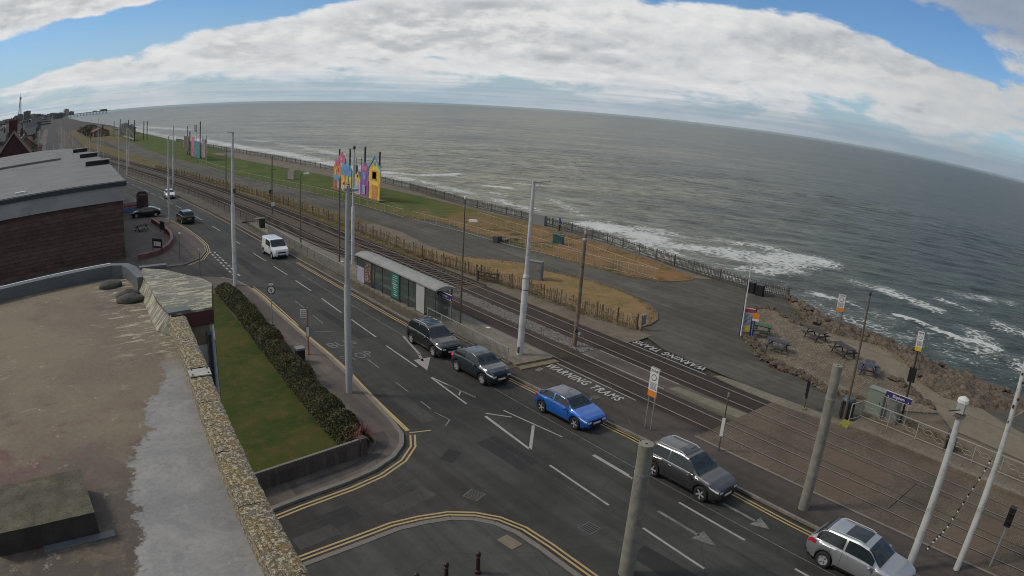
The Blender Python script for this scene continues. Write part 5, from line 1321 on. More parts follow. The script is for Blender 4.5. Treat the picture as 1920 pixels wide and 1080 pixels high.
v = make_car('delivery_van', 'white panel van driving past the platform railings', 'van', 4.30, 1.80, 1.84, (23.6, 69.0, 0), south + R(1), carpaint('white_van_paint', (.56, .57, .56), .0), group=None, rw=.32, van=True, gw=(.95, .87), prof=[(0, .82), (.08, .98), (.45, 1.07), (.75, 1.13), (1.55, 1.78), (1.85, 1.84), (4.1, 1.84), (4.24, 1.76), (4.30, 1.2)], belt=[(0, .78), (.5, .95), (.9, 1.05), (4.2, 1.10), (4.30, .95)], xs_=(.78, 1.60, 4.1, 4.25), wh=(.82, 3.45), zb=.27)
make_car('hatchback_car', 'white hatchback approaching on the far side of the street lamp', 'car', 4.05, 1.75, 1.46, (22.0, 121.5, 0), south + R(-4), carpaint('white_paint', (.58, .58, .57), .0), rw=.33, **hatch(4.05, 1.46))
make_car('estate_car', 'dark green off-road car seen from behind in the near lane', 'car', 4.55, 1.85, 1.70, (19.4, 95.0, 0), R(90) + R(3), carpaint('dark_green_paint', (.014, .022, .017), .4), rw=.36, **suvp(4.55, 1.70))
make_car('saloon_car', 'black car parked beyond the terrace of the pub with its side to the camera', 'car', 4.45, 1.8, 1.45, (14.9, 102.8, .1), R(170), carpaint('black_parked_paint', (.010, .010, .011), .2), rw=.33, group='cars on the road', **hatch(4.45, 1.45))

# ================================================================== POLES AND LAMPS
def pole(name, label, cat, x, y, h, r0, r1, mt, step=None, base=0.0, group=None, lean=(0, 0), bands=(), cap=True, n=14):
    t = thing(name, label, cat, (x, y, base), 0, group)
    t.rotation_euler = (R(lean[0]), R(lean[1]), 0)
    if step: obj('lower_shaft', MB().lathe([(r0 * 1.02, 0), (r0, .1), (r0 * .98, step), (r1 * 1.15, step + .12)], n), mt, t, smooth=True); o = obj('upper_shaft', MB().lathe([(r1 * 1.12, step + .05), (r1 * .8, h)], n), mt, t, smooth=True)
    else: obj('shaft', MB().lathe([(r0, 0), (r0 * .99, h * .25), (r1, h)], n), mt, t, smooth=True)
    for p_ in t.children: smart(p_, 40)
    for z_, m_ in bands: rr_ = r0 + (r1 - r0) * z_ / h; obj('band', MB().lathe([(rr_ + .015, z_), (rr_ + .015, z_ + .07)], n), m_, t)
    return t
def lamp_head(t, h, dx, dy, L=.55, mt=None, arm=.35):
    d = Vector((dx, dy, 0)).normalized()
    obj('lamp_arm', MB().tube([(0, 0, h - .05), tuple(d * arm + Vector((0, 0, h + .05)))], .03, 8), mt or M['galv'], t)
    a = math.atan2(dy, dx); hd_ = obj('lamp_head', MB().add([(p[0], p[1], p[2]) for p in [(0, -.09, 0), (0, .09, 0), (L * .8, .12, .02), (L * .8, -.12, .02), (0, -.06, .10), (0, .06, .10), (L * .75, .07, .11), (L * .75, -.07, .11), (L, 0, .03)]], [(0, 1, 5, 4), (4, 5, 6, 7), (1, 2, 6, 5), (3, 0, 4, 7), (0, 3, 2, 1), (2, 8, 6), (6, 8, 7), (7, 8, 3), (3, 8, 2)]), M['signwhite'], t)
    hd_.location = tuple(d * (arm - .05) + Vector((0, 0, h))); hd_.rotation_euler = (0, 0, a); hd_.scale = (1.3, 1.5, 1.6)
W_ = M['polewhite']; G_ = M['polegrey']
t = pole('overhead_line_pole', 'tall grey pole with two-part shaft on the pavement in front of the long hedge', 'pole', 15.4, 33.2, 11.5, .19, .125, G_, 6.1, .1); obj('service_door', MB().box((.17, -.05, 1.2), (.05, .12, .55)), G_, t); obj('top_bracket', MB().box((0, 0, 11.3), (.5, .12, .1)), M['galv'], t); obj('floodlight', MB().box((.35, 0, 11.25), (.42, .3, .14)), M['polegrey'], t)
t = pole('overhead_line_pole', 'white tapering pole with top bracket beyond the side road at left', 'pole', 16.3, 58.8, 13.3, .19, .115, W_, 7.0, .1); obj('top_bracket', MB().bar((-.5, 0, 13.2), (.1, 0, 13.25), .07), M['galv'], t); obj('control_box', MB().box((.12, -.13, 8.3), (.18, .16, .34)), M['black'], t)
t = pole('overhead_line_pole', 'white pole rising behind the near grey one at the end of the tram shelter', 'pole', 28.7, 60.6, 11.2, .17, .10, W_, 5.5, .28); obj('top_bracket', MB().bar((-.7, 0, 11.1), (.05, 0, 11.1), .06), M['galv'], t); obj('top_cap', MB().lathe([(.12, 11.1), (.14, 11.3), (.05, 11.4)], 10), M['darkpole'], t)
t = pole('overhead_line_pole', 'white pole on the near end of the tram platform beside the crossing', 'pole', 27.45, 33.0, 11.2, .215, .13, W_, 5.2, .28, lean=(0, 1.2)); obj('service_door', MB().box((-.2, -.06, .35), (.06, .14, .4)), M['darkpole'], t)
for z_ in (4.3, 5.05): obj('strap', MB().lathe([(.225, z_), (.225, z_ + .03)], 12), M['darkpole'], t)
obj('top_bracket', MB().bar((0, 0, 11.1), (1.6, .3, 11.15), .05), M['galv'], t); obj('bracket_strut', MB().bar((0, 0, 10.5), (.8, .15, 11.1), .03), M['galv'], t)
t = pole('tram_line_pole', 'brown weathered pole standing in the grey stones between the two tracks', 'pole', 32.1, 32.8, 7.9, .155, .12, M['rustpole'], None, .06, lean=(0, 1)); obj('insulator_collar', MB().lathe([(.14, 7.3), (.18, 7.45), (.13, 7.6)], 10), M['galv'], t); obj('insulator', MB().lathe([(.06, 7.8), (.10, 7.95), (.06, 8.1), (.09, 8.2), (.03, 8.3)], 10), M['polegrey'], t)
for z_ in (5.6,): obj('strap', MB().lathe([(.15, z_), (.15, z_ + .05)], 12), M['darkpole'], t)
for k, (dx_, z_) in enumerate(((.16, .95), (-.12, 1.2))): obj('round_sign', MB().tube([(dx_, -.16, z_), (dx_, -.19, z_)], .13, 14), M['signwhite'] if k == 0 else M['darkpole'], t)
t = pole('street_lamp', 'slim brown street lamp on the tram platform beside the name board', 'street lamp', 27.7, 40.3, 7.5, .075, .05, M['brownpole'], None, .28, 'street lamps on the tram platform'); lamp_head(t, 7.45, .8, -.6, mt=M['brownpole'])
t = pole('street_lamp', 'slim brown street lamp on the tram platform behind the white van', 'street lamp', 26.9, 69.9, 8.0, .075, .05, M['brownpole'], None, .2, 'street lamps on the tram platform'); lamp_head(t, 7.95, .9, -.3, mt=M['brownpole'])
t = pole('tram_line_pole', 'thin brown pole hidden behind the pair of pale poles by the shelter', 'pole', 27.9, 62.0, 8.2, .08, .06, M['brownpole'], None, .28)
t = pole('tram_line_pole', 'greenish pole with round sign between the tracks beyond the van', 'pole', 31.8, 93.9, 8.2, .10, .08, mat('green_pole', (.10, .105, .07), .8, .2, 2), None, .03); obj('round_sign', MB().tube([(.12, -.1, 1.5), (.12, -.14, 1.5)], .3, 14), M['signwhite'], t); obj('crossarm', MB().bar((-.6, 0, 6.3), (.6, 0, 6.3), .05), M['darkpole'], t)
t = pole('tram_line_pole', 'thin green pole between the tracks left of the tall white pole', 'pole', 32.6, 122.0, 8.0, .10, .08, bpy.data.materials['green_pole'], None, .03); obj('crossarm', MB().bar((-.5, 0, 6.4), (.5, 0, 6.4), .05), M['darkpole'], t)
t = pole('street_lamp', 'white street lamp with short lamp arm beside the near lane past the side road', 'street lamp', 17.2, 95.6, 11.6, .16, .10, W_, 6, .1); lamp_head(t, 11.6, 1, 0, mt=M['galv'], arm=.3)
t = pole('overhead_line_pole', 'white pole directly behind the white hatchback', 'pole', 24.9, 133.0, 11.8, .17, .11, W_, 6, .1)
t = pole('overhead_line_pole', 'white pole rising past the edge of the grey flat roof', 'pole', 19.6, 166.0, 11.2, .17, .11, W_, 6, .1)
t = pole('overhead_line_pole', 'thinner white pole just left of the one past the flat roof edge', 'pole', 18.6, 176.0, 11.0, .15, .10, W_, None, .1)
t = pole('overhead_line_pole', 'white pole furthest along the near lane before the wooden hoarding', 'pole', 17.0, 229.0, 13.0, .15, .10, W_, None, .1)
j = 0
far_desc = ['short grey', 'pale slim', 'tall white', 'dark thin', 'leaning grey', 'silvery']; far_place = ['beside the far road', 'at the tramway edge', 'near the red-roofed houses', 'by the brown headland', 'before the hotel skyline']
for i, (x, y, h) in enumerate([(-4.6, 250, 9), (6.0, 262, 10), (-6.5, 300, 9), (5.6, 310, 10), (12.5, 290, 8), (12.0, 335, 8), (-6.0, 350, 9), (7.0, 370, 10), (12.5, 390, 8), (-7.0, 420, 9), (8.5, 440, 10), (-8.0, 500, 9), (9.0, 520, 10), (14.5, 470, 8), (-9, 600, 9), (10, 620, 10), (15.5, 205, 9), (23.0, 190, 8), (19.5, 235, 8), (16.6, 268, 8), (3.2, 222, 10), (24.5, 312, 10.5)]):
    pole('far_lamp_post', '%s lamp post %s, %s' % (far_desc[i % 6], far_place[i % 5], ['nearest group', 'middle group', 'distant group', 'most distant group'][min(3, int(y) // 160)]), 'lamp post', x, y, h, .13, .08, W_ if i % 2 else G_, None, 0, 'lamp posts receding along the far road', n=6)
# big concrete poles and white poles at lower right
t = pole('concrete_pole', 'cut-off concrete pole standing by the tramway kerb behind the grey estate car', 'pole', 26.35, 11.2, 6.9, .25, .22, M['concrete_pole'], None, .09, 'concrete poles', bands=((5.4, M['galv']),)); obj('dark_hole', MB().lathe([(.05, 6.9), (.05, 6.905)], 8), M['groove'], t)
t = pole('concrete_pole', 'cut-off concrete pole in the near foreground at the bottom edge overlapping the grey estate', 'pole', 16.6, 13.1, 5.45, .29, .265, M['concrete_pole'], None, .1, 'concrete poles', bands=((4.3, M['galv']),)); obj('dark_hole', MB().lathe([(.05, 5.45), (.05, 5.455)], 8), M['groove'], t)
t = pole('camera_pole', 'white leaning pole topped by a boxy camera housing at lower right', 'pole', 25.45, 5.2, 7.0, .17, .135, W_, None, .09); obj('top_flange', MB().box((0, 0, 7.02), (.5, .42, .05)), M['brownpole'], t); obj('housing', MB().box((.12, .05, 7.3), (.34, .34, .4)), M['polegrey'], t); obj('housing_cover', MB().lathe([(.26, 7.5), (.24, 7.62), (.12, 7.70)], 12, (.18, .05, 0)), M['signwhite'], t); obj('cable_arm', MB().bar((-.2, 0, 7.3), (-.9, .3, 7.35), .03), M['black'], t); obj('side_tube', MB().lathe([(.06, 7.05), (.06, 7.5)], 8, (.38, .0, 0)), M['signwhite'], t)
t = pole('overhead_line_pole', 'white pole with flaking paint and cable clamps at the right edge', 'pole', 27.2, 3.3, 11, .155, .12, W_, 4.5, .1); 
for k in range(9): obj('cable_clamp', MB().box((rnd.uniform(-.14, -.06), rnd.uniform(-.12, .05), 6.9 + k * .33), (.08, .08, rnd.uniform(.05, .16))), M['black'], t)
obj('span_bracket', MB().bar((0, 0, 7.0), (1.6, -.6, 7.3), .03), M['galv'], t)
t = pole('lighting_column', 'thin dark column rising from the worn ground beside the round dark bin', 'pole', 37.45, 14.75, 7.8, .085, .05, M['brownpole'], None, .05); obj('column_head', MB().lathe([(.06, 7.7), (.09, 7.8), (.05, 7.95)], 8), M['darkpole'], t)
fl = pole('flagpole', 'slender white flagpole behind the blue information board', 'flagpole', 45.3, 27.9, 6.0, .06, .03, M['signwhite'], None, .1)
t = pole('promenade_lamp', 'small black lamp post with white lantern on the brown lawn', 'street lamp', 53.6, 78.0, 2.9, .07, .05, M['darkpole'], None, .09); obj('lantern', MB().lathe([(.08, 2.9), (.19, 3.0), (.2, 3.25), (.05, 3.4)], 8), M['signwhite'], t)
# festoon hanging at the right
ft = thing('festoon_cable', 'string of small lamps hanging down beside the right-hand white poles', 'festoon lights', (0, 0, 0))
fp_ = [(27.2, 3.55, 5.4), (27, 3.7, 4.75), (27, 3.92, 3.93), (27, 4.11, 3.24), (27, 4.28, 2.54), (27, 4.46, 1.81), (27, 4.64, 1.34), (27, 4.79, 1.08), (27, 5.01, .4)]
obj('cable', MB().tube(fp_, .012, 5), M['black'], ft)
for k in range(14):
    q_ = along([(p[1], p[2]) for p in fp_], (k + .5) / 14); o = obj('bulb', bpy.data.meshes.get('bulb') or mesh_of('bulb', MB().lathe([(.02, .03), (.045, 0), (.05, -.05), (.02, -.1)], 8), M['signwhite']), None, ft); o.location = (27.0, q_[0], q_[1]); obj('lamp_cap', bpy.data.meshes.get('lamp_cap') or mesh_of('lamp_cap', MB().lathe([(.045, 0), (.045, .07)], 8), M['black']), None, o).location = (0, 0, .02)
# overhead contact wires
for i, (x, lab) in enumerate(((30.14, 'thin overhead tram wire above the near track'), (34.43, 'thin overhead tram wire above the far track'))):
    pts = [(x + bend(y), y, 5.6) for y in range(-30, 301, 12)]
    tag(obj('contact_wire', MB().tube(pts, .006, 4), M['darkpole']), lab, 'wire')
tag(obj('span_wire', MB().tube([(27.4, 33, 7.6), (30, 33, 7.5), (32.1, 32.8, 7.7)], .010, 4), M['darkpole']), 'thin span wire from the platform pole to the brown pole', 'wire')
tag(obj('span_wire', MB().tube([(16.5, 13.1, 5.4), (20, 18, 5.0), (27.45, 33, 8.0)], .010, 4), M['darkpole']), 'thin wire running from the near concrete pole towards the platform pole', 'wire')

# ================================================================== SIGNS
def signboard(name, label, x, y, z0, w, h, rz, plate_w, mt, posts, pz, cat='sign', base=0.0, post_mt=None, group=None):
    """board normal towards local -y; posts: local x offsets"""
    t = thing(name, label, cat, (x, y, base), rz, group)
    for px in posts: obj('post', MB().lathe([(.035, 0), (.035, z0 + h * .9)], 8, (px, .04, 0)), post_mt or M['galv'], t)
    b = obj('board', MB().box((0, 0, z0 + h / 2), (w, .035, h)), mt, t)
    return t, b
def tram_notice(t, b, w, z0, h, foot):
    hb_ = h * .78; zc_ = z0 + h - hb_ / 2
    # white panel with ring emblem and text lines, coloured strip below
    f = obj('footer_strip', MB().box((0, -.022, z0 + (h - hb_) / 2), (w * .98, .01, (h - hb_) * .96)), foot, b)
    ring = MB(); R0, R1 = w * .30, w * .24
    for k in range(28):
        a, c_ = 2 * math.pi * k / 28, 2 * math.pi * (k + 1) / 28; zc2 = z0 + h - hb_ * .40
        ring.add([(R1 * math.cos(a), -.021, zc2 + R1 * math.sin(a)), (R0 * math.cos(a), -.021, zc2 + R0 * math.sin(a)), (R0 * math.cos(c_), -.021, zc2 + R0 * math.sin(c_)), (R1 * math.cos(c_), -.021, zc2 + R1 * math.sin(c_))], [(0, 1, 2, 3)])
    obj('ring_emblem', ring, M['ink'], b)
    o = bpy.data.objects.new('lettering', text_mesh('ZONE', w * .30, M['ink'], bold=.004)); C.objects.link(o); o.parent = b; o.location = (0, -.021, z0 + h - hb_ * .11); o.rotation_euler = (R(90), 0, 0)
    tl = MB()
    for k in range(6): tl.box((rnd.uniform(-.02, .02) * w, -.020, z0 + h - hb_ * (.66 + .055 * k)), (w * rnd.uniform(.6, .85), .006, hb_ * .018))
    obj('text_lines', tl, M['ink'], b); obj('blue_emblem', MB().box((w * .12, -.022, z0 + h - hb_ * .90), (w * .34, .008, hb_ * .10)), mat('pale_blue_print', (.25, .30, .45), .5), b)
west = R(-90)      # board facing the road (-x)
t, b = signboard('notice_sign', 'white notice on two posts with black ring and orange footer beside the crossing', 26.6, 21.1, 1.85, .58, 1.55, west, .58, M['signwhite'], (-.2, .2), 0, base=.09); tram_notice(t, b, .58, 1.85, 1.55, M['signorange']); obj('top_rail', MB().box((0, .06, 3.42), (.62, .05, .05)), M['galv'], t)
t, b = signboard('notice_sign', 'white notice with black ring and orange footer on two posts against the sea', 53.6, 23.6, 2.1, .62, 1.45, west + R(20), .62, M['signwhite'], (-.25, .25), 0, base=.06, post_mt=M['wood']); tram_notice(t, b, .62, 2.1, 1.45, M['signorange'])
t, b = signboard('notice_sign', 'white ring notice with yellow footer above a black box on a dark mast', 40.3, 12.0, 4.7, .42, 1.2, west + R(10), .42, M['signwhite'], (0,), 0, base=.06, post_mt=M['darkpole']); tram_notice(t, b, .42, 4.7, 1.2, M['signyellow']); obj('black_box', MB().box((0, .02, 3.2), (.46, .26, .9)), M['black'], t); obj('mast', MB().lathe([(.075, 0), (.06, 4.9)], 10, (0, .08, 0)), M['darkpole'], t)
def name_board(label, x, y, z, w, base, rz, zp):
    t, b = signboard('station_name_board', label, x, y, z, w, .36, rz, w, M['signpurple'], (-w / 2 + .12, w / 2 - .12), 0, base=base)
    o = bpy.data.objects.new('lettering', text_mesh('Bispham', .25, M['signwhite'], bold=.004)); C.objects.link(o); o.parent = b; o.location = (0, -.0215, z + .18); o.rotation_euler = (R(90), 0, 0)
    obj('board_edge', MB().box((0, 0, z + .385), (w + .04, .05, .03)), M['signwhite'], t); obj('board_edge', MB().box((0, 0, z - .012), (w + .04, .05, .02)), M['signwhite'], t)
    for s in (-1, 1): obj('arrow_emblem', MB().add([(s * (w / 2 - .22), -.021, z + .06), (s * (w / 2 - .12), -.021, z + .06), (s * (w / 2 - .17), -.021, z + .15)], [(0, 1, 2)]), M['signwhite'], b)
    return t
name_board('purple name board reading Bispham on the platform behind the railing', 26.9, 41.3, 1.75, 2.0, .28, west, 2)
name_board('purple name board reading Bispham on the far platform beside the wave railing', 39.0, 12.1, 1.55, 1.75, .3, west, 2)
# small round sign and bus stop on the near pavement
t = thing('road_sign', 'round no-turn sign with black ring seen on the pavement by the hedge', 'sign', (15.6, 46.7, .1), R(-20)); obj('post', MB().lathe([(.035, 0), (.035, 2.9)], 8), M['galv'], t)
g = MB().tube([(0, -.05, 2.62), (0, -.065, 2.62)], .32, 24); dd_ = obj('disc', g, M['signwhite'], t); g = MB()
for k in range(28):
    a, c_ = 2 * math.pi * k / 28, 2 * math.pi * (k + 1) / 28; g.add([(.25 * math.cos(a), -.07, 2.62 + .25 * math.sin(a)), (.32 * math.cos(a), -.07, 2.62 + .32 * math.sin(a)), (.32 * math.cos(c_), -.07, 2.62 + .32 * math.sin(c_)), (.25 * math.cos(c_), -.07, 2.62 + .25 * math.sin(c_))], [(0, 1, 2, 3)])
obj('ring', g, M['ink'], dd_); obj('arrow_emblem', MB().add([(-.03, -.071, 2.45), (.04, -.071, 2.45), (.04, -.071, 2.66), (-.08, -.071, 2.72), (-.08, -.071, 2.66), (-.03, -.071, 2.62)], [(0, 1, 2, 5), (5, 2, 3, 4)]), M['ink'], dd_); obj('top_plate', MB().box((0, -.04, 3.02), (.34, .03, .12)), M['signwhite'], t); obj('backing_square', MB().box((0, -.035, .03), (.3, .3, .06)), M['iron'], t)
t = thing('bus_stop', 'orange-brown bus stop pole with white flag plate and timetable case', 'bus stop', (15.7, 39.9, .1), R(-22)); M['stoporange'] = mat('bus_stop_orange', (.30, .11, .035), .6, .2, 3)
obj('post', MB().box((0, 0, 1.55), (.09, .09, 3.1)), M['stoporange'], t); obj('flag_plate', MB().box((-.27, 0, 2.72), (.40, .03, .55)), M['signwhite'], t)
for k in range(4): obj('print_line', MB().box((-.27, -.018, 2.9 - k * .12), (.3, .006, .03)), M['ink'], t)
obj('timetable_case', MB().box((-.02, -.07, 1.55), (.22, .06, .75)), M['black'], t); obj('timetable', MB().box((-.02, -.105, 1.55), (.17, .01, .65)), M['signwhite'], t); obj('foot_plate', MB().box((0, 0, .03), (.22, .22, .06)), M['stoporange'], t)
for (x, y, h, rz_, lab) in ((13.9, 71.9, 2.85, R(-70), 'thin sign pole with flat top plate on the corner pavement'), (14.3, 64.1, 2.55, R(-100), 'dark pole with looped orange sign at the side road mouth')):
    t = thing('sign_post', lab, 'sign', (x, y, .1), rz_); obj('post', MB().lathe([(.035, 0), (.035, h)], 8), M['brownpole'], t); obj('plate', MB().box((.18, -.02, h - .1), (.45, .03, .14)), M['signwhite'], t)
# information totem, small orange notice
t = thing('information_board', 'upright blue-framed information board with red header beside the flagpole', 'information board', (45.6, 27.6, .05), R(-60)); M['blueframe'] = mat('blue_frame', (.015, .03, .13), .5, .1, 3)
for s in (-1, 1): obj('frame_post', MB().box((s * .5, 0, 1.2), (.1, .12, 2.4)), M['blueframe'], t)
pn = obj('panel', MB().box((0, -.01, 1.4), (.88, .05, 1.9)), mat('panel_print', (.30, .32, .36), .5, .15, 8), t); obj('red_header', MB().box((0, -.04, 2.15), (.86, .01, .28)), mat('red_print', (.30, .03, .03), .5), pn); obj('white_header', MB().box((0, -.04, 2.33), (.86, .01, .07)), M['signwhite'], pn)
obj('picture', MB().box((.05, -.04, .70), (.6, .01, .35)), M['signyellow'], pn)
for k in range(9): obj('print_line', MB().box((0, -.038, 1.85 - k * .10), (.7, .008, .022)), M['ink'], pn)
obj('blue_marker', MB().box((.3, -.35, .9), (.14, .10, 1.7)), M['blueframe'], t)
t = thing('notice_sign', 'small orange notice on a thin pale post beside the blue board', 'sign', (44.6, 26.5, .05), R(-70)); obj('post', MB().lathe([(.03, 0), (.03, 2.4)], 8), M['wood'], t); obj('plate', MB().box((.12, -.03, 2.2), (.5, .03, .42)), M['signorange'], t); obj('white_strip', MB().box((.12, -.03, 1.88), (.5, .03, .16)), M['signwhite'], t)
t = thing('marker_post', 'grey post carrying a narrow white plate beside the paved tramway', 'marker post', (27.75, 17.2, .09), R(-75)); obj('post', MB().lathe([(.04, 0), (.035, 3.0)], 8), M['brownpole'], t); obj('plate', MB().box((0, -.05, 1.35), (.16, .03, 1.0)), M['signwhite'], t); obj('cap', MB().lathe([(.05, 3.0), (.05, 3.2)], 8), M['galv'], t)
t = thing('post_pair', 'pair of short black posts beside the rubble stones', 'posts', (36.7, 17.2, .05), .4)
obj('post', MB().lathe([(.04, 0), (.04, 2.3)], 8), M['brownpole'], t); obj('post', MB().box((-.12, 0, 1.35), (.10, .14, 1.1)), M['black'], t); obj('post', MB().box((.13, .05, 1.45), (.12, .14, 1.1)), M['black'], t); obj('yellow_foot', MB().box((0, 0, .06), (.3, .25, .12)), M['mossy_yellow'], t)
# cabinets and bins
def cabinet(label, x, y, z, w, d, h, rz, mt, name='utility_cabinet'):
    t = thing(name, label, 'cabinet', (x, y, z), rz); obj('housing', MB().box((0, 0, h / 2), (w, d, h)), mt, t); obj('lid', MB().box((0, 0, h + .03), (w + .08, d + .08, .06)), mt, t); obj('door', MB().box((0, -d / 2 - .01, h / 2), (w * .9, .02, h * .88)), mt, t)
    obj('door_handle', MB().box((w * .3, -d / 2 - .03, h * .55), (.04, .03, .14)), M['black'], t); obj('plinth', MB().box((0, 0, .04), (w + .1, d + .1, .08)), M['kerb'], t); return t
M['cabgrey'] = mat('cabinet_grey', (.16, .16, .15), .7, .12, 1.5); M['cabgreen'] = mat('cabinet_grey_green', (.165, .19, .155), .6, .1, 1.5); M['teal'] = mat('cabinet_teal', (.035, .085, .08), .6, .12, 2)
cabinet('large grey cabinet on the dry grass behind the timber fence', 41.6, 48.6, .08, 1.5, .6, 1.7, R(-62), M['cabgrey']); cabinet('teal green cabinet on the brown promenade lawn', 55.2, 60.6, .09, 1.2, .7, 1.1, R(-60), M['teal']); cabinet('pale cabinet alone on the green lawn left of the cartoon houses', 49.5, 133.5, .09, 1.6, .8, 1.8, R(-60), M['cream']); cabinet('light grey-green cabinet beside the Bispham board on the far platform', 40.2, 13.9, .06, 1.15, .62, 1.62, west, M['cabgreen']); cabinet('smaller grey ticket cabinet right of the grey-green one', 40.0, 12.55, .06, .75, .45, 1.45, west, M['cabgrey']); cabinet('tiny beige cabinet on the far green lawn', 51.5, 250, .09, 1.6, 1, 2.2, R(-60), M['cream'])
def round_bin(label, x, y, z, r, h, top):
    t = thing('litter_bin', label, 'bin', (x, y, z)); obj('bin_body', MB().lathe([(r * .9, 0), (r, .08), (r * .97, h * .72)], 16), M['black'], t); obj('hood', MB().lathe([(r * 1.02, h * .74), (r * 1.05, h * .86), (r * .8, h * .97), (r * .2, h)], 16), top, t); obj('opening', MB().box((-r * .95, 0, h * .8), (.12, r, .12)), M['groove'], t)
    for k in range(10): a = k * math.pi / 5; obj('slat', MB().box((r * 1.0 * math.cos(a), r * 1.0 * math.sin(a), h * .36), (.03, .12, h * .66), a), M['darkpole'], t)
    return t
M['bintop'] = mat('blue_grey_bin_top', (.055, .075, .085), .5, .1, 2); M['binblue'] = mat('dark_blue_bin_top', (.02, .03, .07), .5, .1, 2)
round_bin('round dark bin with blue-grey hood at the end of the far platform', 38.0, 14.9, .05, .42, 1.35, M['bintop']); round_bin('dark slatted bin with blue hood behind the wave railing', 39.2, 8.1, .06, .34, 1.25, M['binblue'])
for x, y, lab in ((58.6, 35.7, 'left one of two square black bins at the end of the cliff fence'), (58.5, 34.6, 'right one of two square black bins at the end of the cliff fence')):
    t = thing('litter_bin', lab, 'bin', (x, y, .05), .2, 'two black bins at the cliff fence'); obj('bin_body', MB().box((0, 0, .5), (.62, .75, 1.0)), M['black'], t); obj('bin_lid', MB().box((0, 0, 1.06), (.68, .8, .1)), M['darkpole'], t); obj('opening', MB().box((-.32, 0, .8), (.02, .5, .16)), M['groove'], t)
t = thing('litter_bin', 'small dark bin on the promenade path edge beyond the tracks', 'bin', (37.9, 112.5, .05)); obj('bin_body', MB().lathe([(.32, 0), (.34, 1.0)], 12), M['black'], t); obj('hood', MB().lathe([(.38, 1.0), (.2, 1.2)], 12), M['darkpole'], t)
t = thing('litter_bin', 'black upright bin with flat lid where the platform railing begins', 'bin', (27.0, 83.7, .2)); obj('bin_body', MB().box((0, 0, .6), (.6, .6, 1.2)), M['black'], t); obj('bin_lid', MB().box((-.3, 0, 1.25), (1.2, .7, .08)), M['kerb'], t)
# benches on the terrace
def bench(label, x, y, rz, mt, back=True, L=1.9, table=False):
    t = thing('bench', label, 'picnic bench' if table else 'bench', (x, y, .13), rz)
    if table:
        for k in range(5): obj('table_plank', MB().box((0, -.32 + k * .16, .75), (L, .14, .05)), mt, t)
        for s in (-1, 1):
            for k in range(2): obj('seat_plank', MB().box((0, s * (.62 + k * .15), .45), (L, .13, .05)), mt, t)
        for s in (-1, 1):
            obj('crossbeam', MB().box((s * L * .36, 0, .40), (.08, 1.6, .09)), mt, t)
            for q in (-1, 1): obj('leg', MB().bar((s * L * .36, q * .25, .74), (s * L * .36, q * .62, 0), .08), mt, t)
    else:
        for k in range(4): obj('seat_plank', MB().box((0, -.18 + k * .13, .45), (L, .11, .04)), mt, t)
        for k in range(3): obj('back_plank', MB().box((0, .27 + k * .03, .6 + k * .14), (L, .03, .11)), mt, t)
        for s in (-1, 1):
            obj('leg', MB().box((s * L * .42, -.15, .22), (.08, .08, .44)), mt, t); obj('leg', MB().box((s * L * .42, .25, .22), (.08, .08, .44)), mt, t); obj('armrest', MB().box((s * L * .45, .05, .66), (.07, .5, .04)), mt, t)
    return t
M['dkplank'] = mat('dark_plank', (.042, .037, .036), .8, .3, 3); M['greenplank'] = mat('green_plank', (.045, .095, .055), .7, .2, 3); M['blueplank'] = mat('blue_plank', (.045, .045, .065), .7, .2, 3)
bench('dark picnic bench nearest the sea on the paved terrace', 50.6, 24.0, R(70), M['dkplank'], table=True); bench('dark picnic bench in the middle of the paved terrace', 49.0, 20.6, R(65), M['dkplank'], table=True, L=2.1); bench('dark bluish picnic bench furthest right on the paved terrace', 46.9, 17.4, R(20), M['blueplank'], table=True)
bench('grey bench with a blue end beside the mossy boulders', 44.9, 24.3, R(100), M['blueplank'], table=True, L=1.7); bench('green-planked bench just behind the information board', 47.3, 27.2, R(110), M['greenplank'], table=True, L=1.5)

# ================================================================== FENCES AND RAILINGS
M['darkgalv'] = mat('dull_galvanised', (.13, .125, .11), .6, .15, 2)
def guardrail(label, pts, h, base, gap=.11, mt=None, post_every=2.0, infill='bars'):
    mt = mt or M['galv']; t = thing('guard_rail', label, 'railing', (0, 0, 0)); P = [Vector(p) for p in pts]; pm_ = mesh_of('rail_post', MB().box((0, 0, h / 2), (.05, .05, h)), mt)
    for a, b in zip(P, P[1:]):
        d = b - a; n_ = max(1, round(d.length / post_every)); an = math.atan2(d.y, d.x)
        for i in range(n_ + 1):
            q = a.lerp(b, i / n_); o = obj('post', pm_, None, t); o.location = (q.x, q.y, base); o.rotation_euler = (0, 0, an)
        for i in range(n_):
            p, q = a.lerp(b, i / n_), a.lerp(b, (i + 1) / n_); m_ = obj('top_rail', MB().bar((p.x, p.y, base + h), (q.x, q.y, base + h), .05), mt, t); obj('bottom_rail', MB().bar((p.x, p.y, base + .12), (q.x, q.y, base + .12), .035), mt, t)
            if infill == 'bars':
                g = MB(); k_ = int((q - p).length / gap)
                for k in range(1, k_): c_ = p.lerp(q, k / k_); g.box((c_.x, c_.y, base + h / 2 + .05), (.014, .014, h - .12))
                obj('bars', g, M['darkgalv'], m_, kind='stuff')
            elif infill == 'wave':
                for ph in (0, 1.3):
                    pp = []
                    for k in range(17): c_ = p.lerp(q, k / 16); pp.append((c_.x, c_.y, base + h * .78 - h * .5 * (k / 16) + .07 * math.sin(k * .95 + ph) + (.12 if ph else -.06)))
                    obj('wave_bar', MB().tube(pp, .014, 5), mt, m_)
                g = MB(); g.box(((p.x + q.x) / 2, (p.y + q.y) / 2, base + h / 2), (.006, .006, h * .8)); obj('mesh_bar', g, mt, m_)
    return t
guardrail('galvanised pedestrian railing with upright bars beside the queuing cars', [(25.95, 42.0), (25.9, 32.3)], 1.1, .11, .115)
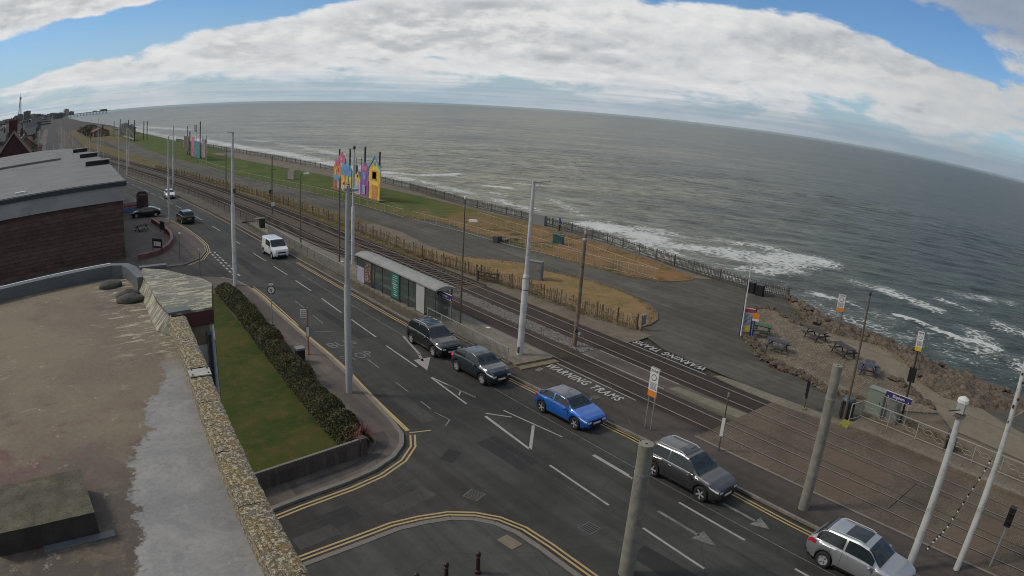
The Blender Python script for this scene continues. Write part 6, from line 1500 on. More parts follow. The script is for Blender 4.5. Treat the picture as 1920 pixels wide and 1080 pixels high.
guardrail('galvanised railing along the road side of the platform past the white van', [(26.0, 56.2), (26.15, 68), (26.6, 80)], 1.1, .11, .13)
guardrail('pale tubular railing with wave pattern along the back of the far platform', [(38.25, 14.1), (38.2, 8.2), (38.15, 2.3), (38.1, -5.5)], 1.1, .3, mt=mat('cream_tube', (.27, .26, .225), .5, .1, 3), post_every=1.95, infill='wave')
guardrail('short end return of the wave railing on the far platform', [(38.25, 14.1), (37.3, 14.35)], 1.1, .2, mt=bpy.data.materials['cream_tube'], infill='none')
guardrail('weathered dark railing between footway and tracks beyond the platform', [(26.9, 84.5), (26.7, 101), (26.2 , 120), (23.4, 145), (20.6, 170), (14.5, 205)], 1.15, .05, .25, mt=mat('brown_rail', (.10, .075, .065), .8, .3, 2), post_every=3.0)
def white_rail(label, pts, base=.09, h=1.08, gap=.3, mt=None):
    mt = mt or M['signwhite']; t = thing('temporary_fence', label, 'fence', (0, 0, 0)); P = [Vector(p) for p in pts]; g = MB()
    for a, b in zip(P, P[1:]):
        d = b - a; n_ = max(1, round(d.length / 2.6))
        for i in range(n_):
            p, q = a.lerp(b, i / n_), a.lerp(b, (i + 1) / n_); z_ = rnd.uniform(-.02, .02)
            f = MB(); f.bar((p.x, p.y, base + h + z_), (q.x, q.y, base + h + z_), .03); f.bar((p.x, p.y, base + .06), (q.x, q.y, base + .06), .03); f.box((p.x, p.y, base + h / 2), (.035, .035, h)); pn_ = obj('panel_frame', f, mt, t)
            k_ = int((q - p).length / gap); f = MB()
            for k in range(1, k_): c_ = p.lerp(q, k / k_); f.box((c_.x, c_.y, base + h / 2), (.006, .006, h))
            obj('mesh_bars', f, M['fencecream'], pn_, kind='stuff')
            if i % 2 == 0: obj('foot_brace', MB().bar((p.x, p.y, base + h * .5), (p.x - .7, p.y - .2, base), .03), M['wood'], t)
    return t
M['fencecream'] = mat('cream_fence_paint', (.33, .32, .28), .7, .15, 3)
white_rail('low pale mesh fence along the seaward edge of the promenade path', [(41.3, 182), (41.2, 147), (46.0, 108), (46.6, 99), (47.2, 83.5)], mt=M['fencecream']); white_rail('low pale mesh fence around the tip of the brown lawn', [(47.5, 81.5), (48.6, 71), (49.0, 62), (50.2, 55), (51.3, 50), (53.0, 43.2)], mt=M['fencecream'])
white_rail('second pale mesh fence crossing the brown lawn towards the cliff', [(55.8, 78), (55.0, 66), (54.9, 56), (53.9, 50), (53.1, 43.4)], mt=M['fencecream'])
g = MB(); br_ = thing('scaffold_brace', 'slanting timber struts holding the fence near the cliff railing', 'strut', (0, 0, 0))
for y_ in (46.5, 50, 54.5, 63, 70): obj('strut', MB().bar((57.0, y_, .1), (58.6, y_ + .4, 1.6), .05), M['wood'], br_)
# cliff-top paling fence
cf = [(60.0, 32.2), (59.3, 36.6), (59.8, 44), (60.6, 50), (61.4, 56), (62.1, 62), (62.4, 70), (62.2, 80), (62.2, 91), (63.3, 110), (63.8, 130), (63.2, 155), (62.0, 185), (60, 220), (58, 260), (57.5, 300)]
tf = thing('cliff_fence', 'long grey paling fence along the cliff edge above the sea', 'fence', (0, 0, 0))
pal = mesh_of('paling', MB().add([(-.045, -.012, 0), (.045, -.012, 0), (.045, .012, 0), (-.045, .012, 0), (-.045, -.012, 1.15), (.045, -.012, 1.15), (.045, .012, 1.15), (-.045, .012, 1.15), (0, 0, 1.22)], [(0, 1, 5, 4), (1, 2, 6, 5), (2, 3, 7, 6), (3, 0, 4, 7), (4, 5, 8), (5, 6, 8), (6, 7, 8), (7, 4, 8)]), M['woodgrey'])
rest = MB(); cnt = 0; s_acc = 0; P = [Vector(p) for p in cf]
for a, b in zip(P, P[1:]):
    d = b - a; gp = .19 if a.y < 100 else .3; n_ = int(d.length / gp); an = math.atan2(d.y, d.x)
    for k in range(n_):
        q = a.lerp(b, (k + .5) / n_); h_ = rnd.uniform(.94, 1.04)
        if cnt < 290: o = obj('paling', pal, None, tf); o.location = (q.x, q.y, .05); o.rotation_euler = (rnd.uniform(-.02, .02), rnd.uniform(-.03, .03), an); o.scale = (1, 1, h_)
        else: rest.box((q.x, q.y, .62), (.10, .03, 1.16 * h_), an)
        cnt += 1
    m_ = MB(); nn_ = d.normalized(); off_ = Vector((nn_.y, -nn_.x)) * .04
    for z_ in (.35, .95): m_.bar((a.x + off_.x, a.y + off_.y, z_), (b.x + off_.x, b.y + off_.y, z_), .04, .08)
    obj('stringer', m_, M['woodgrey'], tf)
    for k in range(max(1, int(d.length / 3))): q = a.lerp(b, k / max(1, int(d.length / 3))); obj('post', MB().box((q.x + off_.x * 2, q.y + off_.y * 2, .62), (.10, .10, 1.3), an), M['woodgrey'], tf)
obj('far_palings', rest, M['woodgrey'], tf, kind='stuff')
tag(obj('wall_gap_block', MB().box((61.9, 72.5, .75), (.5, 3.4, 1.4)), M['cabgrey']), 'pale concrete block set in a gap of the cliff fence', 'concrete block')
# rustic timber fence along the tramway
rf_ = [(39.0, 33.3), (38.85, 35.2), (38.3, 39.2), (38.1, 45.2), (37.4, 51.3), (36.75, 59.0), (36.9, 64.8), (37.2, 71), (37.2, 79), (37.2, 90), (36.9, 97), (36.3, 108), (34.7, 126), (32.0, 150), (28.5, 178)]
tf = thing('timber_fence', 'rustic timber post and paling fence along the seaward side of the tracks', 'fence', (0, 0, 0))
rp = mesh_of('rough_pale', MB().box((0, 0, .55), (.09, .035, 1.1)), M['wood']); rpost = mesh_of('rough_post', MB().lathe([(.085, 0), (.075, 1.25), (.04, 1.3)], 7), M['wood'])
rest = MB(); cnt = 0; P = [Vector(p) for p in rf_]
for si, (a, b) in enumerate(zip(P, P[1:])):
    d = b - a; an = math.atan2(d.y, d.x); n_ = int(d.length / (.21 if a.y < 90 else .34))
    for k in range(n_):
        q = a.lerp(b, (k + .5) / n_); tl_ = rnd.uniform(-.10, .10); h_ = rnd.uniform(.75, 1.12)
        if rnd.random() < .06: continue
        if cnt < 260: o = obj('pale', rp, None, tf); o.location = (q.x + rnd.uniform(-.03, .03), q.y, .05); o.rotation_euler = (tl_ * .6, tl_, an); o.scale = (rnd.uniform(.7, 1.2), 1, h_)
        else: rest.box((q.x, q.y, .55), (.08, .04, 1.0 * h_), an)
        cnt += 1
    np_ = max(1, round(d.length / 2.0))
    for k in range(np_):
        p, q = a.lerp(b, k / np_), a.lerp(b, (k + 1) / np_); o = obj('post', rpost, None, tf); o.location = (p.x, p.y, .03); o.rotation_euler = (rnd.uniform(-.04, .04), rnd.uniform(-.04, .04), 0)
        g = MB(); g.bar((p.x, p.y, .9), (q.x, q.y, .88), .05, .07); g.bar((p.x, p.y, .4), (q.x, q.y, .38), .05, .07)
        if p.y < 50: g.bar((p.x, p.y, .15), (q.x, q.y, .92), .05, .07); g.bar((p.x, p.y, .92), (q.x, q.y, .15), .05, .07)
        obj('cross_rails', g, M['wood'], tf)
obj('far_pales', rest, M['wood'], tf, kind='stuff')
t = thing('end_post', 'grey-blue box on the last post of the timber fence', 'post box', (39.15, 33.0, .05)); obj('post', MB().box((0, 0, .6), (.16, .16, 1.2)), M['wood'], t); obj('grey_box', MB().box((.18, -.05, .85), (.34, .22, .75)), mat('box_blue_grey', (.12, .16, .19), .6, .1, 3), t)
t = thing('timber_gate', 'dark brown timber barrier in the fence behind the white platform pole', 'gate', (36.9, 49.6, .05), R(118)); 
for z_ in (.25, .55, .85): obj('gate_bar', MB().box((0, 0, z_), (2.0, .06, .12)), M['sleeper'], t)
for s in (-1, 1): obj('gate_post', MB().box((s * 1.0, 0, .5), (.14, .14, 1.0)), M['sleeper'], t); obj('gate_brace', MB().bar((s * 1.0, 0, .2), (0, 0, .9), .06, .1), M['sleeper'], t)

# ================================================================== TRAM SHELTER
sh = thing('tram_shelter', 'long glazed tram shelter with domed grey roof and poster panels', 'shelter', (0, 0, .28))
M['shroof'] = mat('shelter_roof_grey', (.24, .235, .22), .7, .12, 1.2, dirt=(.17, .165, .15), dsc=1.0); M['shframe'] = mat('shelter_frame', (.045, .045, .045), .5, .1, 3)
def glassy():
    m, nt, p, v = newmat('shelter_glazing'); p.inputs['Base Color'].default_value = (.55, .62, .60, 1); p.inputs['Roughness'].default_value = .05; p.inputs['Transmission Weight'].default_value = 1.0; p.inputs['IOR'].default_value = 1.05
    tr = nt.nodes.new('ShaderNodeBsdfTransparent'); tr.inputs[0].default_value = (.62, .70, .67, 1); mx_ = nt.nodes.new('ShaderNodeMixShader'); mx_.inputs[0].default_value = .28; df = nt.nodes.new('ShaderNodeBsdfDiffuse'); df.inputs[0].default_value = (.13, .15, .14, 1)
    gl_ = nt.nodes.new('ShaderNodeBsdfGlossy'); gl_.inputs['Roughness'].default_value = .05; m2 = nt.nodes.new('ShaderNodeMixShader'); m2.inputs[0].default_value = .07
    nt.links.new(tr.outputs[0], mx_.inputs[1]); nt.links.new(df.outputs[0], mx_.inputs[2]); nt.links.new(mx_.outputs[0], m2.inputs[1]); nt.links.new(gl_.outputs[0], m2.inputs[2])
    nt.links.new(m2.outputs[0], nt.nodes['Material Output'].inputs[0]); return m
M['pane'] = glassy()
x0, x1 = 26.35, 27.75; ya, yb = 41.4, 54.9
g = MB(); nr = 8
for y_ in (ya, yb):
    for k in range(nr + 1): u = k / nr; g.v.append((x0 - .12 + (x1 - x0 + .24) * u, y_ , 2.35 + .20 * math.sin(math.pi * u)))
for k in range(nr): g.f.append((k, k + 1, nr + 2 + k, nr + 1 + k))
for y_ in (ya, yb):
    o_ = len(g.v); g.v += [(x0 - .12 + (x1 - x0 + .24) * k / nr, y_, 2.35 + .20 * math.sin(math.pi * k / nr)) for k in range(nr + 1)] + [(x0 - .12 + (x1 - x0 + .24) * k / nr, y_, 2.30) for k in range(nr + 1)]
    for k in range(nr): g.f.append((o_ + k, o_ + k + 1, o_ + nr + 2 + k, o_ + nr + 1 + k))
rfo = obj('roof', g, M['shroof'], sh)
for xx in (x0 - .12, x1 + .12): obj('gutter', MB().box((xx, (ya + yb) / 2, 2.32), (.07, yb - ya + .1, .10)), M['shroof'], rfo)
for yy_ in (ya, yb): obj('gable_trim', MB().box(((x0 + x1) / 2, yy_, 2.31), (x1 - x0 + .3, .06, .08)), M['galv'], rfo)
ed = [54.7, 53.2, 51.75, 50.1, 47.8 + .6, 47.4 - .3, 45.5, 44.7 - .9 + .9, 43.2, 41.6]
ed = [54.7, 53.2, 51.8, 51.3, 49.9, 48.3, 46.9, 45.6, 44.4, 43.1, 41.6]
kinds = ['lilac', 'poster', 'post', 'glass', 'glass', 'green', 'glass', 'red', 'white', 'open']
M['lilac'] = mat('lilac_panel', (.30, .28, .36), .6, .1, 2); M['greenposter'] = mat('green_poster', (.02, .13, .105), .5, .1, 3); M['redposter'] = mat('reddish_poster', (.22, .15, .14), .6, .4, 3)
def postermat():
    m, nt, p, v = newmat('busy_poster'); n1_ = voro(nt, v, 6.0); c = mixc(nt, n1_.sm(.2, .5), (.30, .17, .09), (.05, .03, .035)); c = mixc(nt, noise(nt, v, 7).sm(.55, .6), c, (.45, .36, .22)); nt.links.new(c, p.inputs['Base Color']); return m
M['poster'] = postermat()
for k, kd in enumerate(kinds):
    a, b = ed[k], ed[k + 1]; m_ = (a + b) / 2; w_ = abs(a - b)
    obj('upright', MB().box((x0, a, 1.16), (.07, .07, 2.3)), M['shframe'], sh)
    if kd in ('glass', 'open', 'post'):
        obj('glass_pane', MB().box((x0, m_, 1.25), (.012, w_ - .09, 1.9)), M['pane'], sh)
        obj('sill_bar', MB().box((x0, m_, .28), (.05, w_ - .07, .06)), M['shframe'], sh)
    elif kd == 'lilac': obj('lilac_panel', MB().box((x0, m_, .72), (.05, w_ - .09, 1.35)), M['lilac'], sh); obj('glass_pane', MB().box((x0, m_, 1.8), (.012, w_ - .09, .8)), M['pane'], sh)
    elif kd == 'poster': obj('poster_case', MB().box((x0, m_, 1.15), (.10, w_ - .1, 2.0)), M['shframe'], sh); obj('poster', MB().box((x0 - .056, m_, 1.2), (.01, w_ - .3, 1.75)), M['poster'], sh)
    elif kd == 'green':
        obj('poster_case', MB().box((x0, m_, 1.15), (.14, w_ - .1, 2.1)), M['shframe'], sh); q = obj('poster', MB().box((x0 - .076, m_, 1.18), (.01, w_ - .2, 1.95)), M['greenposter'], sh)
        for r_ in range(10): obj('print_line', MB().box((x0 - .083, m_ + rnd.uniform(-.15, .15), 2.0 - r_ * .17), (.006, rnd.uniform(.4, .85), rnd.choice((.03, .06)))), M['signwhite'], q)
    elif kd == 'red': obj('glass_pane', MB().box((x0, m_, 1.25), (.012, w_ - .09, 1.9)), M['pane'], sh); obj('poster', MB().box((x0 + .35, m_, 1.5), (.02, w_ - .3, 1.2)), M['redposter'], sh)
    elif kd == 'white': obj('white_panel', MB().box((x0, m_, 1.15), (.05, w_ - .02, 2.15)), mat('white_shelter_panel', (.34, .33, .31), .6, .06, 2), sh)
obj('upright', MB().box((x0, ed[-1], 1.16), (.07, .07, 2.3)), M['shframe'], sh)
for y_ in (54.7, 49.9, 45.6, 41.6): obj('upright', MB().box((x1, y_, 1.16), (.07, .07, 2.3)), M['shframe'], sh)
obj('end_glass', MB().box(((x0 + x1) / 2, 41.6, 1.2), (x1 - x0 - .5, .012, 1.9)), M['pane'], sh); obj('end_glass', MB().box(((x0 + x1) / 2, 54.7, 1.2), (x1 - x0 - .3, .012, 1.9)), M['pane'], sh)
bs_ = []
for a, b in ((51.2, 48.4), (46.8, 44.5)): obj('bench_seat', MB().box((x0 + .45, (a + b) / 2, .46), (.34, abs(a - b), .06)), M['signwhite'], sh); obj('bench_leg', MB().box((x0 + .45, (a + b) / 2, .22), (.08, .08, .44)), M['shframe'], sh)
# ================================================================== ILLUMINATION TABLEAUX
def panel_house(t, y0, y1, z0, z1, peak, col, x=50.8, roofc=None, name='painted_house', feats=()):
    """flat painted board shaped like a house, standing along y"""
    ym = (y0 + y1) / 2; o_ = MB(); poly = [(y0, z0), (y1, z0), (y1, z1), (ym, peak), (y0, z1)]
    n_ = len(poly); o_.v = [(x, p[0], p[1]) for p in poly] + [(x + .12, p[0], p[1]) for p in poly]; o_.f = [tuple(range(n_)), tuple(range(2 * n_ - 1, n_ - 1, -1))] + [(i, (i + 1) % n_, n_ + (i + 1) % n_, n_ + i) for i in range(n_)]
    b = obj(name, o_, col, t)
    if roofc:
        for s, ya_ in ((-1, y0), (1, y1)): obj('roof_board', MB().bar((x - .06, ym, peak + .12), (x - .06, ya_ - s * -.25 if False else ya_ + (.35 * (1 if s > 0 else -1)), z1 - .25), .1, .32), roofc, b)
    for (fy, fz, fw, fh, fm) in feats: obj('painted_feature', MB().box((x - .02, fy, fz), (.05, fw, fh)), fm, b)
    return b
def cm_(n, c): return mat(n, [k * .85 + .03 for k in c], .7, .35, 1.3, dirt=[k * .6 + .12 for k in c], dsc=.8)
Y_ = cm_('paint_yellow', (.62, .46, .05)); O_ = cm_('paint_orange', (.60, .20, .04)); PK = cm_('paint_pink', (.50, .10, .20)); PU = cm_('paint_purple', (.24, .06, .28)); BL = cm_('paint_blue', (.10, .26, .50)); GR = cm_('paint_green', (.03, .22, .12)); TE = cm_('paint_teal', (.02, .18, .22)); LB = cm_('paint_lilac', (.30, .30, .50)); WH = cm_('paint_offwhite', (.45, .44, .42)); RD = cm_('paint_red', (.35, .05, .04)); BK = cm_('paint_dark', (.02, .02, .025))
t = thing('cartoon_house_panel', 'yellow and purple painted house-shaped illumination panels on the lawn', 'painted panel', (0, 0, .1))
panel_house(t, 97.6, 101.6, 2.9, 5.1, 6.9, Y_, roofc=BL, feats=((99.6, 4.0, 1.7, 1.5, O_), (99.6, 4.0, 1.3, 1.1, BL), (99.6, 4.0, .12, 1.1, WH), (99.6, 5.9, .6, .6, BL)))
obj('painted_door_panel', MB().box((50.86, 99.6, 1.55), (.12, 3.7, 2.7)), Y_, t); obj('door', MB().box((50.78, 99.4, 1.4), (.06, 2.0, 2.2)), O_, t)
panel_house(t, 101.7, 104.6, .2, 4.6, 5.9, PU, feats=((103.2, 3.6, 1.1, 1.3, BL), (103.2, 4.7, 1.9, .7, PK), (103.1, 1.3, 1.4, 1.5, LB), (102.6, 1.2, .3, 1.5, WH)))
panel_house(t, 104.7, 107.0, .3, 2.6, 4.0, WH, feats=((105.8, 1.2, .9, 1.2, LB), (105.9, 2.9, 1.4, 1.2, Y_), (105.6, 3.3, .4, .4, PK)))
for y_, z_ in ((98.4, 7.8), (103.6, 8.3)): obj('mast', MB().box((51.05, y_, z_ / 2), (.22, .22, z_)), M['darkpole'], t)
obj('scaffold_frame', MB().bar((51.0, 102, 6.2), (51.0, 107, 6.0), .06).bar((51.0, 102, 5.6), (51.0, 107, 5.4), .06).bar((51, 104.8, 3), (51, 104.8, 6.4), .06).bar((51, 106.8, 2), (51, 106.8, 6.3), .06), M['darkpole'], t)
obj('base_frame', MB().box((51.1, 102.2, .12), (1.2, 10, .2)), M['rustpole'], t)
t = thing('cartoon_house_panel', 'blue-roofed pink and orange painted house illumination panel behind the pale poles', 'painted panel', (0, 0, .1))
panel_house(t, 108.2, 112.6, 2.9, 4.2, 5.4, BL, feats=((110.4, 4.3, 3.0, .9, BL),)); panel_house(t, 108.4, 112.4, .4, 3.2, 3.6, Y_, x=50.85, feats=((109.4, 2.4, .5, 1.3, GR), (110.9, 2.3, .5, 1.3, O_), (110.2, 1.5, 2.6, .5, O_), (109.2, .9, .9, 1.3, GR), (111.4, .9, 1.0, 1.3, WH)))
panel_house(t, 112.6, 115.6, .3, 4.2, 5.6, O_, feats=((114.1, 4.9, 1.6, 1.2, PK), (113.6, 3.6, .5, .8, RD), (114.7, 3.2, .5, .9, Y_), (114.1, 2.2, 2.7, .9, BL), (113.5, 1.0, .8, 1.4, LB), (114.7, 1.0, .8, 1.4, RD)))
panel_house(t, 110.6, 113.6, 5.0, 5.8, 6.9, PK, x=50.7, feats=((112.0, 5.7, .5, .5, WH),))
for y_, z_ in ((109.4, 7.6), (113.8, 7.2)): obj('mast', MB().box((51.05, y_, z_ / 2), (.22, .22, z_)), M['darkpole'], t)
obj('base_frame', MB().box((51.1, 112, .12), (1.2, 8.5, .2)), M['rustpole'], t); obj('grey_tower_panel', MB().box((51.4, 107.9, 2.6), (.3, 1.4, 4.6)), cm_('grey_lilac_panel', (.16, .15, .17)), t)
t = thing('cartoon_tower_panel', 'teal and pink illumination panel with a tall chimney figure', 'painted panel', (0, 0, .1))
obj('teal_board', MB().box((45, 201.5, 2.4), (.15, 7.5, 4.6)), TE, t); obj('pink_board', MB().box((45, 207.5, 2.9), (.15, 3.6, 5.6)), PK, t); obj('chimney_figure', MB().box((45, 203.5, 6.1), (.15, 1.3, 3.0)), WH, t); obj('figure_head', MB().box((45, 204.2, 8.4), (.15, 3.0, 2.0)), M['stonegrey'], t); obj('painted_stripe', MB().box((44.9, 207, 1.6), (.05, 3.2, .6), m=Matrix.Rotation(.5, 3, 'X')), RD, t); obj('mast', MB().box((45.2, 198.5, 5.2), (.25, .25, 10.4)), M['darkpole'], t)
t = thing('cartoon_tower_panel', 'patterned grey and brown illumination panel right of the teal one', 'painted panel', (0, 0, .1))
obj('patterned_board', MB().box((45, 192.3, 3.2), (.15, 6.2, 5.0)), mat('patterned_grey', (.20, .18, .18), .7, .7, .9), t); obj('dark_edge', MB().box((44.95, 190.2, 3.2), (.1, 1.2, 5.0)), cm_('maroon_board', (.08, .03, .04)), t)
for y_ in (190, 194.6): obj('mast', MB().box((45.1, y_, 3.4), (.2, .2, 6.8)), M['polewhite'], t)
t = thing('cartoon_tower_panel', 'dark mottled illumination panel left of the teal one', 'painted panel', (0, 0, .1))
obj('mottled_board', MB().box((45, 217.3, 3.4), (.15, 7.4, 4.6)), mat('mottled_brown', (.11, .09, .08), .7, .8, 1.1), t); obj('mast', MB().box((45.1, 216, 4.4), (.2, .2, 8.8)), M['darkpole'], t); obj('mast', MB().box((45.1, 212.5, 3.6), (.3, .3, 7.2)), cm_('maroon_mast', (.07, .03, .03)), t)
t = thing('illumination_scaffold', 'grey scaffold lattice illumination frame on the far promenade', 'scaffold frame', (0, 0, .1)); g = MB()
for y_ in np.linspace(327, 391, 14): g.bar((42, y_, 1.5), (42, y_ + rnd.uniform(-1, 1), 7.5 + rnd.uniform(-1, .8)), .5)
for k in range(16): y_ = rnd.uniform(328, 384); g.bar((42, y_, rnd.uniform(1.5, 5)), (42, y_ + 6, rnd.uniform(3, 7.5)), .35)
obj('lattice', g, M['cabgrey'], t, kind='stuff'); obj('lower_panel', MB().box((42.2, 350, 1.9), (.2, 44, 2.6)), cm_('pale_panel', (.25, .27, .24)), t)
for y_ in (326, 351, 392): obj('mast', MB().box((42.1, y_, 4.8), (.4, .4, 9.6)), M['darkpole'], t)
for x, y, lab in ((48.2, 337, 'left of two dark masts on the far lawn'), (48.4, 327, 'right of two dark masts on the far lawn'), (38.8, 395, 'dark mast beside the brown headland')): tag(obj('mast', MB().box((x, y, 4.4), (.35, .35, 8.8)), M['darkpole']), lab, 'mast')
# ================================================================== PUB FORECOURT
M['pinkwall'] = mat('painted_red_wall', (.15, .055, .050), .8, .2, 1); M['forecourt'] = mat('forecourt_paving', (.105, .088, .075), .9, .15, .6)
g = MB(); g.prism([(9, 76), (12.4, 75.9), (14.3, 80.4), (15.4, 85), (15.5, 90), (15.2, 97), (14.5, 101), (9, 101)], .02, .115); obj('forecourt', g, M['forecourt'], kind='structure')
pw = thing('forecourt_wall', 'low curved red-painted wall round the pub forecourt', 'wall', (0, 0, 0)); cv = [(9.6, 74.2), (10.6, 74.3), (12.2, 75.3), (13.6, 77.6), (14.8, 81.0), (15.4, 85), (15.4, 90), (14.9, 97)]
g = MB(); g.strip(offs(cv, .14), offs(cv, -.14), .05, .62); obj('wall_body', g, M['pinkwall'], pw); g = MB(); g.strip(offs(cv, .17), offs(cv, -.17), .622, .68); obj('coping', g, mat('pink_coping', (.23, .12, .11), .8, .15, 1), pw)
for (x, y, w_, h_, rz_, lab, tx) in ((12.2, 76.2, 1.5, 1.0, R(-55), 'black banner board with pale blocky lettering on the near end of the red wall', True), (14.7, 87.2, 1.7, 1.0, R(-80), 'plain dark banner board further along the red wall', False)):
    t = thing('banner_board', lab, 'banner', (x, y, .6), rz_, None); b = obj('board', MB().box((0, 0, h_ / 2 + .1), (w_, .05, h_)), M['black'], t)
    for s in (-1, 1): obj('post', MB().box((s * w_ / 2, 0, h_ / 2 - .1), (.06, .06, h_ + .4)), M['black'], t)
    if tx:
        for k in range(4): obj('letter_block', MB().box((-.45 + k * .3, -.032, h_ * .55), (.2, .01, .5)), M['signwhite'], b)
t = thing('pub_sign', 'dark maroon arched pub sign on two posts above the parked black car', 'sign', (14.6, 104.4, .1), R(-30)); obj('sign_panel', MB().add([(-.95, 0, 1.0), (.95, 0, 1.0), (.95, 0, 3.1), (.5, 0, 3.5), (-.5, 0, 3.5), (-.95, 0, 3.1), (-.95, .2, 1.0), (.95, .2, 1.0), (.95, .2, 3.1), (.5, .2, 3.5), (-.5, .2, 3.5), (-.95, .2, 3.1)], [(0, 1, 2, 3, 4, 5), (11, 10, 9, 8, 7, 6), (0, 6, 7, 1), (1, 7, 8, 2), (2, 8, 9, 3), (3, 9, 10, 4), (4, 10, 11, 5), (5, 11, 6, 0)]), cm_('maroon_sign', (.045, .014, .016)), t); obj('pale_stripe', MB().box((0, -.02, 3.0), (1.2, .03, .16)), M['beige'], t)
for s in (-.8, .8): obj('post', MB().box((s, .1, .5), (.1, .1, 1.0)), M['signwhite'], t)
t = thing('picnic_table', 'dark picnic table with pale bench at the pub forecourt', 'picnic table', (12.6, 91.5, .1), .4)
obj('table_top', MB().box((0, 0, .76), (1.8, .75, .06)), M['dkplank'], t)
for s in (-1, 1): obj('seat_plank', MB().box((0, s * .75, .45), (1.8, .26, .05)), M['beige'] if s < 0 else M['dkplank'], t); obj('leg', MB().bar((s * .7, -.6, 0), (s * .7, .1, .74), .08), M['dkplank'], t); obj('leg', MB().bar((s * .7, .6, 0), (s * .7, -.1, .74), .08), M['dkplank'], t)
t = thing('barrier_board', 'red, white and blue barrier boards behind the pub car', 'barrier', (12.9, 107, .1), .2); obj('blue_board', MB().box((0, 0, .55), (2.6, .08, .9)), cm_('barrier_blue', (.10, .15, .24)), t); obj('red_board', MB().box((.2, 0, 1.2), (2.4, .08, .35)), RD, t); obj('pale_board', MB().box((0, 0, 1.55), (2.6, .08, .22)), M['stonegrey'], t)
# ================================================================== BOLLARDS, SIGNAL
M['maroonpaint'] = mat('maroon_bollard', (.038, .012, .016), .5, .2, 3)
for x, y, h_, lab in ((12.2, 16.25, .98, 'maroon bollard on the near pavement, the one furthest right'), (10.95, 16.4, .92, 'maroon bollard on the near pavement, middle one'), (9.8, 16.5, .85, 'maroon bollard on the near pavement at the bottom edge')):
    t = thing('bollard', lab, 'bollard', (x, y, .1), 0, 'bollards on the near corner'); obj('shaft', MB().lathe([(.12, 0), (.11, .12), (.075, .16), (.07, h_ * .72), (.09, h_ * .75), (.09, h_ * .80)], 14), M['maroonpaint'], t); obj('cap', MB().lathe([(.06, h_ * .8), (.10, h_ * .86), (.09, h_ * .94), (.03, h_)], 14), M['maroonpaint'], t); obj('white_band', MB().lathe([(.093, h_ * .76), (.093, h_ * .785)], 14), M['stonegrey'], t)
t = thing('tram_signal', 'black tram signal head on a leaning pole at the bottom right corner', 'signal', (28.6, 1.9, .1)); obj('post', MB().lathe([(.06, 0), (.055, 2.6)], 10), M['galv'], t); obj('signal_head', MB().box((.05, 0, 2.55), (.3, .34, .9)), M['black'], t); obj('hood', MB().box((-.18, 0, 2.8), (.2, .3, .04)), M['black'], t); obj('hood', MB().box((-.18, 0, 2.45), (.2, .3, .04)), M['black'], t)
# a low stone bench-like pile and litter on the brown lawn
t = thing('rubble_pile', 'small heap of pale slabs on the brown lawn beside the white pole', 'rubble', (50.5, 64.5, .09), .3)
for k in range(6): obj('slab', MB().box((rnd.uniform(-1.4, 1.4), rnd.uniform(-.6, .6), .12 + .08 * k % .3), (rnd.uniform(.8, 1.5), .35, .12), rnd.uniform(-.5, .5), Matrix.Rotation(rnd.uniform(-.2, .2), 3, 'X')), M['sand'] if k % 2 else M['cabgrey'], t)
obj('dark_block', MB().box((-1.6, .2, .35), (.9, .7, .7)), M['iron'], t)
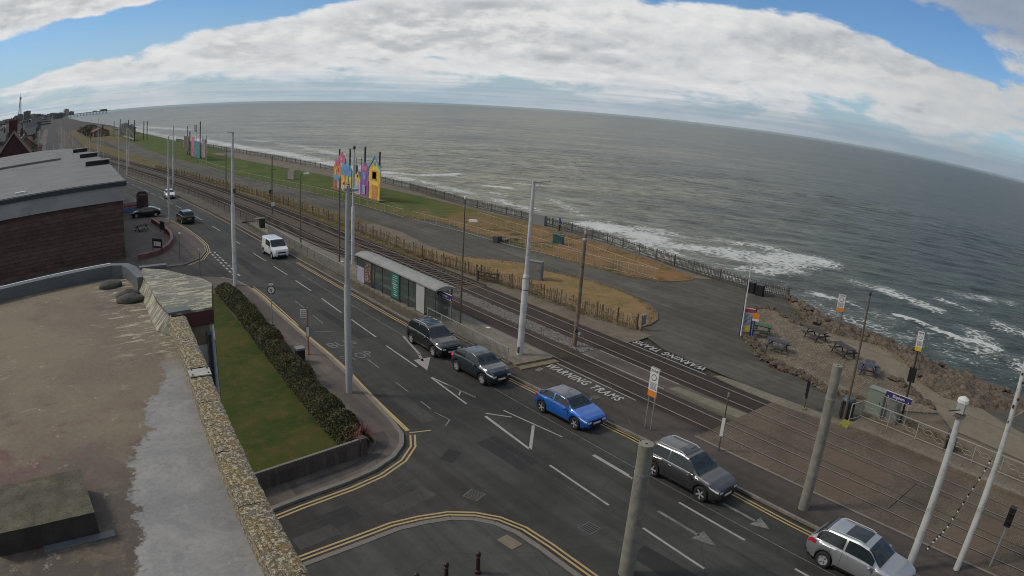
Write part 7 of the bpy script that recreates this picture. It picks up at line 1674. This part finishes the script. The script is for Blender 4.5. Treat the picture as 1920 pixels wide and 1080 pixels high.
# ================================================================== PERSON
def person(x, y, z, rz):
    t = thing('person', 'person in a blue hooded jacket and dark trousers standing at the cliff fence', 'person', (x, y, z), rz)
    def skin(nm, V, E, mt, par, sub=2):
        me_ = bpy.data.meshes.new(nm); me_.from_pydata([v[:3] for v in V], E, []); o = bpy.data.objects.new(nm, me_); C.objects.link(o)
        m_ = o.modifiers.new('s', 'SKIN'); o.modifiers.new('u', 'SUBSURF').levels = sub
        for i, v in enumerate(V): me_.skin_vertices[0].data[i].radius = (v[3], v[4] if len(v) > 4 else v[3])
        me_.skin_vertices[0].data[0].use_root = True; bpy.context.view_layer.update()
        me2 = bpy.data.meshes.new_from_object(o.evaluated_get(bpy.context.evaluated_depsgraph_get())); bpy.data.objects.remove(o); me2.name = nm
        me2.materials.clear(); me2.materials.append(mt); me2.polygons.foreach_set('use_smooth', [True] * len(me2.polygons)); o2 = bpy.data.objects.new(nm, me2); C.objects.link(o2); o2.parent = par; return o2
    skinm = mat('skin', (.36, .20, .14), .6, .05, 5); jk = mat('blue_jacket', (.035, .05, .22), .8, .2, 4); tr_ = mat('dark_trousers', (.02, .02, .028), .9, .2, 4)
    V = [(0, 0, .95, .11, .09), (0, 0, 1.15, .12, .09), (0, 0, 1.36, .13, .09), (0, 0, 1.47, .055), (.01, 0, 1.56, .06), (.02, 0, 1.66, .085, .075), (0, 0, 1.73, .05), (0, .18, 1.40, .05), (.03, .25, 1.16, .04), (.16, .22, .97, .032), (.22, .21, .93, .03), (0, -.18, 1.40, .05), (.03, -.25, 1.16, .04), (.16, -.22, .97, .032), (.22, -.21, .93, .03), (0, .09, .88, .085), (.01, .10, .5, .06), (-.01, .11, .09, .04), (.13, .13, .04, .035), (0, -.09, .88, .085), (.02, -.10, .5, .06), (.0, -.11, .09, .04), (.14, -.13, .04, .035)]
    E = [(0, 1), (1, 2), (2, 3), (3, 4), (4, 5), (5, 6), (2, 7), (7, 8), (8, 9), (9, 10), (2, 11), (11, 12), (12, 13), (13, 14), (0, 15), (15, 16), (16, 17), (17, 18), (0, 19), (19, 20), (20, 21), (21, 22)]
    skin('body', V, E, skinm, t)
    V = [(0, 0, .86, .19, .14), (0, 0, 1.0, .17, .13), (0, 0, 1.2, .165, .125), (0, 0, 1.40, .15, .12), (-.01, 0, 1.50, .09), (0, .20, 1.42, .075), (.03, .27, 1.16, .062), (.15, .235, 1.0, .05), (0, -.20, 1.42, .075), (.03, -.27, 1.16, .062), (.15, -.235, 1.0, .05)]
    skin('jacket', V, [(0, 1), (1, 2), (2, 3), (3, 4), (3, 5), (5, 6), (6, 7), (3, 8), (8, 9), (9, 10)], jk, t)
    hd_ = obj('hood', MB().lathe([(.09, 0), (.125, .06), (.13, .14), (.10, .22), (.04, .26)], 12), jk, t, smooth=True); hd_.location = (-.03, 0, 1.50)
    V = [(0, 0, .90, .13, .11), (0, .095, .80, .10), (.01, .10, .5, .08), (-.01, .11, .12, .065), (0, -.095, .80, .10), (.02, -.10, .5, .08), (0, -.11, .12, .065)]
    skin('trousers', V, [(0, 1), (1, 2), (2, 3), (0, 4), (4, 5), (5, 6)], tr_, t)
    for s in (1, -1): obj('shoe', MB().box((.07, s * .12, .05), (.27, .10, .09)), M['black'], t)
    for s in (1, -1):
        for k in range(4): obj('finger', MB().tube([(.20, s * (.235 - k * .018), .945), (.235, s * (.235 - k * .018), .925), (.245, s * (.235 - k * .018), .90)], .008, 5), skinm, t)
        obj('thumb', MB().tube([(.19, s * .185, .95), (.225, s * .18, .94)], .009, 5), skinm, t)
person(61.3, 67.3, .06, R(-20))
# ================================================================== HAZE
hz_ = MB().box((2200, 3600, 83), (23000, 21000, 200))
hm = bpy.data.materials.new('haze_air'); hm.use_nodes = True; hn = hm.node_tree; hn.nodes.clear(); pv = hn.nodes.new('ShaderNodeVolumePrincipled'); pv.inputs['Color'].default_value = (.72, .80, .90, 1); pv.inputs['Density'].default_value = .000018; ho = hn.nodes.new('ShaderNodeOutputMaterial'); hn.links.new(pv.outputs[0], ho.inputs['Volume'])
HAZE = True
if HAZE:
    obj('haze', hz_, hm, kind='stuff')
